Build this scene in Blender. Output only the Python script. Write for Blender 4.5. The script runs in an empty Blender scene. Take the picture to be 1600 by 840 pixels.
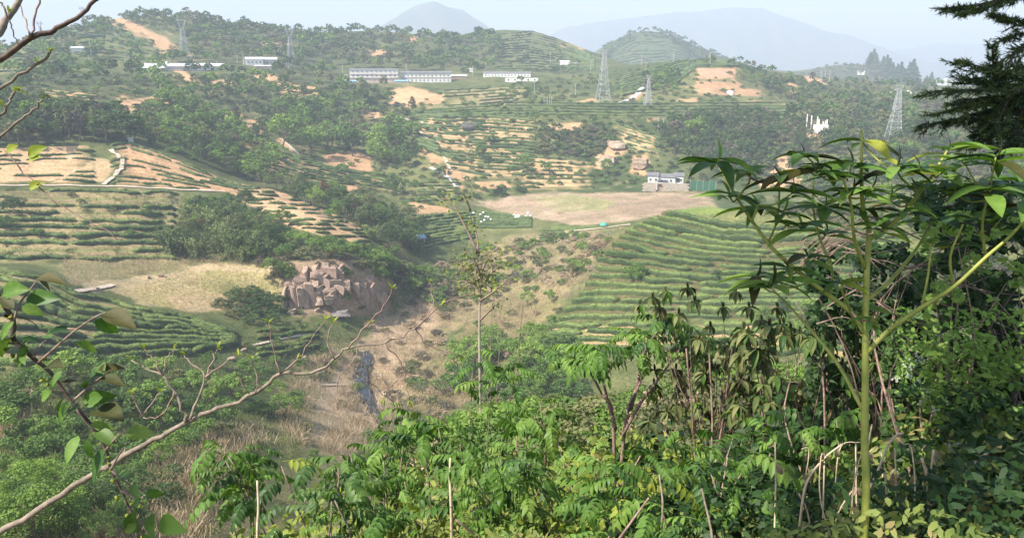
import bpy, math, random
import numpy as np
from mathutils import Vector, Matrix

random.seed(7)
rng = np.random.default_rng(7)
S = bpy.context.scene
COL = S.collection
rad = math.radians

# ------------------------------------------------------------------ camera
F = 1164.0                       # focal length in photograph pixels (1600 wide)
PITCH = rad(15.0)
CP, SP = math.cos(PITCH), math.sin(PITCH)
cam_d = bpy.data.cameras.new('camera')
cam = bpy.data.objects.new('camera', cam_d)
COL.objects.link(cam)
cam.location = (0, 0, 0)
cam.rotation_euler = (rad(90) - PITCH, 0, 0)
cam_d.sensor_width = 36.0
cam_d.lens = 36.0 * F / 1600.0
cam_d.clip_start = 0.05
cam_d.clip_end = 40000
S.camera = cam

# ------------------------------------------------------------------ light
SUN_EL, SUN_AZ = 48.0, -118.0     # azimuth measured from the view direction, negative = left
sd = Vector((math.sin(rad(SUN_AZ)) * math.cos(rad(SUN_EL)), math.cos(rad(SUN_AZ)) * math.cos(rad(SUN_EL)), math.sin(rad(SUN_EL))))
sun_d = bpy.data.lights.new('sun', 'SUN')
sun = bpy.data.objects.new('sun', sun_d)
COL.objects.link(sun)
sun.rotation_euler = (-sd).to_track_quat('-Z', 'Y').to_euler()
sun_d.energy = 5.0
sun_d.angle = rad(0.55)
sun_d.color = (1.0, 0.93, 0.82)
W = bpy.data.worlds.new('World')
S.world = W
W.use_nodes = True
wn = W.node_tree
bg = wn.nodes['Background']
sky = wn.nodes.new('ShaderNodeTexSky')
sky.sky_type = 'NISHITA'
sky.sun_disc = False
sky.sun_elevation = rad(SUN_EL)
sky.sun_rotation = rad(SUN_AZ)
sky.air_density = 1.0
sky.dust_density = 2.0
sky.ozone_density = 1.5
wn.links.new(sky.outputs[0], bg.inputs[0])
bg.inputs[1].default_value = 0.125
S.view_settings.view_transform = 'Standard'
S.view_settings.look = 'None'
S.view_settings.gamma = 1.0
S.view_settings.exposure = 1.18
S.cycles.max_bounces = 6
S.cycles.transparent_max_bounces = 8
S.cycles.volume_bounces = 0
S.cycles.use_denoising = True

# ------------------------------------------------------------------ helpers
def ray(u, v):
    a, b = (u - 800.0) / F, (420.0 - v) / F
    return (a, CP + b * SP, -SP + b * CP)

def aztan(u, v):
    x, y, z = ray(u, v)
    return math.atan2(x, y), z / math.hypot(x, y)

def at(u, v, d):
    x, y, z = ray(u, v)
    return Vector((x * d, y * d, z * d))

def project(x, y, z):
    dep = np.maximum(y * CP - z * SP, 1e-3)
    return 800 + F * x / dep, 420 - F * (y * SP + z * CP) / dep

def hash2(i, j, seed):
    h = (i.astype(np.int64) * 374761393 + j.astype(np.int64) * 668265263 + seed * 974711) & 0x7fffffff
    h = ((h ^ (h >> 13)) * 1274126177) & 0x7fffffff
    return ((h ^ (h >> 16)) & 0xffff) / 65535.0

def vnoise(x, y, seed=0):
    i, j = np.floor(x), np.floor(y)
    fx, fy = x - i, y - j
    fx, fy = fx * fx * (3 - 2 * fx), fy * fy * (3 - 2 * fy)
    a, b = hash2(i, j, seed), hash2(i + 1, j, seed)
    c, d = hash2(i, j + 1, seed), hash2(i + 1, j + 1, seed)
    return (a + (b - a) * fx) * (1 - fy) + (c + (d - c) * fx) * fy

def fbm(x, y, seed=0, octv=4):
    s, a, t = 0.0, 1.0, 0.0
    for k in range(octv):
        s = s + a * (vnoise(x * 2 ** k, y * 2 ** k, seed + k * 17) - 0.5)
        t += a
        a *= 0.5
    return s / t * 2

def inpoly(px, py, poly):
    x, y = np.asarray(px, float), np.asarray(py, float)
    ins = np.zeros(x.shape, bool)
    n = len(poly)
    for k in range(n):
        x1, y1 = poly[k]
        x2, y2 = poly[(k + 1) % n]
        if y1 == y2:
            continue
        c = ((y1 > y) != (y2 > y)) & (x < (x2 - x1) * (y - y1) / (y2 - y1) + x1)
        ins ^= c
    return ins

def in1(x, y, poly):
    ins = False
    x1, y1 = poly[-1]
    for x2, y2 in poly:
        if (y1 > y) != (y2 > y) and x < (x2 - x1) * (y - y1) / (y2 - y1) + x1: ins = not ins
        x1, y1 = x2, y2
    return ins

def np_mesh(name, V, Fc, mats, smooth=False, cols=None, mi=None):
    """mesh from a vertex array and a face array of constant size"""
    me = bpy.data.meshes.new(name)
    V = np.ascontiguousarray(V, dtype=np.float32)
    Fc = np.ascontiguousarray(Fc, dtype=np.int32)
    k = Fc.shape[1]
    me.vertices.add(len(V)); me.vertices.foreach_set('co', V.ravel())
    me.loops.add(Fc.size); me.loops.foreach_set('vertex_index', Fc.ravel())
    me.polygons.add(len(Fc)); me.polygons.foreach_set('loop_start', np.arange(0, Fc.size, k, dtype=np.int32))
    if smooth:
        me.polygons.foreach_set('use_smooth', np.ones(len(Fc), bool))
    if cols is not None:
        a = me.color_attributes.new('Col', 'FLOAT_COLOR', 'POINT')
        c = np.ones((len(V), 4), np.float32); c[:, :3] = cols
        a.data.foreach_set('color', c.ravel())
    if mi is not None: me.polygons.foreach_set('material_index', np.ascontiguousarray(mi, dtype=np.int32))
    me.update(calc_edges=True)
    for m in (mats if isinstance(mats, (list, tuple)) else [mats]):
        me.materials.append(m)
    return me

def link(name, me, parent=None, loc=None):
    o = bpy.data.objects.new(name, me)
    COL.objects.link(o)
    if parent is not None: o.parent = parent
    if loc is not None: o.location = loc
    return o

def tag(o, label=None, cat=None, group=None, kind=None):
    if label: o['label'] = label
    if cat: o['category'] = cat
    if group: o['group'] = group
    if kind: o['kind'] = kind
    return o

def empty(name, loc, label, cat, group=None, rz=0.0):
    o = link(name, None, None, loc)
    o.rotation_euler = (0, 0, rz)
    o.empty_display_size = 0.2
    return tag(o, label, cat, group)

class MB:
    """collects boxes, tubes and sheets into ONE mesh"""
    def __init__(s): s.v, s.f, s.m = [], [], []
    def face(s, pts, mi=0):
        b = len(s.v); s.v += [tuple(p) for p in pts]; s.f.append(tuple(range(b, b + len(pts)))); s.m.append(mi)
    def box(s, c, size, rz=0.0, mi=0, rot=None):
        R = rot if rot is not None else Matrix.Rotation(rz, 3, 'Z')
        b = len(s.v)
        for k in range(8):
            p = Vector(((k & 1) - .5, ((k >> 1) & 1) - .5, ((k >> 2) & 1) - .5))
            s.v.append(tuple(Vector(c) + R @ Vector((p.x * size[0], p.y * size[1], p.z * size[2]))))
        for q in ((0, 2, 3, 1), (4, 5, 7, 6), (0, 1, 5, 4), (2, 6, 7, 3), (0, 4, 6, 2), (1, 3, 7, 5)):
            s.f.append(tuple(b + i for i in q)); s.m.append(mi)
    def tube(s, pts, rads, n=6, mi=0, cap=True):
        pts = [Vector(p) for p in pts]
        b = len(s.v)
        prev = None
        for i, p in enumerate(pts):
            d = (pts[min(i + 1, len(pts) - 1)] - pts[max(i - 1, 0)])
            if d.length < 1e-9: d = Vector((0, 0, 1))
            d.normalize()
            if prev is None:
                a = Vector((0, 0, 1)) if abs(d.z) < .9 else Vector((1, 0, 0))
                x = d.cross(a).normalized()
            else:
                x = (prev - d * prev.dot(d))
                x = x.normalized() if x.length > 1e-6 else d.orthogonal().normalized()
            prev = x
            y = d.cross(x)
            r = rads[i] if not isinstance(rads, (int, float)) else rads
            for k in range(n):
                t = 2 * math.pi * k / n
                s.v.append(tuple(p + (x * math.cos(t) + y * math.sin(t)) * r))
        for i in range(len(pts) - 1):
            for k in range(n):
                k2 = (k + 1) % n
                s.f.append((b + i * n + k, b + i * n + k2, b + (i + 1) * n + k2, b + (i + 1) * n + k)); s.m.append(mi)
        if cap:
            s.f.append(tuple(b + k for k in range(n))[::-1]); s.m.append(mi)
            e = b + (len(pts) - 1) * n
            s.f.append(tuple(e + k for k in range(n))); s.m.append(mi)
    def mesh(s, name, mats, smooth=False):
        me = bpy.data.meshes.new(name)
        me.from_pydata(s.v, [], s.f)
        mats = mats if isinstance(mats, (list, tuple)) else [mats]
        for m in mats: me.materials.append(m)
        if len(mats) > 1: me.polygons.foreach_set('material_index', s.m)
        if smooth: me.polygons.foreach_set('use_smooth', [True] * len(s.f))
        me.update()
        return me
    def build(s, name, mats, parent=None, smooth=False):
        return link(name, s.mesh(name, mats, smooth), parent)

# ------------------------------------------------------------------ materials
def lin(c): return (c[0], c[1], c[2], 1.0)

def new_mat(name):
    m = bpy.data.materials.new(name)
    m.use_nodes = True
    nt = m.node_tree
    b = nt.nodes['Principled BSDF']
    b.inputs['Specular IOR Level'].default_value = 0.25
    b.inputs['Roughness'].default_value = 0.75
    return m, nt, b

def ramp(nt, fac, stops):
    r = nt.nodes.new('ShaderNodeValToRGB')
    e = r.color_ramp.elements
    while len(e) < len(stops): e.new(0.5)
    for x, (p, c) in zip(e, stops):
        x.position = p; x.color = lin(c)
    nt.links.new(fac, r.inputs[0])
    return r.outputs[0]

def noise_node(nt, scale, detail=4, rough=0.6, coord='Object', stretch=None):
    tc = nt.nodes.new('ShaderNodeTexCoord')
    n = nt.nodes.new('ShaderNodeTexNoise')
    n.inputs['Scale'].default_value = scale
    n.inputs['Detail'].default_value = detail
    n.inputs['Roughness'].default_value = rough
    src = tc.outputs[coord]
    if stretch:
        mp = nt.nodes.new('ShaderNodeMapping')
        mp.inputs['Scale'].default_value = stretch
        nt.links.new(src, mp.inputs[0]); src = mp.outputs[0]
    nt.links.new(src, n.inputs['Vector'])
    return n

def mixc(nt, a, b, fac, mode='MIX'):
    m = nt.nodes.new('ShaderNodeMix')
    m.data_type = 'RGBA'; m.blend_type = mode
    for s, v in ((m.inputs[0], fac), (m.inputs[6], a), (m.inputs[7], b)):
        if hasattr(v, 'links') or hasattr(v, 'is_output'): nt.links.new(v, s)
        elif isinstance(v, (int, float)): s.default_value = v
        else: s.default_value = lin(v)
    return m.outputs[2]

def bump(nt, b, h, strength, dist):
    n = nt.nodes.new('ShaderNodeBump')
    n.inputs['Strength'].default_value = strength
    n.inputs['Distance'].default_value = dist
    nt.links.new(h, n.inputs['Height'])
    nt.links.new(n.outputs[0], b.inputs['Normal'])

def plain(name, stops, scale=4.0, rough=0.75, bmp=0.0, bd=0.02, detail=5, stretch=None, spec=0.25):
    """solid material whose colour wanders between stops by noise"""
    m, nt, b = new_mat(name)
    n = noise_node(nt, scale, detail, 0.6, 'Object', stretch)
    k = len(stops)
    lo, hi = 0.32, 0.68
    c = ramp(nt, n.outputs['Fac'], [(lo + (hi - lo) * i / max(1, k - 1), s) for i, s in enumerate(stops)])
    nt.links.new(c, b.inputs['Base Color'])
    b.inputs['Roughness'].default_value = rough
    b.inputs['Specular IOR Level'].default_value = spec
    if bmp: bump(nt, b, n.outputs['Fac'], bmp, bd)
    return m

def leafy(name, stops, scale=0.35, transl=0.34, rough=0.6, fine=True, spec=0.2, rand=0.6, fine_scale=6.0):
    """foliage: colour wanders by object and by place, light passes through"""
    m, nt, b = new_mat(name)
    oi = nt.nodes.new('ShaderNodeObjectInfo')
    n = noise_node(nt, scale, 3, 0.6)
    n2 = noise_node(nt, fine_scale, 2, 0.5)
    ma = nt.nodes.new('ShaderNodeMath'); ma.operation = 'MULTIPLY_ADD'
    nt.links.new(oi.outputs['Random'], ma.inputs[0]); ma.inputs[1].default_value = 0.5 * rand
    mm = nt.nodes.new('ShaderNodeMath'); mm.operation = 'MULTIPLY_ADD'
    nt.links.new(n2.outputs['Fac'], mm.inputs[0]); mm.inputs[1].default_value = 0.5 if fine else 0.15
    nt.links.new(n.outputs['Fac'], mm.inputs[2])
    nt.links.new(mm.outputs[0], ma.inputs[2])
    base = 0.5 + (0.25 if fine else 0.075) + 0.25 * rand
    k = len(stops)
    c = ramp(nt, ma.outputs[0], [(base - 0.3 + 0.6 * i / max(1, k - 1), s) for i, s in enumerate(stops)])
    nt.links.new(c, b.inputs['Base Color'])
    b.inputs['Roughness'].default_value = rough
    b.inputs['Specular IOR Level'].default_value = spec
    if transl > 0:
        t = nt.nodes.new('ShaderNodeBsdfTranslucent')
        tc = mixc(nt, c, (0.9, 1.0, 0.4), 1.0, 'MULTIPLY')
        nt.links.new(tc, t.inputs[0])
        mx = nt.nodes.new('ShaderNodeMixShader')
        mx.inputs[0].default_value = transl
        nt.links.new(b.outputs[0], mx.inputs[1]); nt.links.new(t.outputs[0], mx.inputs[2])
        nt.links.new(mx.outputs[0], nt.nodes['Material Output'].inputs[0])
    return m

M = {}
M['tree_light'] = leafy('foliage_light', [(0.111, 0.189, 0.039), (0.182, 0.286, 0.058), (0.26, 0.364, 0.078)])
M['tree_mid'] = leafy('foliage_mid', [(0.072, 0.133, 0.035), (0.116, 0.196, 0.048), (0.174, 0.261, 0.065)])
M['tree_dark'] = leafy('foliage_dark', [(0.046, 0.084, 0.032), (0.07, 0.12, 0.042), (0.105, 0.161, 0.05)])
M['tree_olive'] = leafy('foliage_olive', [(0.088, 0.108, 0.046), (0.135, 0.155, 0.068), (0.203, 0.209, 0.092)])
M['tree_grey'] = leafy('foliage_grey', [(0.10, 0.095, 0.07), (0.145, 0.13, 0.095), (0.2, 0.17, 0.12)])
M['tree_red'] = leafy('foliage_red', [(0.13, 0.06, 0.03), (0.2, 0.08, 0.045), (0.26, 0.1, 0.06)])
M['bamboo'] = leafy('foliage_bamboo', [(0.083, 0.12, 0.045), (0.135, 0.18, 0.068), (0.21, 0.247, 0.09)])
M['trunk'] = plain('bark', [(0.10, 0.08, 0.06), (0.2, 0.16, 0.12)], 3.0, 0.9)
M['trunk_pale'] = plain('bark_pale', [(0.2, 0.17, 0.13), (0.33, 0.28, 0.22)], 3.0, 0.9)
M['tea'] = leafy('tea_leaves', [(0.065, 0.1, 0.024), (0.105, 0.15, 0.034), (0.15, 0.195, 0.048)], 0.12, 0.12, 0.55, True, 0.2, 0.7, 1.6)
M['tea_side'] = leafy('tea_side_leaves', [(0.03, 0.052, 0.017), (0.05, 0.08, 0.024), (0.08, 0.115, 0.035)], 0.12, 0.1, 0.6, True, 0.2, 0.7, 1.6)  # older side leaves; the darker tone also stands in for shade on the sides
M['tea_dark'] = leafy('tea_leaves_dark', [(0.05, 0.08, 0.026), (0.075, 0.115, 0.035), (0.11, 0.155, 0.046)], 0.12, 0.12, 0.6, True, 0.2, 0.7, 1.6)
M['straw'] = leafy('dry_grass', [(0.26, 0.195, 0.125), (0.39, 0.3, 0.21), (0.5, 0.4, 0.295)], 0.1, 0.25, 0.8, True, 0.15, 0.4, 1.5)
M['meadow'] = leafy('green_grass', [(0.07, 0.10, 0.028), (0.12, 0.15, 0.045), (0.2, 0.21, 0.075)], 0.05, 0.25, 0.8, True, 0.15, 0.4, 0.8)
M['steel'] = plain('galvanised_steel', [(0.34, 0.36, 0.37), (0.44, 0.45, 0.46)], 0.6, 0.5)
M['white_wall'] = plain('white_render', [(0.66, 0.64, 0.6), (0.8, 0.78, 0.74)], 0.3, 0.8)
M['pink_wall'] = plain('pinkish_render', [(0.6, 0.45, 0.37), (0.7, 0.55, 0.46)], 0.3, 0.8)
M['roof_grey'] = plain('grey_roof', [(0.12, 0.12, 0.125), (0.2, 0.2, 0.205)], 0.5, 0.7)
M['roof_pale'] = plain('pale_roof', [(0.55, 0.56, 0.58), (0.7, 0.7, 0.72)], 0.5, 0.5)
M['roof_blue'] = plain('blue_roof', [(0.16, 0.33, 0.52), (0.3, 0.45, 0.6)], 0.6, 0.5)
M['glass'] = plain('window_glass', [(0.03, 0.035, 0.04), (0.06, 0.065, 0.075)], 0.6, 0.15, spec=0.5)
M['stone_wall'] = plain('stone_masonry', [(0.22, 0.19, 0.15), (0.36, 0.31, 0.25), (0.45, 0.4, 0.33)], 0.6, 0.9, 0.4, 0.1)
M['dirt_path'] = plain('path_dirt', [(0.42, 0.33, 0.24), (0.55, 0.46, 0.36)], 0.4, 0.9)
M['concrete'] = plain('concrete', [(0.42, 0.4, 0.37), (0.56, 0.54, 0.5)], 0.5, 0.85)
M['mud_wall'] = plain('earth_wall', [(0.3, 0.2, 0.14), (0.4, 0.29, 0.2)], 0.8, 0.9)
M['sack'] = plain('white_sack', [(0.75, 0.75, 0.74), (0.85, 0.85, 0.84)], 2.0, 0.6)
M['green_net'] = plain('green_net', [(0.05, 0.32, 0.22), (0.1, 0.42, 0.3)], 2.0, 0.7)

# terrain material: vertex albedo broken up by noise
def make_ground():
    m, nt, b = new_mat('ground_soil')
    at_ = nt.nodes.new('ShaderNodeVertexColor'); at_.layer_name = 'Col'
    n1 = noise_node(nt, 0.09, 8, 0.65)
    n2 = noise_node(nt, 0.9, 6, 0.7)
    v = ramp(nt, n1.outputs['Fac'], [(0.3, (0.72, 0.78, 0.7)), (0.7, (1.22, 1.16, 1.15))])
    v2 = ramp(nt, n2.outputs['Fac'], [(0.32, (0.5, 0.55, 0.5)), (0.68, (1.4, 1.36, 1.3))])
    c = mixc(nt, at_.outputs[0], v, 1.0, 'MULTIPLY')
    c = mixc(nt, c, v2, 1.0, 'MULTIPLY')
    nt.links.new(c, b.inputs['Base Color'])
    b.inputs['Roughness'].default_value = 0.95
    b.inputs['Specular IOR Level'].default_value = 0.1
    bump(nt, b, n2.outputs['Fac'], 0.8, 0.6)
    return m
M['ground'] = make_ground()
M['rock'] = None

# ------------------------------------------------------------------ terrain
# feature lines from near to far: (u, v, r) photograph pixel and ground range, or (u, None, r, z)
FEAT = [
 [(0, None, 0.05, -1.62)],
 [(0, None, 1.2, -1.65), (1600, None, 1.2, -1.6)],
 [(0, None, 3, -2.5), (1000, None, 3, -2.5), (1600, None, 3, -2.0)],
 [(0, None, 7, -5.6), (900, None, 7, -5.2), (1300, None, 7, -4.2), (1600, None, 7, -3.2)],
 [(0, None, 14, -11.2), (900, None, 14, -9.6), (1300, None, 14, -8.0), (1600, None, 14, -6.0)],
 [(0, None, 35, -27), (500, None, 35, -26), (700, None, 35, -21), (1000, None, 35, -19), (1600, None, 35, -15)],
 [(0, 838, 75), (300, 838, 75), (480, 850, 75), (640, None, 75, -47), (800, None, 75, -39), (1000, None, 75, -38), (1600, None, 75, -32)],
 [(0, 700, 120), (300, 705, 120), (480, 740, 122), (640, None, 125, -76), (800, None, 120, -66), (1000, None, 120, -65), (1600, None, 120, -58)],
 [(0, 585, 165), (200, 590, 165), (450, 645, 168), (600, 690, 170), (800, None, 165, -82), (1000, None, 165, -80), (1200, None, 165, -78), (1600, None, 165, -70)],
 [(0, 566, 177), (200, 565, 189), (400, 572, 205), (570, 602, 222), (700, 565, 228), (850, 545, 216), (1000, 535, 215), (1200, 532, 210), (1600, 530, 205)],
 [(0, 500, 205), (200, 492, 225), (370, 525, 226), (470, 503, 245), (570, 548, 242), (650, 505, 272), (760, 452, 312), (830, 470, 290), (880, 492, 244), (1000, 472, 240), (1200, 455, 245), (1600, 450, 245)],
 [(0, 422, 240), (60, 425, 244), (100, 440, 250), (200, 465, 252), (300, 471, 252), (420, 477, 257), (490, 484, 256), (540, 490, 258), (580, 500, 264), (650, 470, 292), (760, 422, 336), (830, 420, 325), (880, 440, 285), (930, 425, 282), (1000, 402, 270), (1100, 392, 270), (1250, 400, 265), (1600, 400, 265)],
 [(0, 409, 280), (100, 426, 272), (200, 431, 275), (300, 431, 275), (400, 421, 275), (432, 412, 268), (490, 407, 266), (545, 412, 268), (590, 442, 276), (650, 441, 312), (760, 396, 366), (830, 392, 350), (880, 400, 330), (950, 372, 310), (1000, 347, 305), (1050, 331, 302), (1100, 327, 300), (1200, 322, 295), (1600, 320, 290)],
 [(0, 386, 310), (100, 391, 305), (200, 401, 300), (300, 409, 292), (400, 386, 295), (490, 381, 295), (590, 400, 302), (650, 401, 342), (760, 371, 391), (880, 371, 376), (950, None, 350, -77), (1000, None, 350, -75), (1100, None, 350, -72), (1200, None, 345, -66), (1600, None, 340, -60)],
 [(0, 341, 340), (200, 345, 337), (300, 350, 340), (400, 320, 370), (490, 331, 345), (560, 364, 325), (620, 386, 334), (680, 376, 372), (760, 351, 416), (880, 346, 406), (1000, None, 405, -76.5), (1200, None, 405, -72), (1600, None, 400, -62)],
 [(0, 296, 375), (200, 291, 380), (300, 291, 385), (400, 298, 395), (490, None, 390, -66), (560, None, 382, -73), (620, None, 388, -77), (680, 341, 421), (760, 326, 456), (880, 311, 466), (1000, 301, 480), (1100, 299, 485), (1200, 296, 490), (1600, 290, 480)],
 [(0, 236, 430), (100, 229, 440), (200, 223, 446), (250, 236, 441), (300, 258, 431), (400, None, 442, -62), (490, 286, 450), (560, 301, 450), (620, 311, 460), (680, 301, 471), (760, 286, 500), (880, 291, 506), (1000, 281, 512), (1100, 271, 520), (1200, 271, 520), (1600, 260, 520)],
 [(0, 201, 482), (100, 196, 486), (200, 201, 490), (300, 216, 492), (400, 241, 500), (490, 263, 505), (560, 271, 511), (620, 271, 520), (680, 256, 531), (760, 251, 550), (880, 246, 560), (1000, 241, 566), (1100, 236, 566), (1200, 241, 566), (1600, 235, 570)],
 [(0, 151, 570), (100, 151, 570), (200, 161, 580), (300, 176, 590), (400, 196, 600), (500, 206, 620), (600, 196, 640), (680, 186, 640), (760, 181, 640), (880, 179, 640), (1000, 186, 640), (1100, 186, 650), (1200, 186, 680), (1400, 195, 690), (1600, 195, 690)],
 [(0, 121, 700), (100, 116, 710), (200, 113, 740), (300, 113, 750), (400, 119, 750), (500, 131, 762), (580, 132, 785), (680, 132, 790), (760, 151, 742), (850, 161, 692), (940, 161, 672), (1000, 159, 692), (1100, 146, 740), (1200, 151, 800), (1400, 161, 850), (1600, 165, 850)],
 [(0, 109, 790), (200, 109, 800), (300, 109, 805), (400, 106, 815), (500, 126, 805), (580, 129, 818), (680, 129, 818), (760, 128, 812), (830, 125, 812), (940, 141, 792), (1000, 126, 822), (1100, 101, 852), (1150, 97, 880), (1200, 121, 900), (1300, 131, 1000), (1400, 146, 1000), (1600, 150, 1000)],
 [(0, 84, 900), (100, 74, 920), (200, 77, 930), (300, 82, 930), (400, 88, 930), (500, 98, 940), (600, 102, 940), (700, 106, 940), (800, 107, 960), (900, 110, 1000), (1000, 101, 950), (1060, 93, 925), (1100, 92, 910), (1150, 95, 935), (1200, 112, 985), (1300, 123, 1100), (1400, 135, 1150), (1600, 142, 1150)],
 [(-100, 80, 1000), (0, 77, 1010), (60, 62, 1050), (130, 38, 1100), (200, 24, 1150), (300, 27, 1150), (400, 43, 1150), (480, 52, 1150), (580, 48, 1180), (680, 58, 1200), (740, 55, 1250), (775, 47, 1270), (830, 48, 1300), (870, 60, 1300), (910, 76, 1300), (950, 90, 1300), (1000, 110, 1300), (1200, 128, 1300), (1300, 128, 1400), (1600, 140, 1400)],
 [(0, None, 1550, 0), (600, None, 1550, -10), (900, None, 1550, -20), (1200, None, 1550, -50), (1600, None, 1600, -60)],
 [(0, None, 1950, -20), (850, None, 1950, -25), (900, 96, 1950), (940, 76, 1950), (975, 55, 1950), (1000, 46, 1950), (1040, 51, 1950), (1080, 69, 1950), (1120, 88, 1950), (1160, 101, 1950), (1200, 110, 2000), (1250, 113, 2100), (1300, 101, 2100), (1350, 99, 2100), (1390, 108, 2100), (1430, 126, 2100), (1460, 135, 2100), (1600, 137, 2100)],
 [(0, None, 2600, -60), (1600, None, 2600, -62)],
 [(0, None, 4600, -60), (1600, None, 4600, -62)],
 [(0, None, 5600, -60), (480, None, 5600, -55), (560, 68, 5600), (600, 34, 5600), (640, 12, 5600), (672, 3, 5600), (700, 9, 5600), (740, 30, 5600), (800, 62, 5600), (850, 90, 5600), (900, None, 5600, -60), (1600, None, 5600, -60)],
 [(0, None, 6600, -60), (1600, None, 6600, -60)],
 [(0, None, 7800, -60), (780, None, 7800, -50), (840, 66, 7800), (890, 42, 7800), (960, 34, 7800), (1050, 22, 7800), (1110, 15, 7800), (1200, 13, 7800), (1250, 24, 7800), (1300, 44, 7800), (1360, 64, 7800), (1420, 84, 7800), (1480, 98, 7800), (1560, None, 7800, -40)],
 [(0, None, 8800, -60), (1600, None, 8800, -60)],
 [(0, None, 9900, -60), (1200, None, 9900, 0), (1380, 82, 9900), (1440, 70, 9900), (1480, 64, 9900), (1540, 76, 9900), (1600, 86, 9900), (1700, 95, 9900)],
 [(0, None, 11000, -80)],
]
dense = np.radians(np.arange(-43, 43.001, 0.115))
coarse = np.radians([46, 50, 56, 64, 74, 86, 100, 115, 130, 145, 160, 172])
AZ = np.concatenate([-coarse[::-1], dense, coarse])
R = np.concatenate([np.geomspace(0.05, 1.0, 4)[:-1], np.geomspace(1.0, 150, 105)[:-1], np.arange(150, 560, 1.15), np.arange(560, 700, 1.7), np.arange(700, 1000, 3.2),
                    np.arange(1000, 1320, 5), np.arange(1320, 2300, 13), np.geomspace(2300, 11000, 62)])
NA, NR = len(AZ), len(R)
LR = np.log(R)
fr_, ft_ = [], []
for ln in FEAT:
    a, lr, t = [], [], []
    for p in ln:
        if len(p) == 3:
            az, tn = aztan(p[0], p[1]); a.append(az); lr.append(math.log(p[2])); t.append(tn)
        else:
            az, _ = aztan(p[0], 420); a.append(az); lr.append(math.log(p[2])); t.append(p[3] / p[2])
    a, lr, t = map(np.array, (a, lr, t))
    # round the back of the hill the two ends meet
    a = np.concatenate([[-math.pi], a, [math.pi]])
    lr = np.concatenate([[(lr[0] + lr[-1]) / 2], lr, [(lr[0] + lr[-1]) / 2]])
    tm = (t[0] + t[-1]) / 2
    t = np.concatenate([[tm], t, [tm]])
    xs = np.radians(np.arange(-190, 190.01, 0.1))
    g = np.exp(-0.5 * (np.arange(-25, 26) / 8.0) ** 2); g /= g.sum()
    L2 = np.convolve(np.pad(np.interp(xs, a, lr), 25, 'edge'), g, 'valid')
    T2 = np.convolve(np.pad(np.interp(xs, a, t), 25, 'edge'), g, 'valid')
    fr_.append(np.interp(AZ, xs, L2)); ft_.append(np.interp(AZ, xs, T2))
fr_, ft_ = np.array(fr_), np.array(ft_)

def pchip(x, y, q):
    h = np.diff(x); d = np.diff(y) / h
    m = np.zeros_like(y)
    m[0], m[-1] = d[0], d[-1]
    ok = d[1:] * d[:-1] > 0
    w1, w2 = 2 * h[1:] + h[:-1], h[1:] + 2 * h[:-1]
    with np.errstate(divide='ignore', invalid='ignore'):
        hm = (w1 + w2) / (w1 / d[:-1] + w2 / d[1:])
    m[1:-1] = np.where(ok, hm, 0)
    i = np.clip(np.searchsorted(x, q) - 1, 0, len(h) - 1)
    s = np.clip((q - x[i]) / h[i], 0, 1)
    return ((1 + 2 * s) * (1 - s) ** 2 * y[i] + s * (1 - s) ** 2 * h[i] * m[i] + s * s * (3 - 2 * s) * y[i + 1] + s * s * (s - 1) * h[i] * m[i + 1])

T = np.zeros((NR, NA))
for j in range(NA):
    xk = fr_[:, j].copy()
    for k in range(1, len(xk)): xk[k] = max(xk[k], xk[k - 1] + 0.004)
    T[:, j] = pchip(xk, ft_[:, j], LR)
XG = R[:, None] * np.sin(AZ)[None, :]
YG = R[:, None] * np.cos(AZ)[None, :]
ZG = T * R[:, None]
# broad undulation, growing with distance
far = np.clip((R - 2300) / 3000, 0, 1)[:, None]
rid = 1 - np.abs(fbm(XG / 900, YG / 900, 31, 5)) * 2.2
ZG += far * (rid - 0.6) * np.clip((ZG + 60) / 300, 0, 1) * 70
mid = np.clip((R - 20) / 100, 0, 1)[:, None] * np.clip((3000 - R) / 1000, 0, 1)[:, None]
ZG += mid * fbm(XG / 38, YG / 38, 5, 4) * np.clip(R / 500, 0.25, 1.6)[:, None] * 1.3
T = ZG / R[:, None]

def col_at(az): return float(np.interp(az, AZ, np.arange(NA)))

def hit(u, v, rmin=60.0):
    """first ground point seen through photograph pixel (u, v) beyond rmin"""
    az, tn = aztan(u, v)
    c = col_at(az); j = int(c); f = c - j
    tc = T[:, j] * (1 - f) + T[:, min(j + 1, NA - 1)] * f
    i0 = int(np.searchsorted(R, rmin))
    w = np.nonzero(tc[i0:] >= tn)[0]
    if len(w) == 0: return None
    i = i0 + int(w[0])
    if i == i0: r = R[i]
    else:
        a, b = tc[i - 1] - tn, tc[i] - tn
        r = R[i - 1] + (R[i] - R[i - 1]) * (a / (a - b))
    return az, r

def zat(x, y):
    x, y = np.asarray(x, float), np.asarray(y, float)
    c = np.interp(np.arctan2(x, y), AZ, np.arange(NA)); i = np.interp(np.hypot(x, y), R, np.arange(NR))
    j0 = np.clip(c.astype(int), 0, NA - 2); i0 = np.clip(i.astype(int), 0, NR - 2)
    fc, fi = c - j0, i - i0
    return ((ZG[i0, j0] * (1 - fc) + ZG[i0, j0 + 1] * fc) * (1 - fi) + (ZG[i0 + 1, j0] * (1 - fc) + ZG[i0 + 1, j0 + 1] * fc) * fi)

def ground(u, v, rmin=60.0):
    h = hit(u, v, rmin)
    if h is None: return None
    x, y = h[1] * math.sin(h[0]), h[1] * math.cos(h[0])
    return Vector((x, y, float(zat(x, y))))

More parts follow.
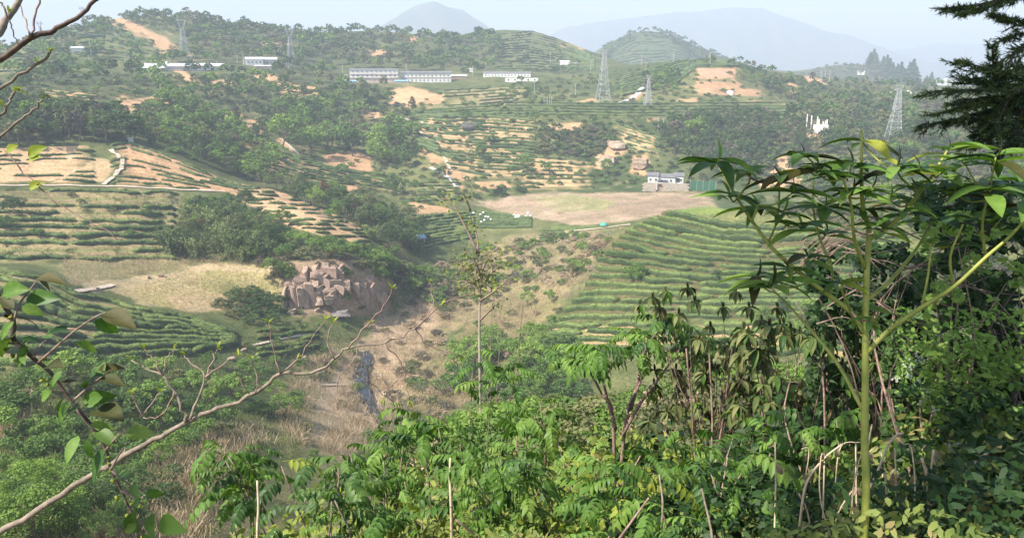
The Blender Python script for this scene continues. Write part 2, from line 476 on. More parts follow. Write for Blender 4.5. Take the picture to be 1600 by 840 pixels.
# ---- albedo of the bare ground
PU, PV = project(XG, YG, ZG)
cm = np.maximum.accumulate(T, axis=0)
VIS = (T >= cm - 0.004) & (YG > 0)
nz = fbm(XG / 60, YG / 60, 77, 5)
nzf = fbm(XG / 7, YG / 7, 99, 4)
C = np.zeros((NR, NA, 3))
def lerp3(a, b, f): return np.array(a)[None, None, :] * (1 - f[..., None]) + np.array(b)[None, None, :] * f[..., None]
f0 = np.clip(0.5 + nz * 0.9 + nzf * 0.5, 0, 1)
C[:] = lerp3((0.05, 0.075, 0.026), (0.15, 0.155, 0.065), f0)
near = np.clip((140 - R) / 60, 0, 1)[:, None, None]
C[:] = C * (1 - near) + lerp3((0.06, 0.07, 0.03), (0.2, 0.16, 0.09), f0) * near
fm = np.clip((R - 2300) / 2500, 0, 1)[:, None, None]
C[:] = C * (1 - fm) + lerp3((0.045, 0.07, 0.035), (0.13, 0.13, 0.07), np.clip(0.3 + nz, 0, 1)) * fm
ORANGE, ORANGE2, PINK, PALE, STRAW, TEAG, DGREEN = (0.52, 0.33, 0.20), (0.42, 0.25, 0.15), (0.50, 0.30, 0.20), (0.29, 0.215, 0.155), (0.34, 0.25, 0.16), (0.15, 0.19, 0.06), (0.055, 0.085, 0.03)
GRASS = (0.19, 0.2, 0.075)

def paint(poly, col, amt=1.0, edge=0.25, rmin=60, rmax=1e9, col2=None):
    us = [p[0] for p in poly]; vs = [p[1] for p in poly]
    # ragged, soft outline: the polygon is tested at several wobbled positions
    hgt = max(vs) - min(vs); wob = min(max(hgt * 0.12, 1.2), 9)
    m = VIS & (PU > min(us) - 14) & (PU < max(us) + 14) & (PV > min(vs) - 14) & (PV < max(vs) + 14) & (R[:, None] > rmin) & (R[:, None] < rmax)
    I, J = np.nonzero(m)
    if len(I) == 0: return
    acc = np.zeros(len(I))
    for k in range(6):
        du, dv = math.cos(k * 1.05) * wob * 0.7, math.sin(k * 1.05) * wob * 0.35
        acc += inpoly(PU[I, J] + du + nzf[I, J] * wob * 2.2 + nz[I, J] * wob, PV[I, J] + dv + nz[I, J] * wob * 1.2, poly)
    acc = np.clip((acc / 6 + nzf[I, J] * 0.5 - 0.15) / 0.7, 0, 1)
    ok = acc > 0.01
    I, J, acc = I[ok], J[ok], acc[ok][:, None] * amt
    c = np.array(col)[None, :]
    if col2 is not None:
        f = np.clip(0.5 + nz[I, J] * 0.8 + nzf[I, J] * 0.8, 0, 1)[:, None]
        c = c * (1 - f) + np.array(col2)[None, :] * f
    C[I, J] = C[I, J] * (1 - acc) + c * acc

# forest floors
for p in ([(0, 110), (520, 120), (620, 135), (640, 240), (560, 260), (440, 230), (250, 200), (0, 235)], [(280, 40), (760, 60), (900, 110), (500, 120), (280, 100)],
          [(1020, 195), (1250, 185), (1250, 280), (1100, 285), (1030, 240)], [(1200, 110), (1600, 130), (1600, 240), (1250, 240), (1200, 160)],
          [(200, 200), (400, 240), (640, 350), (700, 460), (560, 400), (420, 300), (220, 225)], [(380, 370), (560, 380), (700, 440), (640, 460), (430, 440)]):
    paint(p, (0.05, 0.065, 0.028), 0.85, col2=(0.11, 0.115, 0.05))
# far hills bluish-green woods are colour of trees
paint([(930, 90), (975, 52), (1040, 45), (1120, 85), (1200, 110), (1100, 112)], (0.06, 0.085, 0.04), 0.8, rmin=1500)
paint([(1250, 115), (1300, 98), (1390, 104), (1460, 135), (1250, 135)], (0.06, 0.075, 0.045), 0.8, rmin=1500)
# valley floor and ravine
paint([(745, 318), (800, 305), (880, 300), (1000, 297), (1100, 298), (1120, 322), (1040, 330), (990, 345), (900, 352), (830, 345), (790, 332)], PALE, 1.0, col2=(0.38, 0.29, 0.215))
paint([(960, 320), (1040, 305), (1110, 310), (1030, 328), (980, 338)], (0.26, 0.19, 0.14), 0.7)
paint([(760, 325), (800, 312), (850, 322), (840, 338), (800, 336)], (0.36, 0.27, 0.2), 0.8, col2=(0.28, 0.21, 0.15))
paint([(830, 308), (900, 303), (960, 312), (940, 328), (870, 330)], (0.25, 0.25, 0.11), 0.75, col2=(0.37, 0.31, 0.2))
paint([(640, 480), (700, 430), (760, 385), (830, 365), (930, 360), (960, 375), (920, 420), (880, 470), (780, 470), (700, 520), (650, 620), (560, 700), (500, 700), (500, 640), (560, 560)], STRAW, 0.85, col2=(0.22, 0.19, 0.10))
paint([(470, 590), (540, 560), (640, 470), (700, 470), (640, 600), (560, 720), (480, 700)], (0.42, 0.31, 0.225), 0.9, col2=(0.33, 0.24, 0.165))
paint([(620, 640), (690, 560), (740, 480), (880, 455), (880, 480), (800, 540), (740, 620), (680, 660)], (0.3, 0.22, 0.13), 0.75, col2=(0.16, 0.15, 0.065))
paint([(420, 640), (450, 560), (520, 530), (560, 540), (500, 600), (480, 700), (430, 700)], (0.3, 0.23, 0.13), 0.7, col2=(0.16, 0.16, 0.07))
# left field below the bamboo
paint([(180, 455), (260, 430), (330, 418), (440, 425), (440, 470), (380, 485), (300, 487), (220, 475)], (0.27, 0.24, 0.10), 0.95, col2=(0.36, 0.28, 0.16))
paint([(260, 465), (350, 460), (380, 478), (310, 488), (270, 482)], (0.40, 0.29, 0.18), 0.9)
paint([(120, 440), (200, 437), (330, 412), (440, 412), (430, 425), (330, 424), (200, 452), (140, 456)], (0.43, 0.33, 0.22), 0.9, col2=(0.35, 0.27, 0.17))
paint([(90, 405), (290, 405), (300, 425), (110, 445)], STRAW, 0.8, col2=(0.2, 0.19, 0.09))
paint([(150, 300), (280, 300), (300, 410), (180, 410)], (0.26, 0.24, 0.11), 0.8, col2=(0.32, 0.25, 0.16))
paint([(436, 406), (548, 404), (610, 432), (610, 490), (545, 495), (436, 492)], (0.36, 0.26, 0.18), 0.9, col2=(0.28, 0.19, 0.14))
# bare cuts
CUTS = ([(608, 140), (640, 135), (668, 140), (668, 155), (655, 164), (640, 168), (612, 160)], [(505, 243), (560, 238), (584, 250), (582, 270), (540, 272), (510, 262)],
             [(180, 178), (186, 150), (196, 148), (210, 165), (214, 178)], [(200, 158), (235, 150), (270, 156), (260, 168), (240, 166), (215, 168)],
             [(275, 190), (290, 185), (298, 205), (280, 205)], [(378, 188), (398, 186), (412, 208), (388, 210)], [(715, 195), (735, 190), (750, 205), (735, 215), (718, 212)],
             [(1128, 110), (1150, 106), (1150, 122), (1120, 126), (1090, 124), (1090, 108)], [(1084, 140), (1130, 135), (1190, 142), (1188, 152), (1140, 150), (1090, 146)],
             [(1090, 128), (1160, 130), (1150, 142), (1085, 138)], [(1055, 158), (1090, 152), (1088, 170), (1066, 170)], [(980, 150), (1000, 135), (1010, 150), (990, 160)],
             [(985, 245), (1010, 240), (1020, 265), (1000, 275), (984, 268)], [(930, 240), (960, 225), (985, 235), (960, 245), (945, 260), (930, 262)],
             [(700, 255), (740, 262), (742, 278), (720, 285), (690, 272)], [(648, 215), (680, 235), (700, 255), (680, 262), (660, 240)],
             [(860, 195), (908, 190), (910, 200), (880, 205), (840, 200)], [(1005, 178), (1040, 176), (1040, 186), (1010, 190)], [(160, 30), (185, 26), (225, 45), (262, 62), (285, 85), (262, 88), (240, 66), (210, 50)],
             [(425, 130), (440, 128), (495, 135), (493, 160), (470, 150), (430, 140)], [(1200, 270), (1215, 240), (1232, 245), (1240, 275)], [(1180, 282), (1250, 268), (1260, 290), (1190, 296)],
             [(1262, 210), (1280, 206), (1290, 222), (1262, 224)], [(1230, 130), (1245, 132), (1252, 150), (1240, 150)], [(1258, 118), (1285, 124), (1292, 132), (1262, 128)],
             [(700, 290), (730, 292), (690, 310)], [(640, 315), (700, 325), (710, 332), (650, 334)], [(680, 345), (730, 338), (735, 344), (690, 358), (670, 356)], [(440, 215), (470, 250), (450, 250), (420, 225)],
             [(895, 68), (870, 72), (880, 76), (915, 78)], [(1205, 158), (1235, 165), (1225, 180), (1205, 176)], [(265, 100), (300, 118), (310, 124), (290, 128)],
    [(325, 128), (350, 124), (372, 132), (350, 138)], [(395, 118), (425, 116), (440, 124), (410, 128)], [(150, 186), (176, 182), (184, 192), (160, 196)], [(335, 176), (372, 172), (380, 182), (345, 186)], [(560, 178), (600, 172), (610, 180), (575, 186)], [(630, 60), (650, 56), (660, 62), (640, 66)],
    [(405, 66), (440, 62), (452, 70), (415, 74)], [(575, 80), (600, 76), (606, 84), (582, 88)], [(985, 175), (1000, 172), (1004, 182), (988, 184)], [(760, 232), (790, 228), (800, 240), (770, 244)], [(900, 158), (930, 154), (935, 162), (905, 164)], [(1060, 176), (1085, 173), (1090, 181), (1065, 184)],
    [(520, 286), (560, 292), (556, 300), (524, 296)], [(740, 285), (790, 282), (800, 292), (750, 296)], [(655, 142), (700, 150), (690, 162), (670, 166)], [(1150, 160), (1190, 158), (1200, 170), (1160, 172)])
for poly in CUTS:
    paint(poly, ORANGE, 0.95, col2=ORANGE2)
paint([(1095, 108), (1145, 108), (1148, 122), (1092, 122)], (0.50, 0.27, 0.19), 0.9)
# small tea fields on the valley floor
for poly in ([(720, 332), (745, 326), (820, 338), (830, 345), (760, 350), (715, 348)], [(665, 335), (720, 335), (700, 346), (670, 350), (640, 352)], [(672, 360), (740, 352), (745, 365), (700, 380), (660, 392), (640, 385)],
             [(760, 348), (830, 342), (830, 352), (790, 360), (750, 356)], [(840, 362), (905, 362), (890, 380), (840, 378)], [(655, 288), (690, 288), (700, 300), (655, 305)], [(860, 352), (950, 352), (945, 358), (860, 360)]):
    paint(poly, (0.10, 0.15, 0.045), 0.9, col2=(0.16, 0.17, 0.07))

# ------------------------------------------------------------------ tea terraces
class Reg: pass
REGS = []
def region(phrase, lower, upper, n, mat='tea', w=2.2, h=1.3, gap=0.12, seg=(25, 60), tread=TEAG, riser=ORANGE2, step=0.4, clip=None, rmin=60, pos=0.55, wob=1.0, paintit=True, hvar=0.2):
    q = Reg(); q.__dict__.update(locals()); REGS.append(q)

region('the round tea knoll', [(870, 505), (1250, 500), (1420, 500)], [(870, 306), (930, 302), (985, 312), (1041, 330), (1123, 349), (1190, 356), (1250, 352), (1420, 362)], 16, 'tea', 2.5, 1.5, 0.05, (18, 70), (0.07, 0.068, 0.03), (0.13, 0.11, 0.055), wob=1.1, clip=[(868, 508), (885, 480), (912, 452), (930, 412), (955, 385), (985, 358), (1010, 345), (1040, 330), (1060, 326), (1120, 326), (1250, 322), (1425, 330), (1425, 508)])
region('the foot of the tea knoll', [(850, 552), (1420, 556)], [(850, 505), (1420, 502)], 4, 'tea', 3.2, 1.5, 0.2, (10, 26), GRASS, (0.42, 0.27, 0.17), wob=1.6)
region('the curved terraces of the left mound', [(-60, 580), (100, 574), (200, 564), (300, 552), (372, 540)], [(-60, 412), (0, 416), (60, 428), (120, 458), (180, 470), (240, 484), (300, 496), (372, 522)], 9, 'tea', 2.5, 1.5, 0.08, (20, 70), (0.2, 0.19, 0.075), (0.29, 0.225, 0.125), wob=1.0)
region('the flat terraces below the left cart track', [(-60, 410), (100, 412), (280, 412)], [(-60, 294), (130, 298), (300, 300)], 10, 'tea', 2.6, 1.4, 0.2, (14, 50), (0.2, 0.2, 0.08), (0.3, 0.23, 0.13))
region('the bare orange terraces at far left', [(-60, 288), (150, 288)], [(-60, 233), (60, 229), (150, 226)], 9, 'tea_dark', 1.5, 0.8, 0.3, (8, 28), ORANGE, ORANGE, step=0.45)
region('the orange spur terraces', [(172, 291), (250, 294), (330, 300), (400, 312)], [(172, 226), (200, 222), (250, 238), (300, 259), (350, 277), (400, 293)], 8, 'tea_dark', 1.7, 1.0, 0.25, (7, 24), ORANGE, ORANGE2, step=0.4)
region('the stepped tail of the orange spur', [(372, 388), (590, 388)], [(372, 290), (590, 290)], 15, 'tea_dark', 1.9, 1.0, 0.2, (7, 16), (0.45, 0.3, 0.19), ORANGE, step=0.4, clip=[(372, 286), (420, 294), (450, 304), (510, 329), (580, 362), (580, 384), (510, 371), (450, 353), (390, 322), (372, 312)])
region('the broad terraced hillside above the valley', [(640, 236), (700, 268), (760, 279), (840, 282)], [(628, 184), (760, 183), (860, 190)], 19, 'tea_dark', 3.1, 1.4, 0.08, (16, 60), (0.2, 0.175, 0.08), ORANGE, clip=[(622, 180), (860, 184), (835, 240), (840, 284), (760, 280), (720, 272), (690, 250), (650, 225)])
region('the low terraces right of the broad hillside', [(780, 300), (940, 296)], [(800, 244), (930, 252)], 8, 'tea_dark', 2.2, 1.2, 0.25, (12, 34), (0.3, 0.24, 0.12), ORANGE)
region('the green terraces left of the wood', [(365, 240), (420, 274), (500, 284), (620, 300)], [(360, 212), (410, 213), (470, 248), (620, 278)], 9, 'tea', 2.4, 1.2, 0.1, (12, 30), (0.15, 0.17, 0.065), ORANGE2)
region('the slanting strip above the valley house', [(955, 228), (1035, 248)], [(955, 190), (1035, 218)], 7, 'tea_dark', 2.0, 1.2, 0.1, (9, 16), (0.4, 0.3, 0.17), ORANGE)
region('the long dark bench below the tall pylon', [(640, 184), (800, 186), (1000, 190), (1240, 190)], [(640, 176), (800, 160), (950, 163), (1240, 160)], 6, 'tea_dark', 3.4, 1.5, 0.05, (60, 130), DGREEN, (0.12, 0.13, 0.05), step=0.3)
region('the ridge with the red earth cut', [(970, 152), (1055, 134), (1085, 107), (1160, 104), (1200, 122)], [(970, 122), (1060, 96), (1110, 92), (1200, 112)], 11, 'tea_dark', 3.4, 1.5, 0.1, (20, 70), (0.085, 0.115, 0.04), (0.13, 0.13, 0.06))
region('the striped orange terraces under the left power line', [(62, 168), (155, 176)], [(62, 137), (155, 148)], 7, 'tea_dark', 1.6, 0.9, 0.08, (20, 50), ORANGE, ORANGE)
region('the small orange terraces above the central wood', [(425, 158), (500, 166)], [(425, 128), (500, 136)], 5, 'tea_dark', 1.8, 0.9, 0.1, (12, 40), ORANGE, ORANGE2)
region('the orange scraped terraces on the left slope', [(205, 182), (285, 184)], [(205, 164), (285, 164)], 4, 'tea_dark', 1.8, 0.9, 0.15, (12, 40), ORANGE, ORANGE2)
region('the slope below the white sheds', [(660, 178), (830, 166)], [(690, 142), (830, 134)], 7, 'tea_dark', 2.6, 1.3, 0.15, (16, 50), (0.13, 0.16, 0.06), (0.3, 0.23, 0.13))
region('the far left hilltop', [(110, 92), (225, 96)], [(120, 44), (165, 36), (225, 66)], 12, 'tea_dark', 3.8, 1.7, 0.12, (20, 70), (0.09, 0.12, 0.045), (0.14, 0.14, 0.06), rmin=700)
region('the far middle hill', [(770, 112), (930, 112)], [(770, 56), (830, 50), (870, 62), (930, 90)], 15, 'tea_dark', 4.2, 1.8, 0.1, (20, 80), (0.09, 0.12, 0.05), (0.15, 0.15, 0.08), rmin=900)
region('the far rounded hill', [(930, 108), (1080, 106)], [(940, 82), (1000, 54), (1040, 58), (1080, 76)], 11, 'tea_dark', 5.5, 2.4, 0.05, (40, 120), (0.07, 0.1, 0.05), (0.12, 0.12, 0.07), rmin=1500)
region('the small valley fields', [(640, 392), (745, 372)], [(650, 338), (745, 328)], 10, 'tea', 3.6, 0.9, 0.1, (9, 24), (0.13, 0.17, 0.055), (0.16, 0.16, 0.07), step=None)
region('the middle valley field with white sacks', [(745, 358), (832, 356)], [(745, 330), (832, 340)], 9, 'tea_dark', 2.8, 0.9, 0.06, (14, 40), (0.08, 0.12, 0.04), (0.12, 0.13, 0.05), step=None)
region('the pale striped plot beside the valley field', [(838, 380), (905, 378)], [(842, 360), (912, 358)], 6, 'tea', 1.4, 0.7, 0.1, (10, 26), (0.33, 0.27, 0.15), (0.33, 0.27, 0.15), step=None)
region('the narrow green rows behind the valley field', [(640, 318), (720, 314)], [(650, 284), (720, 284)], 7, 'tea_dark', 2.6, 1.0, 0.2, (10, 26), (0.16, 0.18, 0.07), (0.3, 0.23, 0.14), step=None)
region('the grassy bank below the rock face', [(380, 566), (500, 545)], [(400, 516), (500, 506)], 5, 'tea', 2.2, 1.2, 0.35, (8, 24), (0.2, 0.22, 0.08), (0.24, 0.21, 0.1), step=None)
region('the left hillside behind the bare twigs', [(-60, 122), (110, 112)], [(-60, 90), (40, 78), (110, 60)], 7, 'tea_dark', 3.0, 1.5, 0.3, (20, 60), (0.11, 0.15, 0.06), (0.2, 0.18, 0.09), rmin=600)

Zbase = ZG.copy()
ROWS = []          # (region, row, u array, az array, r array)
for q in REGS:
    u0 = max(q.lower[0][0], q.upper[0][0]); u1 = min(q.lower[-1][0], q.upper[-1][0])
    us = np.arange(u0, u1 + 0.1, 3.0)
    lo = np.interp(us, *zip(*q.lower)); up = np.interp(us, *zip(*q.upper))
    def curve(s, jit=0.0):
        a, r, vv = [], [], []
        f = np.clip(s / q.n, 0, 1)
        vs = lo * (1 - f) + up * f
        if jit:
            vs = vs + fbm(us / 34.0, np.full_like(us, s * 7.7 + len(ROWS) * 3.1), 13, 3) * jit
        for u, v in zip(us, vs):
            h = hit(u, v, q.rmin)
            a.append(h[0] if h else np.nan); r.append(h[1] if h else np.nan); vv.append(v)
        return np.array(a), np.array(r), np.array(vv)
    q.edges = [curve(k) for k in range(q.n + 1)]
    q.us = us
    px = float(np.mean(lo - up)) / q.n
    q.rows = [curve(k + q.pos, px * 0.35 * q.wob) for k in range(q.n)]
Zst = ZG.copy()
for q in REGS:
    am = [np.nanmean(e[0]) for e in q.edges]
    a_lo = max(np.nanmin(e[0]) for e in q.edges); a_hi = min(np.nanmax(e[0]) for e in q.edges)
    js = np.nonzero((AZ >= a_lo) & (AZ <= a_hi))[0]
    RK = []
    for a, r, _ in q.edges:
        ok = ~np.isnan(a)
        o = np.argsort(a[ok])
        RK.append(np.interp(AZ[js], a[ok][o], r[ok][o]))
    RK = np.maximum.accumulate(np.array(RK), axis=0) + np.arange(q.n + 1)[:, None] * 1e-4
    for c, j in enumerate(js):
        rk = RK[:, c]
        I = np.nonzero((R > rk[0]) & (R < rk[-1]))[0]
        if len(I) == 0: continue
        if q.clip is not None:
            I = I[inpoly(PU[I, j], PV[I, j], q.clip)]
            if len(I) == 0: continue
        # the seams between rows wander a little
        s = np.interp(R[I], rk, np.arange(q.n + 1)) + 0.18 * nzf[I, j] * (0 if q.step is None else 1)
        s = np.clip(s, 0, q.n - 1e-3)
        fl = np.floor(s); fr = s - fl
        if q.step is not None:
            tt = np.clip(fr / q.step, 0, 1)
            sq = fl + tt * tt * (3 - 2 * tt)
            rq = np.interp(sq, np.arange(q.n + 1), rk)
            Zst[I, j] = np.interp(rq, R, Zbase[:, j])
        wsoil = np.clip((0.55 - fr) / 0.15, 0, 1)[:, None]
        mixn = np.clip(0.5 + nz[I, j] * 1.1 + nzf[I, j] * 0.5, 0, 1)[:, None]
        tr = np.array(q.tread)[None, :]; ri = np.array(q.riser)[None, :]
        gr = tr * (0.85 + 0.3 * mixn)
        so = ri * (1 - 0.35 * mixn) + tr * (0.35 * mixn)
        ex = min(AZ[j] - a_lo, a_hi - AZ[j]) / rad(1.1)
        ey = np.minimum(s, q.n - s) / 0.8
        ed = np.clip(np.minimum(ex, ey) * (0.6 + 0.8 * mixn[:, 0]) + nzf[I, j] * 0.5, 0, 1)[:, None]
        C[I, j] = (so * wsoil + gr * (1 - wsoil)) * ed + C[I, j] * (1 - ed)
ZG = Zst
# fine roughness of the ground itself
ZG += np.clip((R - 15) / 60, 0, 1)[:, None] * np.clip((2500 - R) / 800, 0, 1)[:, None] * nzf * 0.22 * np.clip(R / 300, 0.3, 3)[:, None]
# a bare mound and orange scrapes painted over the rows
paint([(118, 285), (128, 262), (148, 246), (168, 250), (178, 268), (166, 286)], (0.50, 0.36, 0.22), 0.95, col2=(0.44, 0.30, 0.18))
for poly in CUTS:
    if min(p[1] for p in poly) < 130: paint(poly, ORANGE, 0.9, col2=ORANGE2)
paint([(1095, 108), (1145, 108), (1148, 122), (1092, 122)], (0.50, 0.27, 0.19), 0.9)
paint([(1052, 326), (1110, 320), (1140, 330), (1110, 336), (1060, 336)], (0.17, 0.22, 0.06), 0.9)

VT = np.stack([XG, YG, ZG], -1).reshape(-1, 3)
ii, jj = np.meshgrid(np.arange(NR - 1), np.arange(NA), indexing='ij')
j2 = (jj + 1) % NA
FT = np.stack([ii * NA + jj, (ii + 1) * NA + jj, (ii + 1) * NA + j2, ii * NA + j2], -1).reshape(-1, 4)
FT = FT[:, ::-1]
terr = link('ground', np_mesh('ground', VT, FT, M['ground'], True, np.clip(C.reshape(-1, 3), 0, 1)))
tag(terr, 'terraced green and orange hillsides with bare soil and far hazy mountains', 'hillside', kind='structure')

# ---- hedges along the rows
PROF = np.array([(-.44, -.35), (-.52, .35), (-.46, .80), (-.18, 1.0), (.18, 1.0), (.46, .80), (.52, .35), (.44, -.35)])
def hedge_arrays(x, y, w, h, seed):
    n = len(x)
    d = np.stack([np.gradient(x), np.gradient(y)], 1)
    d /= np.maximum(np.linalg.norm(d, axis=1, keepdims=True), 1e-6)
    px, py = -d[:, 1], d[:, 0]
    z = zat(x, y)
    s = np.arange(n) / max(1, n - 1)
    L = np.concatenate([[0], np.cumsum(np.hypot(np.diff(x), np.diff(y)))])
    endf = np.clip(np.minimum(L, L[-1] - L) / (w * 0.8), 0.0, 1) ** 0.5 * 0.75 + 0.25
    ww = w * (1 + 0.5 * fbm(L / 6, np.full(n, seed * 3.3), 3, 3)) * endf
    hh = h * (1 + 0.32 * fbm(L / 5, np.full(n, seed * 5.1), 9, 3)) * endf
    k = len(PROF)
    V = np.zeros((n, k, 3))
    jit = rng.normal(0, 0.055, (n, k, 3)) * h
    V[:, :, 0] = x[:, None] + px[:, None] * PROF[None, :, 0] * ww[:, None]
    V[:, :, 1] = y[:, None] + py[:, None] * PROF[None, :, 0] * ww[:, None]
    V[:, :, 2] = z[:, None] + PROF[None, :, 1] * hh[:, None]
    V += jit
    i, c = np.meshgrid(np.arange(n - 1), np.arange(k - 1), indexing='ij')
    Fq = np.stack([i * k + c, i * k + c + 1, (i + 1) * k + c + 1, (i + 1) * k + c], -1).reshape(-1, 4)
    caps = np.array([[0, 1, 6, 7], [1, 2, 5, 6], [2, 3, 4, 5]])
    Fq = np.concatenate([Fq, caps[:, ::-1], caps + (n - 1) * k])
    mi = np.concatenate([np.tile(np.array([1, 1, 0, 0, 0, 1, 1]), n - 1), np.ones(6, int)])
    V, Fq = V.reshape(-1, 3), Fq[:, ::-1]
    rm = float(np.hypot(x, y).mean())
    if rm < 560:
        # loose leaf clumps standing off the clipped surface
        m = int(L[-1] * (11 if rm < 330 else 6))
        i = rng.integers(0, n - 1, m); c = rng.integers(1, k - 2, m); f, g = rng.random((m, 1)), rng.random((m, 1))
        Q = V.reshape(n, k, 3) if len(V) == n * k else V[:n * k].reshape(n, k, 3)
        P = (Q[i, c] * (1 - f) + Q[i, c + 1] * f) * (1 - g) + (Q[i + 1, c] * (1 - f) + Q[i + 1, c + 1] * f) * g
        a = rng.normal(size=(m, 3)); a /= np.linalg.norm(a, axis=1, keepdims=True); b = np.cross(a, rng.normal(size=(m, 3))); b /= np.linalg.norm(b, axis=1, keepdims=True)
        s = rng.uniform(.16, .36, (m, 1)) * (1 if rm < 330 else 1.4); P[:, 2] += .04
        V2 = np.stack([P - a * s, P + b * s * .7, P + a * s, P - b * s * .7], 1).reshape(-1, 3)
        Fq = np.concatenate([Fq, np.arange(4 * m).reshape(m, 4) + len(V)]); V = np.concatenate([V, V2])
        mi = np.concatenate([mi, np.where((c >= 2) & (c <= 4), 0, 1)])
    return V, Fq, mi

ORD = ['lowest', 'second', 'third', 'fourth', 'fifth', 'sixth', 'seventh', 'eighth', 'ninth', 'tenth', 'eleventh', 'twelfth', 'thirteenth', 'fourteenth', 'fifteenth', 'sixteenth', 'seventeenth', 'eighteenth', 'nineteenth', 'twentieth']
HED = []
for qi, q in enumerate(REGS):
    for k, (a, r, vv) in enumerate(q.rows):
        ok = ~np.isnan(a)
        if q.clip is not None: ok &= inpoly(q.us, vv, q.clip)
        runs, cur = [], []
        for i in range(len(a)):
            if ok[i] and (not cur or abs(r[i] - r[cur[-1]]) < 0.03 * r[i] + 2): cur.append(i)
            else:
                if len(cur) > 2: runs.append(cur)
                cur = [i] if ok[i] else []
        if len(cur) > 2: runs.append(cur)
        for run in runs:
            x, y = r[run] * np.sin(a[run]), r[run] * np.cos(a[run])
            L = np.concatenate([[0], np.cumsum(np.hypot(np.diff(x), np.diff(y)))])
            rm = float(np.mean(r[run])); st = max(0.5, rm * 0.0026)
            p = 0.0
            while p < L[-1]:
                e = p + random.uniform(*q.seg)
                if L[-1] - e < q.seg[0] * 0.4: e = L[-1]
                e2 = min(e, L[-1])
                if random.random() > q.gap and e2 - p > 3:
                    t = np.linspace(p, e2, max(4, int((e2 - p) / st)))
                    HED.append((q, k, np.interp(t, L, x), np.interp(t, L, y), (e2 - p) / rm, rm))
                p = e2 + random.uniform(0.5, 2.2) * (1 if q.gap < 0.3 else 2.5)
                if e2 >= L[-1]: break
HED.sort(key=lambda t: -t[4] * (1 + 250.0 / t[5]))
stuffV, stuffF, nb = {'tea': [], 'tea_dark': []}, {'tea': [], 'tea_dark': []}, {'tea': 0, 'tea_dark': 0}
stuffM = {'tea': [], 'tea_dark': []}
byrow = {}
for i, hd in enumerate(HED[:300]): byrow.setdefault((id(hd[0]), hd[1]), []).append(hd)
for i, (q, k, x, y, _, rm) in enumerate(HED):
    hv = 1 + random.uniform(-q.hvar, q.hvar)
    V, Fq, mi = hedge_arrays(x, y, q.w * hv, q.h * hv, i)
    if i < 300:
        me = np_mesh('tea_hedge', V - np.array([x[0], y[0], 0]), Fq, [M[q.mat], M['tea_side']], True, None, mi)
        o = link('tea_hedge', me, None, (x[0], y[0], 0))
        row = sorted(byrow[(id(q), k)], key=lambda t: t[2][0])
        pos = [n for n, t in enumerate(row) if t[2] is x][0]
        place = 'unbroken' if len(row) == 1 else ('left end' if pos == 0 else ('right end' if pos == len(row) - 1 else ('middle' if len(row) == 3 else ORD[pos] + ' from left').replace('lowest', 'first')))
        name = 'topmost' if k == q.n - 1 else ORD[min(k, 19)]
        tag(o, 'tea hedge, %s row up on %s, %s' % (name, q.phrase.replace('the ', '', 1), place), 'hedge', 'tea hedges on ' + q.phrase)
    else:
        stuffV[q.mat].append(V); stuffF[q.mat].append(Fq + nb[q.mat]); stuffM[q.mat].append(mi); nb[q.mat] += len(V)
for m in stuffV:
    if stuffV[m]:
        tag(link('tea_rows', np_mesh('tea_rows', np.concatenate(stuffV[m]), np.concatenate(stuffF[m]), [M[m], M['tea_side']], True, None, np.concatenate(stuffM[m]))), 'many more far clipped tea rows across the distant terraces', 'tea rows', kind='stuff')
print('hedges', len(HED), 'stuff verts', nb)
# ------------------------------------------------------------------ trees
def unit(a): return a / np.maximum(np.linalg.norm(a, axis=-1, keepdims=True), 1e-9)

def cards(P, N, size, aspect, rg, droop=None):
    """small leaf-clump faces at P facing N"""
    n = len(P)
    a = unit(np.cross(N, unit(rg.normal(size=(n, 3)))))
    if droop is not None: a = unit(a * 0.4 + droop)
    b = unit(np.cross(N, a))
    s = size * rg.uniform(0.6, 1.4, (n, 1))
    c = P[:, None, :] + np.stack([-a * s * aspect, b * s * 0.6, a * s * aspect, -b * s * 0.6], 1)
    c[:, 0] -= N * s * 0.25; c[:, 2] -= N * s * 0.25
    return c.reshape(-1, 3), np.arange(4 * n).reshape(n, 4)

def lobed(rg, cz, rx, rz, nl, lr, n, size, low=-0.55, aspect=0.8, jit=0.55):
    """crown of leaf lobes spread through an uneven volume (tree height = 1)"""
    d = unit(rg.normal(size=(nl * 3, 3))); d = d[d[:, 2] > low][:nl]
    rr = rg.uniform(0.45, 1.0, (len(d), 1)) ** 0.6
    Cc = d * rr * np.array([rx, rx, rz]) * rg.uniform(0.85, 1.2, (len(d), 1)) + np.array([0, 0, cz])
    Cc[:, :2] += rg.normal(0, rx * 0.12, (1, 2))
    Rr = rg.uniform(lr * 0.7, lr * 1.3, len(Cc))
    k = rg.integers(0, len(Cc), n)
    dd = unit(rg.normal(size=(n, 3)) + np.array([0, 0, 0.25]))
    P = Cc[k] + dd * Rr[k][:, None] * rg.uniform(0.6, 1.08, (n, 1)) * np.array([1, 1, 0.8])
    dist = np.linalg.norm(P[:, None, :] - Cc[None], axis=2) / Rr[None]
    keep = (dist < 0.55).sum(1) == 0
    P, dd = P[keep], dd[keep]
    N = unit(dd + rg.normal(0, jit, P.shape))
    return (*cards(P, N, size, aspect, rg), Cc)

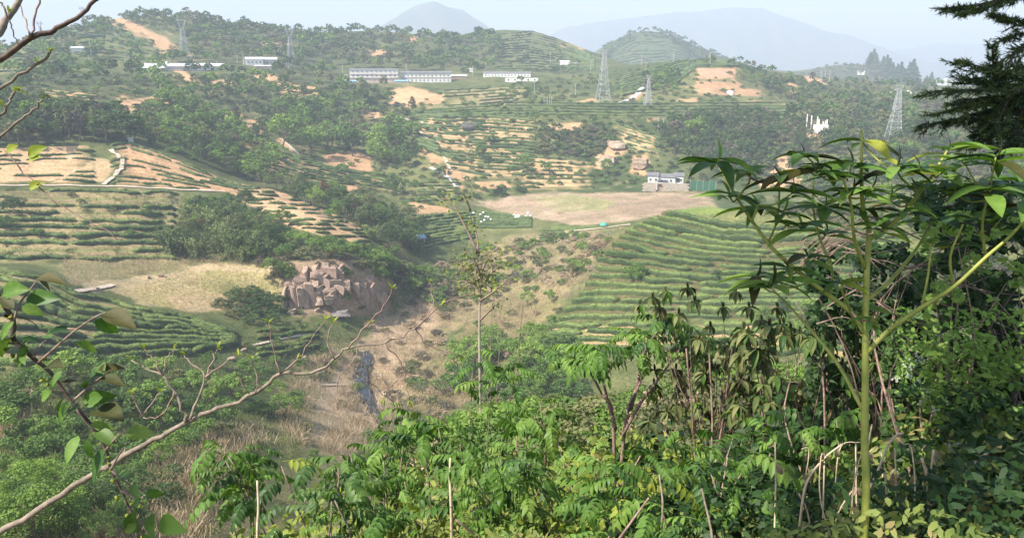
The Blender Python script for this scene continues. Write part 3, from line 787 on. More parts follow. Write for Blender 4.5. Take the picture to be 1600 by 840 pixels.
def limbs(rg, Cc, base_r, top, pale=False, nlimb=5, lean=0.03):
    mb = MB()
    pts = [Vector((0, 0, -0.03))]
    for i in range(1, 6): pts.append(Vector((rg.normal(0, lean), rg.normal(0, lean), top * i / 5)))
    mb.tube(pts, [base_r * (1.25 - 0.16 * i) for i in range(6)], 7)
    for c in Cc[:nlimb]:
        s = pts[rg.integers(2, 6)]
        c = Vector(c); m = s.lerp(c, 0.5) + Vector((0, 0, 0.02))
        mb.tube([s, m, c], [base_r * 0.5, base_r * 0.3, base_r * 0.12], 5, cap=False)
    return mb

TREE_CACHE = {}
def tree_mesh(kind, var, lod, mat):
    key = (kind, var, lod, mat)
    if key in TREE_CACHE: return TREE_CACHE[key]
    rg = np.random.default_rng(hash((kind, var)) % 1000 if False else (sum(map(ord, kind)) * 7 + var * 131))
    n, size = {'x': (6500, 0.46), 'h': (2000, 0.85), 'm': (950, 1.3), 'l': (230, 2.7)}[lod]
    if kind == 'broadleaf_tree':
        V, Fq, Cc = lobed(rg, 0.62, 0.33 + 0.04 * var, 0.31, 24, 0.115, n, 0.032 * size)
        tr = limbs(rg, Cc, 0.022, 0.55)
    elif kind == 'slender_tree':
        V, Fq, Cc = lobed(rg, 0.62, 0.19, 0.34, 20, 0.085, int(n * 0.75), 0.026 * size, -0.8)
        tr = limbs(rg, Cc, 0.014, 0.7)
    elif kind == 'shrub':
        V, Fq, Cc = lobed(rg, 0.42, 0.55, 0.38, 26, 0.17, n, 0.05 * size, -0.35)
        tr = limbs(rg, Cc, 0.02, 0.35)
    elif kind == 'conifer_tree':
        m = int(n * 0.8)
        z = 1 - rg.uniform(0, 0.92, m) ** 0.75 * 0.92
        ang = rg.uniform(0, 2 * math.pi, m)
        rr = (1.02 - z) * 0.27 * (0.75 + 0.35 * np.sin(z * 46 + np.sin(ang * 5) * 1.2)) * rg.uniform(0.5, 1.05, m)
        P = np.stack([np.cos(ang) * rr, np.sin(ang) * rr, z - rr * 0.25], 1)
        out = np.stack([np.cos(ang), np.sin(ang), np.full(m, 0.5)], 1)
        V, Fq = cards(P, unit(out + rg.normal(0, 0.45, P.shape)), 0.03 * size, 0.8, rg)
        tr = MB(); tr.tube([(0, 0, -0.03), (0, 0, 0.5), (0, 0, 0.97)], [0.022, 0.014, 0.004], 6)
    elif kind == 'bamboo':
        tr = MB(); Ps, Ns, Ds = [], [], []
        nc = 26
        for i in range(nc):
            a, rb = rg.uniform(0, 6.283), rg.uniform(0, 0.2)
            h = rg.uniform(0.7, 1.0); lean = rg.uniform(0.05, 0.3)
            b = np.array([math.cos(a) * rb, math.sin(a) * rb, -0.03]); o = np.array([math.cos(a), math.sin(a), 0])
            t = np.linspace(0, 1, 7)[:, None]
            c = b + np.array([0, 0, h]) * (t - 0.18 * t ** 3) + o * lean * t ** 2.4
            tr.tube([Vector(p) for p in c], [0.006 * (1.1 - x) for x in np.linspace(0, 0.9, 7)], 4, cap=False)
            m = max(4, int(n * 0.8 / nc))
            tt = rg.uniform(0.25, 1.02, m)
            p = np.stack([np.interp(tt, t[:, 0], c[:, k]) for k in range(3)], 1) + rg.normal(0, 0.035, (m, 3)) * (1.2 - tt * 0.5)[:, None]
            Ps.append(p); Ns.append(unit(rg.normal(size=(m, 3)) + o * 0.6 + np.array([0, 0, 0.6])))
            Ds.append(np.tile(unit(o * 0.5 - np.array([0, 0, 0.9]))[None], (m, 1)))
        P, N, D = map(np.concatenate, (Ps, Ns, Ds))
        V, Fq = cards(P, N, 0.022 * size, 1.5, rg, D)
    elif kind == 'bare_tree':
        tr = MB(); tr.tube([(0, 0, -.03), (0.01, 0, .3), (0, 0.02, .5)], [.02, .014, .009], 6)
        for i in range(46):
            a = rg.uniform(0, 6.28); z0 = rg.uniform(.15, .5); L = rg.uniform(.25, .5)
            e = Vector((math.cos(a) * L * .75, math.sin(a) * L * .75, z0 + L * rg.uniform(.5, 1)))
            s = Vector((0, 0.01, z0)); tr.tube([s, s.lerp(e, .5) + Vector((0, 0, -.02)), e], [.006, .004, .002], 3, cap=False)
        P = unit(rg.normal(size=(150, 3))) * rg.uniform(.2, .45, (150, 1)) + np.array([0, 0, .6])
        V, Fq = cards(P, unit(rg.normal(size=(150, 3))), 0.012, .8, rg)
    pale = kind in ('slender_tree', 'bare_tree')
    TREE_CACHE[key] = (np_mesh(kind + '_crown', V, Fq, M[mat]), tr.mesh(kind + '_trunk', M['trunk_pale' if pale else 'trunk'] if kind != 'bamboo' else M['bamboo'], True), V, Fq)
    return TREE_CACHE[key]

TREES = []
def tree(kind, mat, u, v, hpx, phrase, rmin=60, own=False, hm=None, wide=1.0):
    g = ground(u, v, rmin)
    if g is None: return
    r = math.hypot(g.x, g.y)
    h = hm if hm is not None else hpx * r / F / 0.97
    TREES.append((kind, mat, g, h, phrase, r, own, wide))

DESC = {'tree_light': 'bright green', 'tree_mid': 'mid green', 'tree_dark': 'dark green', 'tree_olive': 'olive green', 'tree_grey': 'greyish brown', 'tree_red': 'rusty red', 'bamboo': 'feathery', 'straw': 'straw coloured'}
def wood(phrase, poly, spacing, kinds, hm, rmin=60, keep=1.0, maxn=2000):
    us = [p[0] for p in poly]; vs = [p[1] for p in poly]
    pts = []
    wts = [k[2] for k in kinds]
    cell = {}
    for _ in range(int(6 * (max(us) - min(us)) * (max(vs) - min(vs)) / (spacing * spacing * 0.5))):
        u, v = random.uniform(min(us), max(us)), random.uniform(min(vs), max(vs))
        if not in1(u, v, poly): continue
        if random.random() < .93 and any(in1(u, v, c) for c in CUTS): continue
        ci, cj = int(u / spacing), int(v / (spacing * 0.55))
        bad = False
        for a in (-1, 0, 1):
            for b in (-1, 0, 1):
                for (x, y) in cell.get((ci + a, cj + b), ()):
                    if (x - u) ** 2 + ((y - v) / 0.55) ** 2 < spacing * spacing: bad = True
        if bad: continue
        cell.setdefault((ci, cj), []).append((u, v))
        # clumping: thin out by a slow noise so glades remain
        if random.random() > keep: continue
        k = random.choices(kinds, wts)[0]
        tree(k[0], k[1], u, v, 0, phrase, rmin, False, random.uniform(*hm) * (k[3] if len(k) > 3 else 1), random.uniform(1.05, 1.6))
        pts.append(1)
        if len(pts) >= maxn: break

BL, SL, SH, CO, BA, BR = 'broadleaf_tree', 'slender_tree', 'shrub', 'conifer_tree', 'bamboo', 'bare_tree'
MIX = [(BL, 'tree_light', 4), (BL, 'tree_mid', 4), (BL, 'tree_dark', 3, .9), (SL, 'tree_dark', 1.2, 1.1), (SL, 'tree_olive', 1.2, 1.1), (BL, 'tree_olive', 1.5, .8), (SL, 'tree_grey', .7), (SH, 'tree_mid', 1.5, .4), (SH, 'tree_light', 1, .4)]
DARK = [(BL, 'tree_dark', 4), (BL, 'tree_mid', 3), (SL, 'tree_dark', 2, 1.15), (SL, 'tree_olive', 1.8, 1.1), (BL, 'tree_olive', 1.5, .8), (BL, 'tree_light', .8, .8), (SL, 'tree_grey', .6), (SH, 'tree_mid', 1.4, .4)]
SCRUB = [(SH, 'tree_mid', 3, .4), (SH, 'tree_dark', 2, .4), (SH, 'tree_olive', 2, .4), (SH, 'tree_grey', 1, .35), (BL, 'tree_mid', 1, .8), (BL, 'tree_dark', 1, .8)]
# trees that stand out, one by one
for a in [(BL, 'tree_light', 277, 178, 36, 'bright round-crowned tree right of the orange mound on the upper left'), (BL, 'tree_light', 212, 222, 36, 'bright green tree at the top end of the orange spur'),
          (BL, 'tree_light', 320, 212, 36, 'large pale green tree in the gap left of the earth track'), (BL, 'tree_light', 362, 212, 30, 'yellow-green tree beside the earth track on the left wood'),
          (BL, 'tree_light', 470, 205, 40, 'tall pale tree at the crest of the central wood'), (BL, 'tree_light', 446, 236, 52, 'tall pale tree with bare trunk at the left edge of the central wood'),
          (BL, 'tree_light', 486, 244, 42, 'bright tree at the front of the central wood left of the soil bank'), (BL, 'tree_light', 590, 250, 40, 'bright tree above the right end of the soil bank'),
          (BL, 'tree_mid', 552, 244, 46, 'tall tree with pale trunk above the soil bank'), (BL, 'tree_light', 520, 236, 44, 'leafy tree in the middle of the central wood'), (BL, 'tree_mid', 620, 240, 44, 'green tree at the right end of the central wood'),
          (BL, 'tree_mid', 755, 254, 27, 'single round tree on the broad terraced hillside'), (BL, 'tree_mid', 729, 192, 19, 'small round tree on the top edge of the broad terraces'),
          (SL, 'tree_dark', 645, 180, 28, 'dark pointed tree below the big bare cut'), (BL, 'tree_light', 1086, 226, 40, 'bright tree alone in the dark wood right of centre'), (BL, 'tree_light', 1078, 240, 26, 'lower bright tree in the dark wood right of centre'),
          (BL, 'tree_light', 947, 276, 28, 'light green tree left of the valley house'), (SH, 'tree_light', 992, 438, 29, 'bright round bush among the hedges of the tea knoll'),
          (BR, 'tree_grey', 1112, 437, 24, 'small leafless tree on the tea knoll'), (SH, 'tree_dark', 1122, 437, 17, 'dark bush beside the leafless tree on the tea knoll'),
          (SH, 'tree_dark', 22, 336, 26, 'dark round bush on the flat terraces at far left'), (SH, 'tree_mid', 10, 360, 18, 'green bush at the left edge of the flat terraces'), (SH, 'tree_mid', 60, 371, 13, 'small green bush on the middle of the flat terraces'),
          (SH, 'tree_mid', 205, 371, 13, 'small bush at the right part of the flat terraces'), (BL, 'tree_mid', 614, 304, 30, 'tree with bare trunk at the valley edge'), (BL, 'tree_mid', 628, 302, 24, 'round tree beside the bare-trunked valley tree'),
          (SH, 'tree_dark', 778, 306, 18, 'dark bush at the far left corner of the pale field'), (SH, 'tree_dark', 815, 300, 12, 'small dark bush behind the pale field'), (SL, 'tree_dark', 688, 279, 18, 'small cypress-like tree beside the concrete road'),
          (SL, 'tree_dark', 694, 280, 16, 'second small cypress-like tree beside the concrete road'), (SL, 'tree_dark', 703, 281, 18, 'rightmost small cypress-like tree beside the concrete road'), (SL, 'tree_red', 318, 378, 34, 'rusty red dead tree in the bamboo grove'),
          (SL, 'tree_red', 508, 318, 36, 'rusty red dead tree in the wood beyond the spur'), (BL, 'tree_mid', 824, 275, 30, 'dark tree on the low terraces right of the hillside'), (BL, 'tree_mid', 853, 276, 18, 'small round tree on the low terraces'),
          (BL, 'tree_dark', 770, 40, 24, 'big dark tree on the skyline of the middle hill'), (BL, 'tree_dark', 785, 44, 18, 'dark tree at the right of the big skyline tree'), (BL, 'tree_mid', 548, 48, 14, 'lone pale tree on the middle skyline'),
          (BL, 'tree_light', 836, 196, 22, 'light green bush-like tree among the orange scrapes'), (SH, 'tree_dark', 230, 340, 12, 'low dark bush at the right end of the flat terraces')]:
    tree(*a, own=True)
# woods and thickets
wood('the near face of the spur', [(290, 312), (340, 316), (400, 330), (450, 358), (440, 384), (400, 378), (360, 348), (310, 340)], 12, SCRUB + [(BA, 'bamboo', 2, .8)], (7, 11))
wood('the open slopes between the terraces', [(0, 128), (300, 118), (520, 130), (640, 150), (900, 120), (1000, 105), (1240, 125), (1240, 300), (1100, 290), (860, 290), (640, 330), (560, 300), (440, 250), (300, 215), (120, 185), (0, 180)], 12.5, [(SH, 'tree_mid', 4, .35), (SH, 'tree_dark', 4, .35), (SH, 'tree_olive', 3, .3), (SH, 'tree_light', 1.5, .3), (BL, 'tree_mid', .6, .7)], (6, 11), keep=.95)
wood('the ridge of the left hill', [(30, 76), (130, 42), (200, 26), (300, 30), (400, 48), (300, 58), (200, 40), (130, 60), (40, 92)], 9, DARK, (7, 13), rmin=700)
wood('the banks of the stream', [(470, 640), (500, 560), (560, 520), (640, 460), (700, 500), (690, 560), (640, 640), (560, 720), (470, 720)], 24, [(SH, 'tree_olive', 3, .45), (SH, 'tree_mid', 2, .5), (SH, 'straw', 3, .5), (SH, 'tree_grey', 2, .5)], (3, 6), keep=.45)
wood('the tangle beside the stream', [(585, 600), (640, 560), (700, 600), (690, 680), (600, 690)], 26, [(BR, 'tree_olive', 1), (SH, 'tree_grey', .4, .5), (SH, 'tree_olive', .5, .5)], (4, 7), rmin=60)
wood('the slope right of the stream', [(640, 560), (720, 490), (880, 470), (860, 560), (900, 600), (760, 640), (640, 660)], 26, [(SH, 'tree_mid', 3, .6), (SH, 'tree_olive', 3, .5), (SH, 'straw', 2, .5), (BL, 'tree_light', 1), (SH, 'tree_grey', 1, .5)], (4, 7), keep=.8)
wood('the bank under the left mound', [(380, 545), (470, 500), (540, 510), (560, 540), (500, 600), (440, 570)], 20, [(SH, 'tree_mid', 3, .5), (SH, 'tree_olive', 2, .5), (SH, 'tree_light', 1, .5)], (3, 5), keep=.6)
wood('the flat terraces below the cart track', [(0, 300), (270, 300), (300, 405), (0, 405)], 22, [(SH, 'tree_mid', 2, .3), (SH, 'tree_dark', 1, .3), (SH, 'tree_olive', 2, .3)], (5, 9), keep=.4)
wood('the tree belt above the far left terraces', [(-20, 232), (0, 185), (60, 178), (140, 188), (200, 200), (205, 222), (130, 226), (60, 229)], 14, DARK + [(BL, 'tree_light', 1)], (11, 17))
wood('the wood on the back of the orange spur', [(205, 222), (240, 205), (330, 225), (420, 262), (500, 300), (560, 330), (640, 372), (660, 400), (600, 392), (560, 358), (480, 322), (400, 290), (320, 258), (260, 235)], 14, MIX + [(BA, 'bamboo', 2)], (7, 12))
wood('the central wood', [(395, 196), (440, 170), (560, 165), (630, 185), (648, 225), (640, 262), (590, 258), (560, 246), (500, 244), (452, 230)], 17, MIX, (11, 16))
wood('the slope below the left white shed', [(-20, 170), (-20, 118), (120, 112), (230, 118), (360, 112), (520, 128), (600, 140), (610, 170), (520, 165), (430, 185), (400, 205), (320, 190), (250, 175), (210, 150), (160, 135), (60, 132), (40, 165)], 15, DARK + MIX, (8, 15), keep=.78)
wood('the slope around the orange scrapes', [(215, 200), (230, 172), (330, 185), (400, 205), (440, 235), (430, 255), (380, 240), (300, 215)], 11, MIX, (7, 11), keep=.9)
wood('the wooded hill behind the long white blocks', [(270, 100), (290, 45), (400, 50), (480, 60), (580, 56), (680, 64), (770, 60), (790, 90), (760, 118), (640, 112), (540, 108), (500, 122), (430, 100)], 12, DARK + MIX, (10, 18), rmin=600)
wood('the skyline of the left hills', [(200, 30), (290, 30), (400, 46), (480, 54), (580, 52), (700, 60), (760, 58), (760, 66), (690, 68), (580, 60), (480, 63), (400, 57), (290, 42), (200, 36)], 8, DARK, (8, 16), rmin=600)
wood('the left hill behind the bare twigs', [(-30, 120), (-20, 84), (60, 66), (130, 44), (160, 30), (165, 50), (220, 60), (265, 90), (300, 110), (180, 115)], 11, MIX, (7, 13), rmin=600, keep=.7)
wood('the far middle hill with thin terraces', [(760, 58), (830, 54), (930, 90), (930, 115), (840, 118), (770, 110)], 11, DARK + SCRUB, (7, 12), rmin=850, keep=.5)
wood('the far rounded hill', [(930, 95), (945, 78), (1000, 48), (1040, 52), (1080, 70), (1125, 92), (1160, 104), (1125, 104), (1075, 88), (1040, 62), (1000, 58), (950, 92)], 6, DARK, (10, 16), rmin=1500)
wood('the ridge with the red earth cut', [(990, 150), (1000, 125), (1045, 112), (1068, 128), (1055, 150)], 10, MIX, (7, 12), rmin=500)
wood('the right end of the ridge', [(1110, 98), (1160, 97), (1240, 118), (1260, 135), (1200, 138), (1150, 125)], 9, MIX, (6, 10), rmin=600, keep=.7)
wood('the scrub below the tall pylon', [(780, 160), (800, 130), (900, 120), (985, 130), (985, 158), (930, 152), (880, 158)], 9, SCRUB, (6, 10), keep=.6)
wood('the grey scrub beside the terraces', [(835, 240), (845, 200), (890, 198), (960, 205), (955, 232), (925, 246)], 9, [(SH, 'tree_olive', 3, .6), (SH, 'tree_grey', 2, .5), (SH, 'tree_dark', 2, .6), (BL, 'tree_dark', 1, .8)], (6, 9))
wood('the dark wood right of centre', [(1020, 208), (1060, 190), (1160, 185), (1245, 195), (1255, 235), (1215, 278), (1160, 284), (1110, 268), (1060, 252)], 13, [(BL, 'tree_dark', 5), (SL, 'tree_dark', 4), (SL, 'tree_olive', 2), (BL, 'tree_grey', 1), (SL, 'tree_grey', 1)], (9, 15))
wood('the hazy wood behind the right pylon', [(1225, 165), (1200, 140), (1280, 128), (1400, 132), (1500, 135), (1620, 140), (1620, 262), (1400, 262), (1250, 240)], 13, [(BL, 'tree_dark', 4), (SL, 'tree_dark', 3), (SL, 'tree_olive', 3), (BL, 'tree_olive', 2), (SL, 'tree_grey', 2), (BL, 'tree_mid', 2)], (9, 14), rmin=400)
wood('the far dark hill on the right', [(1250, 122), (1300, 104), (1360, 104), (1420, 126), (1450, 138), (1300, 134)], 8, [(BL, 'tree_grey', 2), (BL, 'tree_dark', 3), (BL, 'tree_olive', 3)], (8, 14), rmin=1500)
for i, (u, v, h) in enumerate([(1358, 104, 15), (1363, 104, 18), (1367, 106, 15), (1378, 114, 17), (1383, 117, 20), (1388, 119, 18), (1393, 122, 16), (1400, 126, 17), (1405, 128, 20), (1410, 131, 16), (1418, 132, 22), (1423, 134, 26), (1428, 135, 20), (1446, 136, 12), (1453, 136, 15)]):
    tree(CO, 'tree_dark', u, v + 2, h * 1.35, 'the row of firs on the far right hill', 1500, wide=1.9)
wood('the rock face top', [(390, 396), (440, 386), (490, 392), (545, 394), (600, 408), (660, 425), (720, 450), (700, 478), (640, 456), (590, 440), (548, 410), (490, 404), (440, 408), (432, 440), (405, 415)], 12, [(BL, 'tree_mid', 3), (BL, 'tree_dark', 2), (SH, 'tree_olive', 2, .7), (BL, 'tree_light', 2), (SH, 'tree_grey', 1, .6), (SH, 'tree_red', .5, .5)], (4, 7))
wood('the bushes above the rock face', [(435, 380), (500, 384), (560, 392), (630, 400), (610, 410), (545, 398), (480, 390), (430, 390)], 12, MIX, (4, 6))
for a in [(SH, 'tree_mid', 452, 436, 17, 'green shrub hanging over the rock columns'), (SH, 'tree_light', 447, 428, 20, 'bright shrub at the left shoulder of the rock face'), (SH, 'tree_olive', 541, 452, 17, 'shrub in the gully right of the big rock face'), (SH, 'tree_mid', 540, 470, 15, 'low shrub in the gully right of the big rock face'), (SH, 'tree_dark', 543, 432, 16, 'dark shrub at the top of the rock gully'), (SH, 'tree_olive', 515, 486, 8, 'small shrub at the foot of the big rock face'), (SH, 'tree_mid', 470, 490, 9, 'shrub at the foot of the rock columns'), (SH, 'tree_mid', 508, 442, 5, 'tuft growing from a ledge of the rock face'), (SH, 'tree_grey', 498, 414, 8, 'brown shrub on the brow of the rock face'), (SH, 'tree_grey', 520, 414, 8, 'second brown shrub on the brow of the rock face'), (SH, 'tree_olive', 610, 470, 14, 'shrub beside the reddish rock slab'), (SH, 'tree_olive', 565, 484, 9, 'shrub at the foot of the reddish slab')]: tree(*a, own=True)
wood('the bamboo grove by the rock face', [(262, 398), (285, 362), (330, 345), (365, 362), (395, 380), (425, 396), (430, 405), (360, 414), (300, 410)], 15, [(BA, 'bamboo', 7), (SL, 'tree_dark', 1), (SL, 'tree_olive', 1), (BL, 'tree_light', .6, .7)], (9, 15))
wood('the bamboo wood beyond the spur', [(490, 312), (560, 318), (630, 345), (660, 375), (645, 395), (585, 362)], 13, [(BA, 'bamboo', 4), (BL, 'tree_olive', 2), (BL, 'tree_dark', 2)], (8, 12))
wood('the ravine scrub', [(650, 440), (720, 400), (830, 375), (940, 365), (960, 385), (920, 430), (860, 450), (760, 470), (690, 500)], 13, [(SH, 'straw', 4, .5), (SH, 'tree_olive', 2, .55), (SH, 'tree_mid', 3, .6), (SH, 'tree_light', 2, .6), (SH, 'tree_grey', .5, .45), (BL, 'tree_olive', .5, .8)], (4, 8), keep=.85)
wood('the dark bushes beside the field', [(335, 480), (400, 455), (440, 490), (430, 515), (370, 500)], 18, [(SH, 'tree_dark', 3), (SH, 'tree_olive', 1)], (3, 6))
wood('the lower left thicket', [(-20, 860), (-20, 580), (150, 585), (260, 570), (420, 560), (500, 610), (470, 680), (390, 700), (300, 690), (230, 760), (180, 860)], 34, [(SH, 'tree_mid', 3, .7), (SH, 'tree_light', 3.4, .62), (SH, 'tree_dark', 2, .8), (SH, 'tree_olive', 2, .45), (SH, 'straw', 1, .35), (BL, 'tree_mid', 1), (BL, 'tree_light', 1.4)], (3.5, 8), rmin=55, keep=.82)
wood('the big leafy clump in the middle', [(695, 620), (705, 570), (760, 540), (830, 530), (890, 560), (900, 620), (800, 640)], 26, [(BL, 'tree_light', 3), (SH, 'tree_mid', 3, .7), (BL, 'tree_mid', 2)], (7, 10), rmin=30)
wood('the near bank left of the thin tree', [(560, 700), (640, 665), (700, 650), (730, 646), (730, 760), (560, 760)], 24, [(SH, 'tree_mid', 3), (SH, 'tree_olive', 3), (SH, 'tree_light', 3), (SH, 'straw', .8)], (2.2, 4.2), rmin=16)
wood('the near bank behind the thin tree', [(730, 646), (820, 632), (890, 631), (890, 755), (730, 760)], 24, [(SH, 'tree_mid', 3), (SH, 'tree_olive', 3), (SH, 'tree_light', 3), (SH, 'straw', .8)], (2.2, 4.2), rmin=16)
wood('the near bank behind the forked sapling', [(890, 631), (1000, 630), (1060, 633), (1060, 750), (890, 755)], 24, [(SH, 'tree_mid', 3), (SH, 'tree_olive', 3), (SH, 'tree_light', 3), (SH, 'straw', .8)], (2.2, 4.2), rmin=16)
wood('the near bank under the tea knoll', [(1060, 633), (1200, 640), (1200, 745), (1060, 750)], 24, [(SH, 'tree_mid', 3), (SH, 'tree_olive', 3), (SH, 'tree_light', 3), (SH, 'straw', .8)], (2.2, 4.2), rmin=16)
wood('the near bank behind the yellow stem', [(1200, 640), (1320, 660), (1320, 740), (1200, 745)], 24, [(SH, 'tree_mid', 3), (SH, 'tree_olive', 3), (SH, 'tree_light', 3), (SH, 'straw', .8)], (2.2, 4.2), rmin=16)
wood('the hollow right of the knoll', [(1180, 520), (1260, 440), (1620, 380), (1620, 520), (1300, 560)], 40, MIX, (6, 10))
wood('the slope behind the sapling top', [(1230, 268), (1620, 262), (1620, 325), (1240, 312)], 15, DARK, (8, 13), rmin=300)
wood('the hillocks behind the sapling', [(1130, 320), (1250, 300), (1400, 300), (1620, 300), (1620, 400), (1260, 340)], 22, SCRUB, (6, 10))
print('trees', len(TREES))

TREES.sort(key=lambda t: -t[3] / t[5] - (10 if t[6] else 0))
count, farV, farF, fb, LABS = {}, {}, {}, {}, {}
LIMIT = {BL: 300, SL: 220, SH: 260, BA: 80, CO: 60, BR: 20}
for i, (kind, mat, g, h, phrase, r, own, wide) in enumerate(TREES):
    count[kind] = count.get(kind, 0) + 1
    ang = random.uniform(0, 6.283)
    var = i % 3
    if count[kind] <= LIMIT[kind] or own:
        lod = 'x' if r < 105 else ('h' if r < 430 else 'm')
        cme, tme, _, _ = tree_mesh(kind, var, lod, mat)
        noun = {'bamboo': 'bamboo', 'shrub': 'bush'}.get(kind, kind.replace('_', ' '))
        if own: lab, grp = phrase, None
        else:
            lab = '%s %s in %s' % (DESC[mat], noun.replace('broadleaf tree', 'tree'), phrase); LABS.setdefault(lab, []); grp = ('bushes' if noun == 'bush' else ('bamboo clumps' if noun == 'bamboo' else noun + 's')) + ' in ' + phrase
        LABS.setdefault(lab, []).append((project(g.x, g.y, g.z)[0], None))
        e = empty(kind, g, lab, noun.split()[-1] if kind != 'bamboo' else 'bamboo', grp, ang)
        LABS[lab][-1] = (float(LABS[lab][-1][0]), e, own)
        e.scale = (h * wide, h * wide, h)
        link('trunk' if kind not in ('shrub', 'bamboo') else ('stem' if kind == 'shrub' else 'culms'), tme, e)
        link('crown' if kind != 'shrub' else 'foliage', cme, e)
    else:
        _, _, V, Fq = tree_mesh(kind, var, 'l' if r > 500 else 'm', mat)
        ca, sa = math.cos(ang), math.sin(ang)
        P = V * np.array([h * wide, h * wide, h])
        P = np.stack([P[:, 0] * ca - P[:, 1] * sa + g.x, P[:, 0] * sa + P[:, 1] * ca + g.y, P[:, 2] + g.z], 1)
        k = (kind, mat)
        farV.setdefault(k, []).append(P); farF.setdefault(k, []).append(Fq + fb.get(k, 0)); fb[k] = fb.get(k, 0) + len(P)
print(count, sum(fb.values()) // 4)
NUM = ['leftmost', 'second', 'third', 'fourth', 'fifth', 'sixth', 'seventh', 'eighth', 'ninth', 'tenth', 'eleventh', 'twelfth', 'thirteenth', 'fourteenth', 'fifteenth', 'sixteenth', 'seventeenth', 'eighteenth', 'nineteenth', 'twentieth']
NUM += ['twenty-' + s for s in ('first', 'second', 'third', 'fourth', 'fifth', 'sixth', 'seventh', 'eighth', 'ninth')] + ['thirtieth'] + ['thirty-' + s for s in ('first', 'second', 'third', 'fourth', 'fifth', 'sixth', 'seventh', 'eighth', 'ninth')]
for lab, L in LABS.items():
    if 2 <= len(L) <= 38:
        L.sort(key=lambda t: t[0])
        for i, (_, o, own) in enumerate(L):
            if not own: o['label'] = ('leftmost ' if i == 0 else ('rightmost ' if i == len(L) - 1 else NUM[i] + '-from-left ')) + lab
for (kind, mat), vs in farV.items():
    nm = {'shrub': 'scrub', 'bamboo': 'bamboo_thicket'}.get(kind, 'woodland')
    tag(link(nm, np_mesh(nm, np.concatenate(vs), np.concatenate(farF[(kind, mat)]), M[mat])), 'far %s %s covering the distant slopes' % (DESC[mat], nm.replace('_', ' ')), 'woodland', kind='stuff')

# ------------------------------------------------------------------ grass and dry reeds (too many to count)
def tufts(name, label, polys, n, hgt, mat, blades=14, spread=0.5, width=0.05, rmin=55, lean=0.35):
    Vs, Fs, b = [], [], 0
    area = [(max(p[0] for p in q) - min(p[0] for p in q)) * (max(p[1] for p in q) - min(p[1] for p in q)) for q in polys]
    for q, a in zip(polys, area):
        us = [p[0] for p in q]; vs = [p[1] for p in q]
        m = int(n * a / sum(area))
        for _ in range(m):
            u, v = random.uniform(min(us), max(us)), random.uniform(min(vs), max(vs))
            if not in1(u, v, q): continue
            g = ground(u, v, rmin)
            if g is None: continue
            k = blades
            H = random.uniform(*hgt)
            base = np.array(g)[None] + np.concatenate([rng.normal(0, spread, (k, 2)), np.full((k, 1), -0.1)], 1)
            d = rng.normal(0, lean, (k, 2)) * H
            hh = H * rng.uniform(0.5, 1.1, k)
            w = width * rng.uniform(0.6, 1.4, k) * H
            t = rng.uniform(0, 6.28, k); wx, wy = np.cos(t) * w, np.sin(t) * w
            P = np.zeros((k, 4, 3))
            P[:, 0] = base + np.stack([-wx, -wy, 0 * wx], 1)
            P[:, 1] = base + np.stack([wx, wy, 0 * wx], 1)
            P[:, 2] = base + np.stack([d[:, 0] + wx * .8, d[:, 1] + wy * .8, hh], 1)
            P[:, 3] = base + np.stack([d[:, 0] - wx * .3, d[:, 1] - wy * .3, hh * 1.05], 1)
            Vs.append(P.reshape(-1, 3)); Fs.append(np.arange(4 * k).reshape(k, 4) + b); b += 4 * k
    tag(link(name, np_mesh(name, np.concatenate(Vs), np.concatenate(Fs), M[mat])), label, 'grass', kind='stuff')
tufts('dry_reeds', 'straw coloured dry reeds filling the ravine and slopes', [
    [(490, 700), (520, 620), (560, 560), (640, 480), (720, 470), (680, 560), (640, 640), (560, 720)], [(640, 480), (700, 430), (760, 385), (830, 365), (950, 360), (960, 380), (900, 440), (860, 470), (760, 480), (700, 520)],
    [(90, 402), (290, 402), (300, 425), (220, 430), (110, 446)], [(180, 800), (230, 740), (330, 680), (400, 660), (420, 690), (340, 740), (300, 860), (140, 860)], [(0, 720), (40, 640), (60, 600), (0, 600)],
    [(300, 400), (440, 400), (440, 418), (300, 416)], [(560, 470), (650, 430), (640, 480), (580, 500)], [(860, 430), (930, 400), (940, 420), (900, 465), (860, 470)], [(930, 365), (985, 350), (960, 385), (930, 400)], [(600, 660), (690, 560), (740, 490), (860, 460), (800, 540), (720, 640)], [(430, 660), (480, 560), (560, 540), (500, 620), (470, 700)], [(585, 552), (595, 552), (625, 650), (612, 662)], [(535, 560), (552, 560), (545, 600), (560, 640), (540, 640)]], 7600, (0.9, 2.3), 'straw', 20, 0.8, 0.02)
tufts('stubble', 'short dry stubble scattered over the pale bare field', [[(745, 318), (800, 305), (880, 300), (1000, 297), (1100, 298), (1120, 322), (1040, 330), (990, 345), (900, 352), (830, 345), (790, 332)], [(180, 455), (260, 430), (330, 418), (440, 425), (440, 470), (380, 485), (300, 487), (220, 475)]], 1500, (.25, .7), 'straw', 7, 1.4, .12)
tufts('field_weeds', 'low green weeds patching the pale bare field', [[(830, 308), (900, 303), (960, 312), (940, 328), (870, 330)], [(200, 455), (300, 435), (420, 440), (400, 470), (250, 470)]], 500, (.2, .5), 'meadow', 9, 1.2, .14)
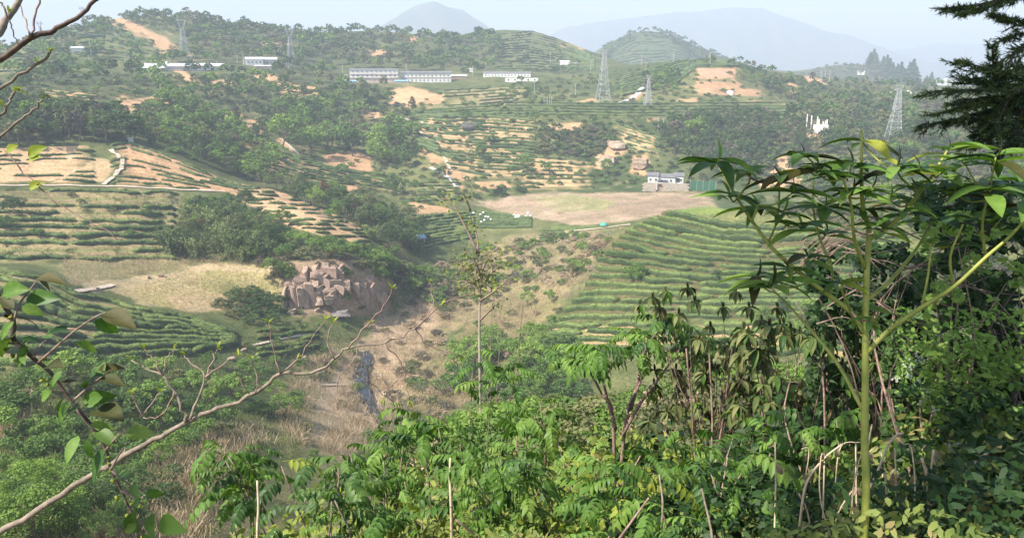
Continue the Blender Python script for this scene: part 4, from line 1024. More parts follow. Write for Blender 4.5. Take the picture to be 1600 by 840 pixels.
tufts('rough_grass', 'rough green grass between the terraces and on the valley sides', [
    [(0, 580), (370, 545), (480, 520), (540, 560), (500, 610), (420, 560), (200, 580), (0, 600)], [(160, 300), (290, 300), (310, 405), (150, 408)], [(330, 486), (500, 500), (540, 540), (380, 530)], [(700, 560), (860, 500), (900, 470), (870, 540), (860, 570)],
    [(0, 860), (0, 600), (480, 560), (480, 700), (200, 860)], [(850, 560), (1250, 550), (1250, 580), (850, 590)], [(0, 296), (290, 300), (300, 408), (0, 408)], [(640, 300), (760, 300), (740, 390), (640, 400)], [(860, 240), (1000, 240), (1000, 296), (860, 300)]], 4600, (0.6, 1.3), 'meadow', 12, 0.8, 0.06)

# ------------------------------------------------------------------ haze: one closed box of even air
zlo, zhi = float(ZG.min()) - 2.0, float(ZG.max()) + 12.0
hz = MB(); hz.box((0, 0, (zlo + zhi) / 2), (22600, 22600, zhi - zlo))
hm = bpy.data.materials.new('haze_air'); hm.use_nodes = True
hn = hm.node_tree
for nd in list(hn.nodes):
    if nd.type == 'BSDF_PRINCIPLED': hn.nodes.remove(nd)
pv = hn.nodes.new('ShaderNodeVolumePrincipled')
pv.inputs['Color'].default_value = (0.74, 0.86, 1.0, 1)
pv.inputs['Density'].default_value = 0.0003
pv.inputs['Anisotropy'].default_value = 0.0
hn.links.new(pv.outputs[0], hn.nodes['Material Output'].inputs['Volume'])
tag(hz.build('haze', hm), 'pale blue haze over the whole valley', 'haze', kind='stuff')

# ------------------------------------------------------------------ built things
def site(u, v, rmin=60.0):
    g = ground(u, v, rmin)
    r = math.hypot(g.x, g.y)
    return g, r, -math.atan2(g.x, g.y), r / F          # place, range, facing the camera, metres per pixel

def part(mb, name, mats, parent, label=None):
    o = mb.build(name, mats, parent)
    if label: o['label'] = label
    return o

def gable(mb, x0, x1, y0, y1, z, rise, ov=0.4):
    ym = (y0 + y1) / 2; t = 0.18
    for a, b in ((y0 - ov, ym), (y1 + ov, ym)):
        p = [(x0 - ov, a, z), (x1 + ov, a, z), (x1 + ov, b, z + rise), (x0 - ov, b, z + rise)]
        q = [(x, y, zz + t) for x, y, zz in p]
        mb.face(p); mb.face(q)
        for i in range(4): mb.face([p[i], p[(i + 1) % 4], q[(i + 1) % 4], q[i]])
    for x in (x0, x1): mb.face([(x, y0, z), (x, y1, z), (x, ym, z + rise)])

def windows(e, n, x0, x1, z, w, h, y, sill=True):
    me = fr = None
    for i in range(n):
        x = x0 + (x1 - x0) * (i + .5) / n
        if me is None:
            m = MB(); m.box((0, 0, 0), (w, 0.12, h)); me = m.mesh('window', M['glass'])
            s = MB(); s.box((0, -0.1, -h / 2 - 0.08), (w + 0.3, 0.22, 0.1)); s.box((0, -0.09, h / 2 + 0.05), (w + 0.2, 0.14, 0.09)); s.box((0, -0.09, 0), (0.09, 0.1, h)); fr = s.mesh('frame', M['white_wall'])
        o = link('window', me, e, (x, y, z))
        if sill: link('frame', fr, o, (0, 0, 0))

def walls(e, x0, x1, y0, y1, z0, z1, mat, name='wall', label=None):
    m = MB(); m.box(((x0 + x1) / 2, (y0 + y1) / 2, (z0 + z1) / 2), (x1 - x0, y1 - y0, z1 - z0))
    return part(m, name, M[mat], e, label)

# long white shed on the upper left
g, r, a, k = site(291, 111)
e = empty('farm_shed', g, 'long low white farm shed below the left power pylon', 'shed', None, a)
L = 103 * k
walls(e, -L / 2, L / 2, 0, 9, -3, 4.6, 'white_wall')
m = MB()
for z in (0.6, 2.6): m.box((0, -0.15, z), (L * .82, 0.3, 0.55))
part(m, 'window_band', M['glass'], e)
m = MB(); gable(m, -L / 2, L / 2, 0, 9, 4.6, 2.4); part(m, 'roof', M['roof_pale'], e)
m = MB(); m.tube([(-L * .23, 4, 5.5), (-L * .23, 4, 8.2), (-L * .23, 4, 8.8)], [1.3, 1.3, .4], 12); part(m, 'water_tank', M['white_wall'], e)
g, r, a, k = site(352, 109)
e = empty('hut', g, 'small grey roofed hut at the right end of the long low shed', 'hut', None, a)
walls(e, -5, 5, 0, 6, -2, 3, 'concrete'); m = MB(); gable(m, -5, 5, 0, 6, 3, 1.4); part(m, 'roof', M['roof_grey'], e); windows(e, 3, -4.5, 4.5, 1.2, 1.4, 1.1, -0.08)
g, r, a, k = site(242, 110)
e = empty('shed', g, 'low earth walled shed left of the long white farm shed', 'shed', None, a)
walls(e, -11, 8, 0, 5, -2, 2, 'mud_wall'); m = MB(); gable(m, -11, 8, 0, 5, 2, 1.1); part(m, 'roof', M['roof_pale'], e)
# white blocks right of it
for u, v, w, h, roof, lab, mat in ((398, 103, 24, 8.5, 'roof_pale', 'white flat fronted house left of the pale gabled workshop', 'white_wall'), (421, 104, 22, 9, 'roof_pale', 'pale grey gabled workshop beside the white house', 'concrete'), (384, 100, 7, 4, 'roof_grey', 'tiny white hut left of the white house', 'white_wall'), (412, 107, 24, 3.4, 'roof_pale', 'low pinkish wall building in front of the white house', 'pink_wall')):
    g, r, a, k = site(u, v)
    e = empty('house', g, lab, 'house', None, a); w *= k
    walls(e, -w / 2, w / 2, 0, 8, -2, h * .75, mat); m = MB(); gable(m, -w / 2, w / 2, 0, 8, h * .75, h * .25); part(m, 'roof', M[roof], e)
    windows(e, 4, -w * .45, w * .45, h * .4, w * .1, h * .16, -0.08)
# the two long white blocks
g, r, a, k = site(585, 130)
e = empty('dormitory_block', g, 'long three tier pinkish white block with two rows of dark windows', 'building', None, a + 0.03)
L = 71 * k; H = 20 * k
walls(e, -L / 2, L / 2, 0, 10, -4, H * .36, 'pink_wall', 'lower_wall', 'pinkish lower storey')
walls(e, -L / 2, L / 2, 0.25, 10, H * .36, H * .93, 'white_wall', 'wall')
m = MB(); m.box((0, -0.2, H * .38), (L, 0.9, 0.3)); m.box((0, 0, H * .66), (L, 0.7, 0.25)); part(m, 'ledge', M['pink_wall'], e)
windows(e, 10, -L / 2 + 1, L / 2 - 1, H * .53, 1.5, 1.2, 0.17); windows(e, 10, -L / 2 + 1, L / 2 - 1, H * .83, 1.2, .9, 0.17); windows(e, 5, -L / 2 + 1, L / 2 - 1, H * .2, 1.0, .6, -0.08)
m = MB(); gable(m, -L / 2, L / 2, 0.25, 10, H * .93, 1.4); part(m, 'roof', M['roof_grey'], e)
g, r, a, k = site(666, 129)
e = empty('dormitory_block', g, 'long white two storey block with grey roof right of the pinkish block', 'building', None, a - 0.03)
L = 75 * k; H = 16 * k
walls(e, -L / 2, L / 2, 0, 10, -4, H * .86, 'white_wall')
m = MB(); m.box((0, -0.15, H * .44), (L, 0.6, 0.35)); part(m, 'ledge', M['mud_wall'], e)
windows(e, 12, -L / 2 + 1, L / 2 - 1, H * .2, 1.2, 1.2, -0.08); windows(e, 12, -L / 2 + 1, L / 2 - 1, H * .63, 1.2, 1.2, -0.08)
m = MB(); gable(m, -L / 2, L / 2, 0, 10, H * .86, 1.7, .8); part(m, 'roof', M['roof_grey'], e)
for u, v, w, lab in ((627, 130, 20, 'blue roofed lean-to between the two long white blocks'), (548, 130, 16, 'blue roofed lean-to at the left end of the pinkish block')):
    g, r, a, k = site(u, v); e = empty('lean_to', g, lab, 'lean-to', None, a); w *= k
    walls(e, -w / 2, w / 2, 0, 4, -2, 1.6, 'concrete'); m = MB(); gable(m, -w / 2, w / 2, 0, 4, 1.6, 1.2); part(m, 'roof', M['roof_blue'], e)
g, r, a, k = site(538, 126); e = empty('hut', g, 'white hut left of the pinkish long block', 'hut', None, a)
walls(e, -4, 4, 0, 5, -2, 5, 'white_wall'); m = MB(); gable(m, -4, 4, 0, 5, 5, 1); part(m, 'roof', M['roof_grey'], e); windows(e, 2, -3.5, 3.5, 3, 1.2, 1.2, -.08)
g, r, a, k = site(715, 124); e = empty('brick_shed', g, 'low reddish brick shed right of the white two storey block', 'shed', None, a)
walls(e, -10, 10, 0, 6, -2, 3.4, 'mud_wall'); m = MB(); gable(m, -10, 10, 0, 6, 3.4, 1.6); part(m, 'roof', M['roof_pale'], e)
# sheds on the right
g, r, a, k = site(792, 121)
e = empty('long_shed', g, 'long white shed with dark roof edge right of the two blocks', 'shed', None, a - 0.1)
L = 72 * k
walls(e, -L / 2, L / 2, 0, 8, -3, 4.3, 'white_wall'); m = MB(); gable(m, -L / 2, L / 2, 0, 8, 4.3, 1.6); part(m, 'roof', M['roof_grey'], e)
windows(e, 14, -L / 2 + 1, L / 2 - 1, 2.2, 1.3, .9, -.08)
g, r, a, k = site(815, 127)
e = empty('boundary_wall', g, 'low white wall with dark openings in front of the long shed', 'wall', None, a - 0.1)
L = 50 * k; walls(e, -L / 2, L / 2, 0, 1, -2, 3.2, 'white_wall'); windows(e, 5, -L / 2, L / 2, 1.4, 1.4, 1.6, -.08, False)

# pylons
def bar(mb, p, q, t): mb.tube([p, q], t, 4)
def pylon(u, v, hpx, lab, style, rmin=60, thick=0.16, turn=0.35):
    g, r, a, k = site(u, v, rmin)
    H = hpx * k
    e = empty('power_pylon', g, lab, 'pylon', 'lattice pylons on the hills', a + turn)
    wb = H * (.085 if style == 'fork' else .1); ww = H * (.026 if style == 'straight' else .03)
    zt = H * (.93 if style == 'straight' else .72)
    def half(z): 
        f = min(z / zt, 1); return (wb * (1 - f) ** 1.25 + ww) if z < zt else ww
    lev = [0, .14, .27, .38, .48, .57, .65, .73, .8, .86, .93, 1.0]
    cs = [(1, 1), (-1, 1), (-1, -1), (1, -1)]
    for sx, sy in cs:
        m = MB(); m.tube([(sx * half(f * zt), sy * half(f * zt), f * zt - (0.6 if f == 0 else 0)) for f in lev], thick, 4); part(m, 'leg', M['steel'], e)
    br = MB()
    for f0, f1 in zip(lev[:-1], lev[1:]):
        for i in range(4):
            (ax, ay), (bx, by) = cs[i], cs[(i + 1) % 4]
            h0, h1 = half(f0 * zt), half(f1 * zt)
            bar(br, (ax * h0, ay * h0, f0 * zt), (bx * h1, by * h1, f1 * zt), thick * .55)
            bar(br, (bx * h0, by * h0, f0 * zt), (ax * h1, ay * h1, f1 * zt), thick * .55)
            bar(br, (ax * h1, ay * h1, f1 * zt), (bx * h1, by * h1, f1 * zt), thick * .55)
    part(br, 'bracing', M['steel'], e)['kind'] = 'stuff'
    def arm(z, L, up):
        m = MB(); w0 = half(z)
        for s in (-1, 1):
            for y in (-1, 1):
                bar(m, (0, y * w0, z), (s * L, 0, z + up), thick * .8); bar(m, (0, y * w0, z + H * .035), (s * L, 0, z + up), thick * .7)
            for f in (.3, .6): bar(m, (s * L * f, w0 * (1 - f), z + up * f), (s * L * f, -w0 * (1 - f), z + H * .035 * (1 - f) + up * f), thick * .6)
        part(m, 'cross_arm', M['steel'], e)
        for s in (-1, 1):
            i = MB(); i.tube([(s * L * .96, 0, z + up), (s * L * .96, 0, z + up - H * .05)], thick * 1.1, 6); part(i, 'insulator', M['glass'], e)
    if style == 'straight':
        arm(H * .93, H * .075, 0); arm(H * .64, H * .075, 0)
        m = MB(); bar(m, (-ww, 0, H * .93), (-H * .06, 0, H), thick * .8); bar(m, (ww, 0, H * .93), (H * .06, 0, H), thick * .8); bar(m, (-H * .06, 0, H), (H * .06, 0, H), thick * .8); part(m, 'earth_peak', M['steel'], e)
    else:
        m = MB()
        for s in (-1, 1):
            for y in (-1, 1):
                bar(m, (s * ww, y * ww, zt), (s * H * .085, y * ww, H * .88), thick * .9); bar(m, (s * H * .085, y * ww, H * .88), (s * H * .07, y * ww * .3, H), thick * .8)
                bar(m, (s * ww, y * ww, zt + H * .04), (s * H * .06, -y * ww, H * .83), thick * .6)
            bar(m, (s * H * .045, 0, H * .82), (s * H * .12, 0, H * .9), thick * .6)
        part(m, 'forked_head', M['steel'], e)
        arm(H * .88, H * .13, 0)
pylon(290, 97, 62, 'steel lattice pylon above the long low farm shed', 'fork')
pylon(456, 106, 59, 'steel lattice pylon in front of the middle wooded hill', 'fork')
pylon(942, 162, 78, 'tallest steel lattice pylon on the bench with pale earth at its foot', 'straight', thick=.17)
pylon(1012, 167, 45, 'short steel lattice pylon right of the tallest one', 'straight', thick=.16)
pylon(1393, 234, 86, 'steel lattice pylon standing in the hazy wood on the right', 'straight', thick=.15)
pylon(131, 40, 24, 'faint pylon on the skyline of the far left hill', 'fork', 700, .2)
pylon(66, 66, 26, 'faint pylon low on the left skyline behind the twigs', 'fork', 700, .2)
pylon(1330, 96, 26, 'faint distant pylon against the far blue mountain', 'straight', 1800, .3)
pylon(1505, 134, 46, 'faint pale tower in the haze beside the far town', 'straight', 1800, .4)

def wires(a, b, h1, h2, sag, label):
    A, B = site(*a)[0], site(*b)[0]
    e = empty('power_line', A, label, 'cable', 'power lines between the pylons')
    for s in (-4, 0, 4):
        m = MB(); P_ = []
        dv = (B - A).normalized(); sv = Vector((-dv.y, dv.x, 0)) * s
        for i in range(17):
            t = i / 16; q = (B - A) * t + sv; q.z += h1 * (1 - t) + h2 * t - sag * 4 * t * (1 - t); P_.append(q)
        m.tube(P_, .022, 4, cap=False); part(m, 'cable', M['steel'], e)
wires((290, 97), (456, 106), 38, 38, 9, 'sagging cables between the two left forked pylons'); wires((942, 162), (1012, 167), 36, 22, 4, 'cables between the tallest and the short pylon')
wires((66, 66), (290, 97), 20, 38, 12, 'cables sagging across the left hill to the shed pylon')
# utility poles
def pole(u, vt, vb, lab, rmin=60, arms=True):
    g, r, a, k = site(u, vb, rmin)
    h = (vb - vt) * k
    e = empty('utility_pole', g, lab, 'pole', 'concrete utility poles', a + random.uniform(-.6, .6))
    m = MB(); m.tube([(0, 0, -1), (0, 0, h)], [.26, .18], 8); part(m, 'pole', M['concrete'], e)
    if arms:
        m = MB(); m.box((0, 0, h - .7), (2.0, .14, .14)); part(m, 'cross_arm', M['steel'], e)
        for x in (-.85, 0, .85):
            i = MB(); i.tube([(x, 0, h - .63), (x, 0, h - .3)], .07, 6); part(i, 'insulator', M['white_wall'], e)
for p in ((536, 104, 121, 'utility pole at the left end of the pinkish block'), (635, 102, 114, 'utility pole behind the gap between the two long blocks'), (638, 112, 134, 'utility pole in front of the gap between the two long blocks'), (739, 104, 119, 'utility pole between the white block and the right sheds'),
          (734, 97, 111, 'upper pole left of the long right shed'), (755, 106, 115, 'short pole at the left end of the long right shed'), (143, 68, 88, 'pole among trees on the far left hill'), (141, 90, 106, 'pole below another pole on the far left slope'), (214, 92, 108, 'pole left of the long low farm shed'),
          (339, 84, 98, 'pole above the right end of the low farm shed'), (381, 86, 101, 'pole left of the white flat fronted house'), (371, 88, 98, 'thin pole between the hut and the white house'), (835, 128, 145, 'pole on the green slope right of the right sheds'), (899, 132, 149, 'pole on the scrub left of the tallest pylon'),
          (923, 97, 112, 'pole above and left of the tallest pylon'), (1009, 100, 114, 'pole above the short pylon'), (1002, 88, 102, 'pole on the far side of the ridge'), (1052, 82, 100, 'pole on the crest of the ridge with the red cut'), (1109, 83, 101, 'pole on the crest above the red earth cut'),
          (1282, 113, 131, 'leftmost of three posts by the earth strip on the right ridge'), (1288, 112, 131, 'middle of three posts by the earth strip on the right ridge'), (1295, 113, 131, 'rightmost of three posts by the earth strip on the right ridge'), (1450, 134, 148, 'pole in the haze left of the conifer branches'),
          (1028, 184, 206, 'pale pole left of the dark wood'), (1036, 186, 206, 'second pale pole left of the dark wood'), (229, 195, 215, 'pale pole below the orange scrapes'), (860, 84, 100, 'pole in front of the far middle hill')):
    pole(*p)
for i, (x, t) in enumerate(((197, 'left'), (200, 'middle'), (203, 'right'))): pole(x, 86 + i, 101, '%s post of the transformer frame left of the low farm shed' % t, arms=False)
for i, x in enumerate((850, 855, 859, 862)): pole(x, 153 + i % 2, 164, '%s of four short posts on the bench left of the tallest pylon' % ('leftmost', 'second', 'third', 'rightmost')[i], arms=False)

# antenna hut on the right
g, r, a, k = site(1273, 209)
e = empty('antenna_hut', g, 'white flat hut crowned by upright white antenna drums on the right slope', 'hut', None, a)
walls(e, -1.5, 17 * k, 0, 8, -3, 12 * k, 'white_wall'); walls(e, -18 * k, -1.5, 1, 7, -3, 5 * k, 'concrete', 'annex')
for x, h, t in ((-12, 27, .42), (-6, 25, .5), (2, 24, .42), (4, 20, .55), (10, 17, .5), (13, 18, .5), (15, 20, .42)):
    m = MB(); m.tube([(x * k, 3, 0), (x * k, 3, h * k * .55), (x * k, 3, h * k * .55 + .05), (x * k, 3, h * k)], [.3, .3, t, t], 10); part(m, 'antenna', M['white_wall'], e)

# the farmhouse on the valley floor
g, r, a, k = site(1040, 297)
e = empty('farmhouse', g, 'white walled farmhouse with dark tiled roofs above a stone terrace at the pale field', 'house', None, a)
for n_, (x0, x1, y0, y1, z0, z1) in enumerate(((-28 * k, -12 * k, 4, 10, 0, 20 * k), (-13 * k, 14 * k, 5, 11, 0, 18 * k), (12 * k, 26 * k, 6, 11, 0, 20 * k))):
    walls(e, x0, x1, y0, y1, z0, z1, 'white_wall')
    m = MB(); gable(m, x0, x1, y0, y1, z1, 1.9, .5)
    o = part(m, 'roof', M['roof_grey'], e)
    t = MB()                                                    # tile ridges standing on both slopes
    ym = (y0 + y1) / 2
    for q in range(int((x1 - x0) / .7)):
        x = x0 - .3 + q * .7
        for y in (y0 - .5, y1 + .5): t.tube([(x, y, z1 + .2), (x, ym, z1 + 2.1)], .1, 4)
    part(t, 'roof_tile', M['roof_grey'], o)['kind'] = 'stuff'
    windows(e, 2, x0, x1, z0 + (z1 - z0) * .72, 1.3, 1.4, y0 - .08)
m = MB(); m.box((-6 * k, 3.9, 14 * k), (16 * k, 2.4, .3)); part(m, 'porch_roof', M['roof_grey'], e)
m = MB(); m.box((18 * k, 5.9, 14 * k), (5 * k, .3, 6 * k)); part(m, 'doorway', M['glass'], e)
g, r, a, k = site(1040, 299)
e = empty('terrace_wall', g, 'stone retaining wall with a gateway in front of the farmhouse', 'wall', None, a)
blk = []
for q in range(3):
    m = MB(); m.box((0, 0, 0), (1.7, .7, .95)); b = m.mesh('stone', M['stone_wall'])
    for vtx in b.vertices: vtx.co += Vector((random.uniform(-.13, .13), random.uniform(-.12, .1), random.uniform(-.1, .1)))
    blk.append(b)
for row in range(6):
    for c in range(int(70 * k / 1.75)):
        x = -34 * k + (c + .5 * (row % 2)) * 1.78
        if -13 * k < x < -4 * k and row < 5: continue
        o = link('stone', blk[(c + row) % 3], e, (x, random.uniform(-.08, .08), .1 + row * .97))
m = MB(); m.box((-8.5 * k, .9, 2.2), (9 * k, .2, 5)); part(m, 'gateway', M['mud_wall'], e)
m = MB(); m.box((-8.5 * k, -.1, 5.2), (11 * k, 1, .45)); part(m, 'lintel', M['concrete'], e)
g, r, a, k = site(1098, 297)
e = empty('green_screen', g, 'dark green net fence right of the farmhouse wall', 'fence', None, a)
m = MB(); m.box((0, 0, 3), (38 * k, .12, 6)); part(m, 'net', plain('dark_green_net', [(0.03, .1, .05), (.05, .15, .08)], 1.0), e)
for x in (-19, -9, 0, 9, 19):
    m = MB(); m.tube([(x * k, -.15, -.5), (x * k, -.15, 6.3)], .12, 6); part(m, 'post', M['steel'], e)

# blue roofed hut by the valley fields
g, r, a, k = site(657, 378)
e = empty('field_hut', g, 'small earth walled field hut with a blue roof beside the tea plots', 'hut', None, a + .3)
walls(e, -9 * k, 8 * k, 0, 3.4, -1, 1.9, 'mud_wall')
m = MB(); p = [(-11 * k, -.6, 1.9), (10 * k, -.6, 1.9), (10 * k, 4, 3.0), (-11 * k, 4, 3.0)]
m.face(p); m.face([(x, y, z + .15) for x, y, z in p]); [m.face([p[i], p[(i + 1) % 4], (p[(i + 1) % 4][0], p[(i + 1) % 4][1], p[(i + 1) % 4][2] + .15), (p[i][0], p[i][1], p[i][2] + .15)]) for i in range(4)]
part(m, 'roof', M['roof_blue'], e)
m = MB(); m.box((3 * k, -.05, .6), (1, .12, 1.7)); part(m, 'door', M['glass'], e)
# white sacks and covers
def lump(mb, c, s, seed):
    rg = np.random.default_rng(seed)
    rings = [(0, 1.0), (.35, 1.08), (.7, .85), (.92, .45), (1.0, .02)]
    for i, (z, q) in enumerate(rings):
        for j in range(9):
            t = 6.283 * j / 9; w = q * rg.uniform(.85, 1.15)
            mb.v.append((c[0] + math.cos(t) * s[0] * w, c[1] + math.sin(t) * s[1] * w, c[2] + z * s[2]))
    b = len(mb.v) - 45
    for i in range(4):
        for j in range(9): mb.f.append((b + i * 9 + j, b + i * 9 + (j + 1) % 9, b + (i + 1) * 9 + (j + 1) % 9, b + (i + 1) * 9 + j)); mb.m.append(0)
SACK = [(740, 334, 'beside the upper left plot'), (751, 337, 'nearest below the top pair'), (755, 334, 'at the top of the dark plot'), (759, 340, 'in the middle of the dark plot'), (763, 341, 'right of the middle sack'), (767, 345, 'by the dirt patch'), (757, 346, 'low in the dark plot'), (752, 348, 'lowest at the left'),
        (803, 338, 'left of the big white cover'), (825, 334, 'at the top right corner of the field'), (822, 340, 'right of the big white cover'), (829, 338, 'at the far right end of the field'), (823, 349, 'on the lower right edge of the field')]
for i, (u, v, w) in enumerate(SACK):
    g, r, a, k = site(u, v)
    m = MB(); lump(m, (0, 0, 0.1), (.75, .6, 1.25), i)
    o = m.build('white_sack', M['sack'], None, True); o.location = g
    tag(o, 'white sack on the dark valley tea field ' + w, 'sack', 'white sacks on the valley field')
g, r, a, k = site(809, 341); m = MB(); lump(m, (0, 0, 0), (1.9, 1.6, 2.3), 77); o = m.build('white_cover', M['sack'], None, True); o.location = g
tag(o, 'big white covered heap at the right of the dark valley field', 'heap')
g, r, a, k = site(943, 355)
e = empty('green_shelter', g, 'small turquoise green covered shelter at the edge of the pale field', 'shelter', None, a)
m = MB(); m.tube([(0, 0, 1.2), (0, 0, 1.9), (0, 0, 2.9)], [2.0, 1.7, .1], 8); part(m, 'cover', M['green_net'], e)
for x, y in ((-1.2, -1.2), (1.2, -1.2), (1.2, 1.2), (-1.2, 1.2)):
    m = MB(); m.tube([(x, y, -.3), (x, y, 1.5)], .08, 5); part(m, 'post', M['trunk'], e)
# far white sheds on the hills
for i, (u, v, w, lab) in enumerate(((1345, 117, 9, 'tiny white house on the far dark hill'), (735, 113, 7, 'pale boulder-grey hut behind the right sheds'), (882, 104, 14, 'row of pale huts left of the tallest pylon'), (900, 103, 6, 'tiny pale hut right of the row of pale huts'), (146, 48, 6, 'tiny white hut on the far left hilltop'), (123, 84, 16, 'pale earth platform hut on the far left slope'), (205, 222, 6, 'small pale blue hut at the top of the orange spur'),
                        (1140, 148, 8, 'small pale hut beside the earth road'), (1420, 147, 8, 'white house in the haze below the firs'), (1394, 148, 5, 'tiny white house in the haze left of the firs'))):
    g, r, a, k = site(u, v); w *= k; e = empty('hut', g, lab, 'hut', None, a)
    walls(e, -w / 2, w / 2, 0, w * .5, -2, w * .35 + 1, 'white_wall'); m = MB(); gable(m, -w / 2, w / 2, 0, w * .5, w * .35 + 1, w * .12); part(m, 'roof', M['roof_pale'], e)
# the far town
for i in range(17):
    u = 1437 + i * 4.3 + random.uniform(-1, 1); v = 139 - (i % 3) * 1.5
    az, _ = aztan(u, v); r = 3000 + (i % 3) * 160
    x, y = r * math.sin(az), r * math.cos(az); z = float(zat(x, y)); w, h = random.uniform(9, 22), random.uniform(14, 34)
    e = empty('town_block', (x, y, z), '%s-from-left pale block of the far hazy town' % NUM[i].replace('leftmost', 'first'), 'building', 'blocks of the far town', -az + random.uniform(-.4, .4))
    walls(e, -w, w, 0, w, -2, h, 'white_wall')
    m = MB()
    for q in range(int(h / 5)): m.box((0, -.1, 3 + q * 5), (w * 1.7, .3, 1.6))
    part(m, 'window_band', M['roof_grey'], e); m = MB(); m.box((0, w / 2, h + .6), (w * .5, w * .4, 2.4)); part(m, 'roof_house', M['white_wall'], e)

# ------------------------------------------------------------------ rock face, boulders
def make_rock(name, seed, cuts=6, rough=.06, blocky=.93):
    import bmesh
    bm = bmesh.new(); bmesh.ops.create_cube(bm, size=1.0); bmesh.ops.subdivide_edges(bm, edges=bm.edges[:], cuts=cuts, use_grid_fill=True)
    rg = np.random.default_rng(seed)
    nrm = [(unit(rg.normal(size=3)), rg.uniform(.33, .46)) for _ in range(9)]
    P = np.array([v.co[:] for v in bm.verts])
    sph = unit(P) * .58
    P = P * blocky + sph * (1 - blocky)
    for n_, d in nrm:                                             # flat broken faces
        s = P @ n_ - d; P -= np.clip(s, 0, None)[:, None] * n_[None]
    P += np.stack([fbm(P[:, 0] * 4 + seed, P[:, 2] * 4 + P[:, 1] * 3, seed, 3), fbm(P[:, 1] * 4 + seed, P[:, 2] * 4, seed + 5, 3), fbm(P[:, 0] * 4, P[:, 1] * 4 + seed, seed + 9, 3)], 1) * rough
    for v, p in zip(bm.verts, P): v.co = p
    me = bpy.data.meshes.new(name); bm.to_mesh(me); bm.free()
    return me
def rock_mat(name, a, b, c, stain):
    m, nt, bs = new_mat(name)
    n1 = noise_node(nt, .5, 6, .65, 'Object', (1, 1, 1)); n2 = noise_node(nt, 1.0, 5, .6, 'Object', (2.2, 2.2, .35))
    col = ramp(nt, n1.outputs['Fac'], [(.3, a), (.5, b), (.7, c)])
    st = ramp(nt, n2.outputs['Fac'], [(.5, (0, 0, 0)), (.72, (1, 1, 1))])
    col = mixc(nt, col, stain, st)
    nt.links.new(col, bs.inputs['Base Color']); bs.inputs['Roughness'].default_value = .9
    n3 = noise_node(nt, 5.0, 8, .75); hgt = nt.nodes.new('ShaderNodeMath'); hgt.operation = 'ADD'
    nt.links.new(n1.outputs['Fac'], hgt.inputs[0]); nt.links.new(n3.outputs['Fac'], hgt.inputs[1])
    col = mixc(nt, col, ramp(nt, n3.outputs['Fac'], [(.34, (.6, .57, .55)), (.58, (1.15, 1.15, 1.12))]), 1.0, 'MULTIPLY'); nt.links.new(col, bs.inputs['Base Color'])
    bump(nt, bs, hgt.outputs[0], .8, .5)
    return m
M['rock'] = rock_mat('tan_rock', (.24, .18, .135), (.39, .295, .22), (.48, .375, .29), (.17, .125, .1))
M['rock_red'] = rock_mat('reddish_rock', (.23, .16, .125), (.36, .255, .2), (.44, .33, .265), (.16, .115, .095))
M['rock_grey'] = rock_mat('grey_rock', (.12, .105, .095), (.2, .18, .165), (.28, .255, .235), (.09, .08, .075))
RK = {m: [] for m in ('rock', 'rock_red', 'rock_grey')}
for m in RK:
    for i in range(5):
        me = make_rock('rock', 11 * i + len(m)); me.materials.append(M[m]); RK[m].append(me)
def rockface(u, v, lab, mat, blocks):
    g, r, a, k = site(u, v)
    e = empty('rock_face', g, lab, 'cliff', None, a)
    for i, (bu, bv, w, h, dpt, push) in enumerate(blocks):
        p = ground(bu, bv); rr = math.hypot(p.x, p.y); kk = rr / F
        o = link('rock', RK[mat if random.random() < .6 else 'rock_red'][i % 5], e)
        loc = p + Vector((math.sin(-a), math.cos(a), 0)) * (push + 1.3)
        dl = loc - g
        o.location = Matrix.Rotation(-a, 3, 'Z') @ dl
        o.scale = (w * kk, dpt, h * kk); o.rotation_euler = (random.uniform(-.06, .06), random.uniform(-.06, .06), random.uniform(-.35, .35))
bl = []
for row, (v0, h) in enumerate(((420, 10), (427, 12), (434, 12), (443, 13), (453, 13), (463, 13), (473, 12))):
    u = 486 + row * .5
    while u < 532:
        w = random.uniform(8, 19); bl.append((u + w / 2, v0 + random.uniform(-3, 3), w * 1.35, h * random.uniform(1.2, 1.7), random.uniform(3.5, 5), random.uniform(-1.5, -.3))); u += w
rockface(510, 478, 'big tan rock face of stacked angular blocks above the stream', 'rock', bl)
bl = [(444 + i * 8.0, 466 + (i % 2) * 2 - i * .8, 9.5 + (i % 3) * 2, random.uniform(34, 48), random.uniform(3.2, 5), random.uniform(-2.6, -1.2)) for i in range(6)] + [(466, 440, 26, 20, 4, -1), (452, 447, 16, 14, 3.5, -.8), (478, 430, 12, 26, 4, -.4)]
rockface(460, 484, 'pillar-like rock columns at the left of the big tan face', 'rock', bl)
bl = [(556 + i * 8, 455 + (i % 3) * 5 + i * .8, 12 + (i % 2) * 6, random.uniform(26, 44), 4, random.uniform(-1.4, -.4)) for i in range(6)] + [(575, 440, 20, 18, 4, -.5), (592, 470, 16, 20, 4, -.6)]
rockface(578, 482, 'reddish streaked rock slab right of the big tan face', 'rock_red', bl)
bl = [(640 + i * 9, 432 + i * 7, 14, 13, 3.5, -.4) for i in range(5)]
rockface(660, 465, 'small broken rocks among bushes right of the reddish slab', 'rock_red', bl)
bl = [(430 + (i % 3) * 7, 402 + i * 9, 12, 12, 3, 0) for i in range(4)]
rockface(434, 440, 'bare reddish scarp beside the brown field', 'rock_red', bl)
def boulder(u, v, w, h, lab, mat, grp=None, i=0):
    g, r, a, k = site(u, v)
    o = link('boulder', RK[mat][i % 5], None, g + Vector((0, 0, h * k * .3))); o.scale = (w * k, w * k * .8, h * k); o.rotation_euler = (0, 0, random.uniform(-.5, .5))
    tag(o, lab, 'boulder', grp)
boulder(532, 493, 30, 9, 'flat grey boulder at the foot of the rock face', 'rock_grey')
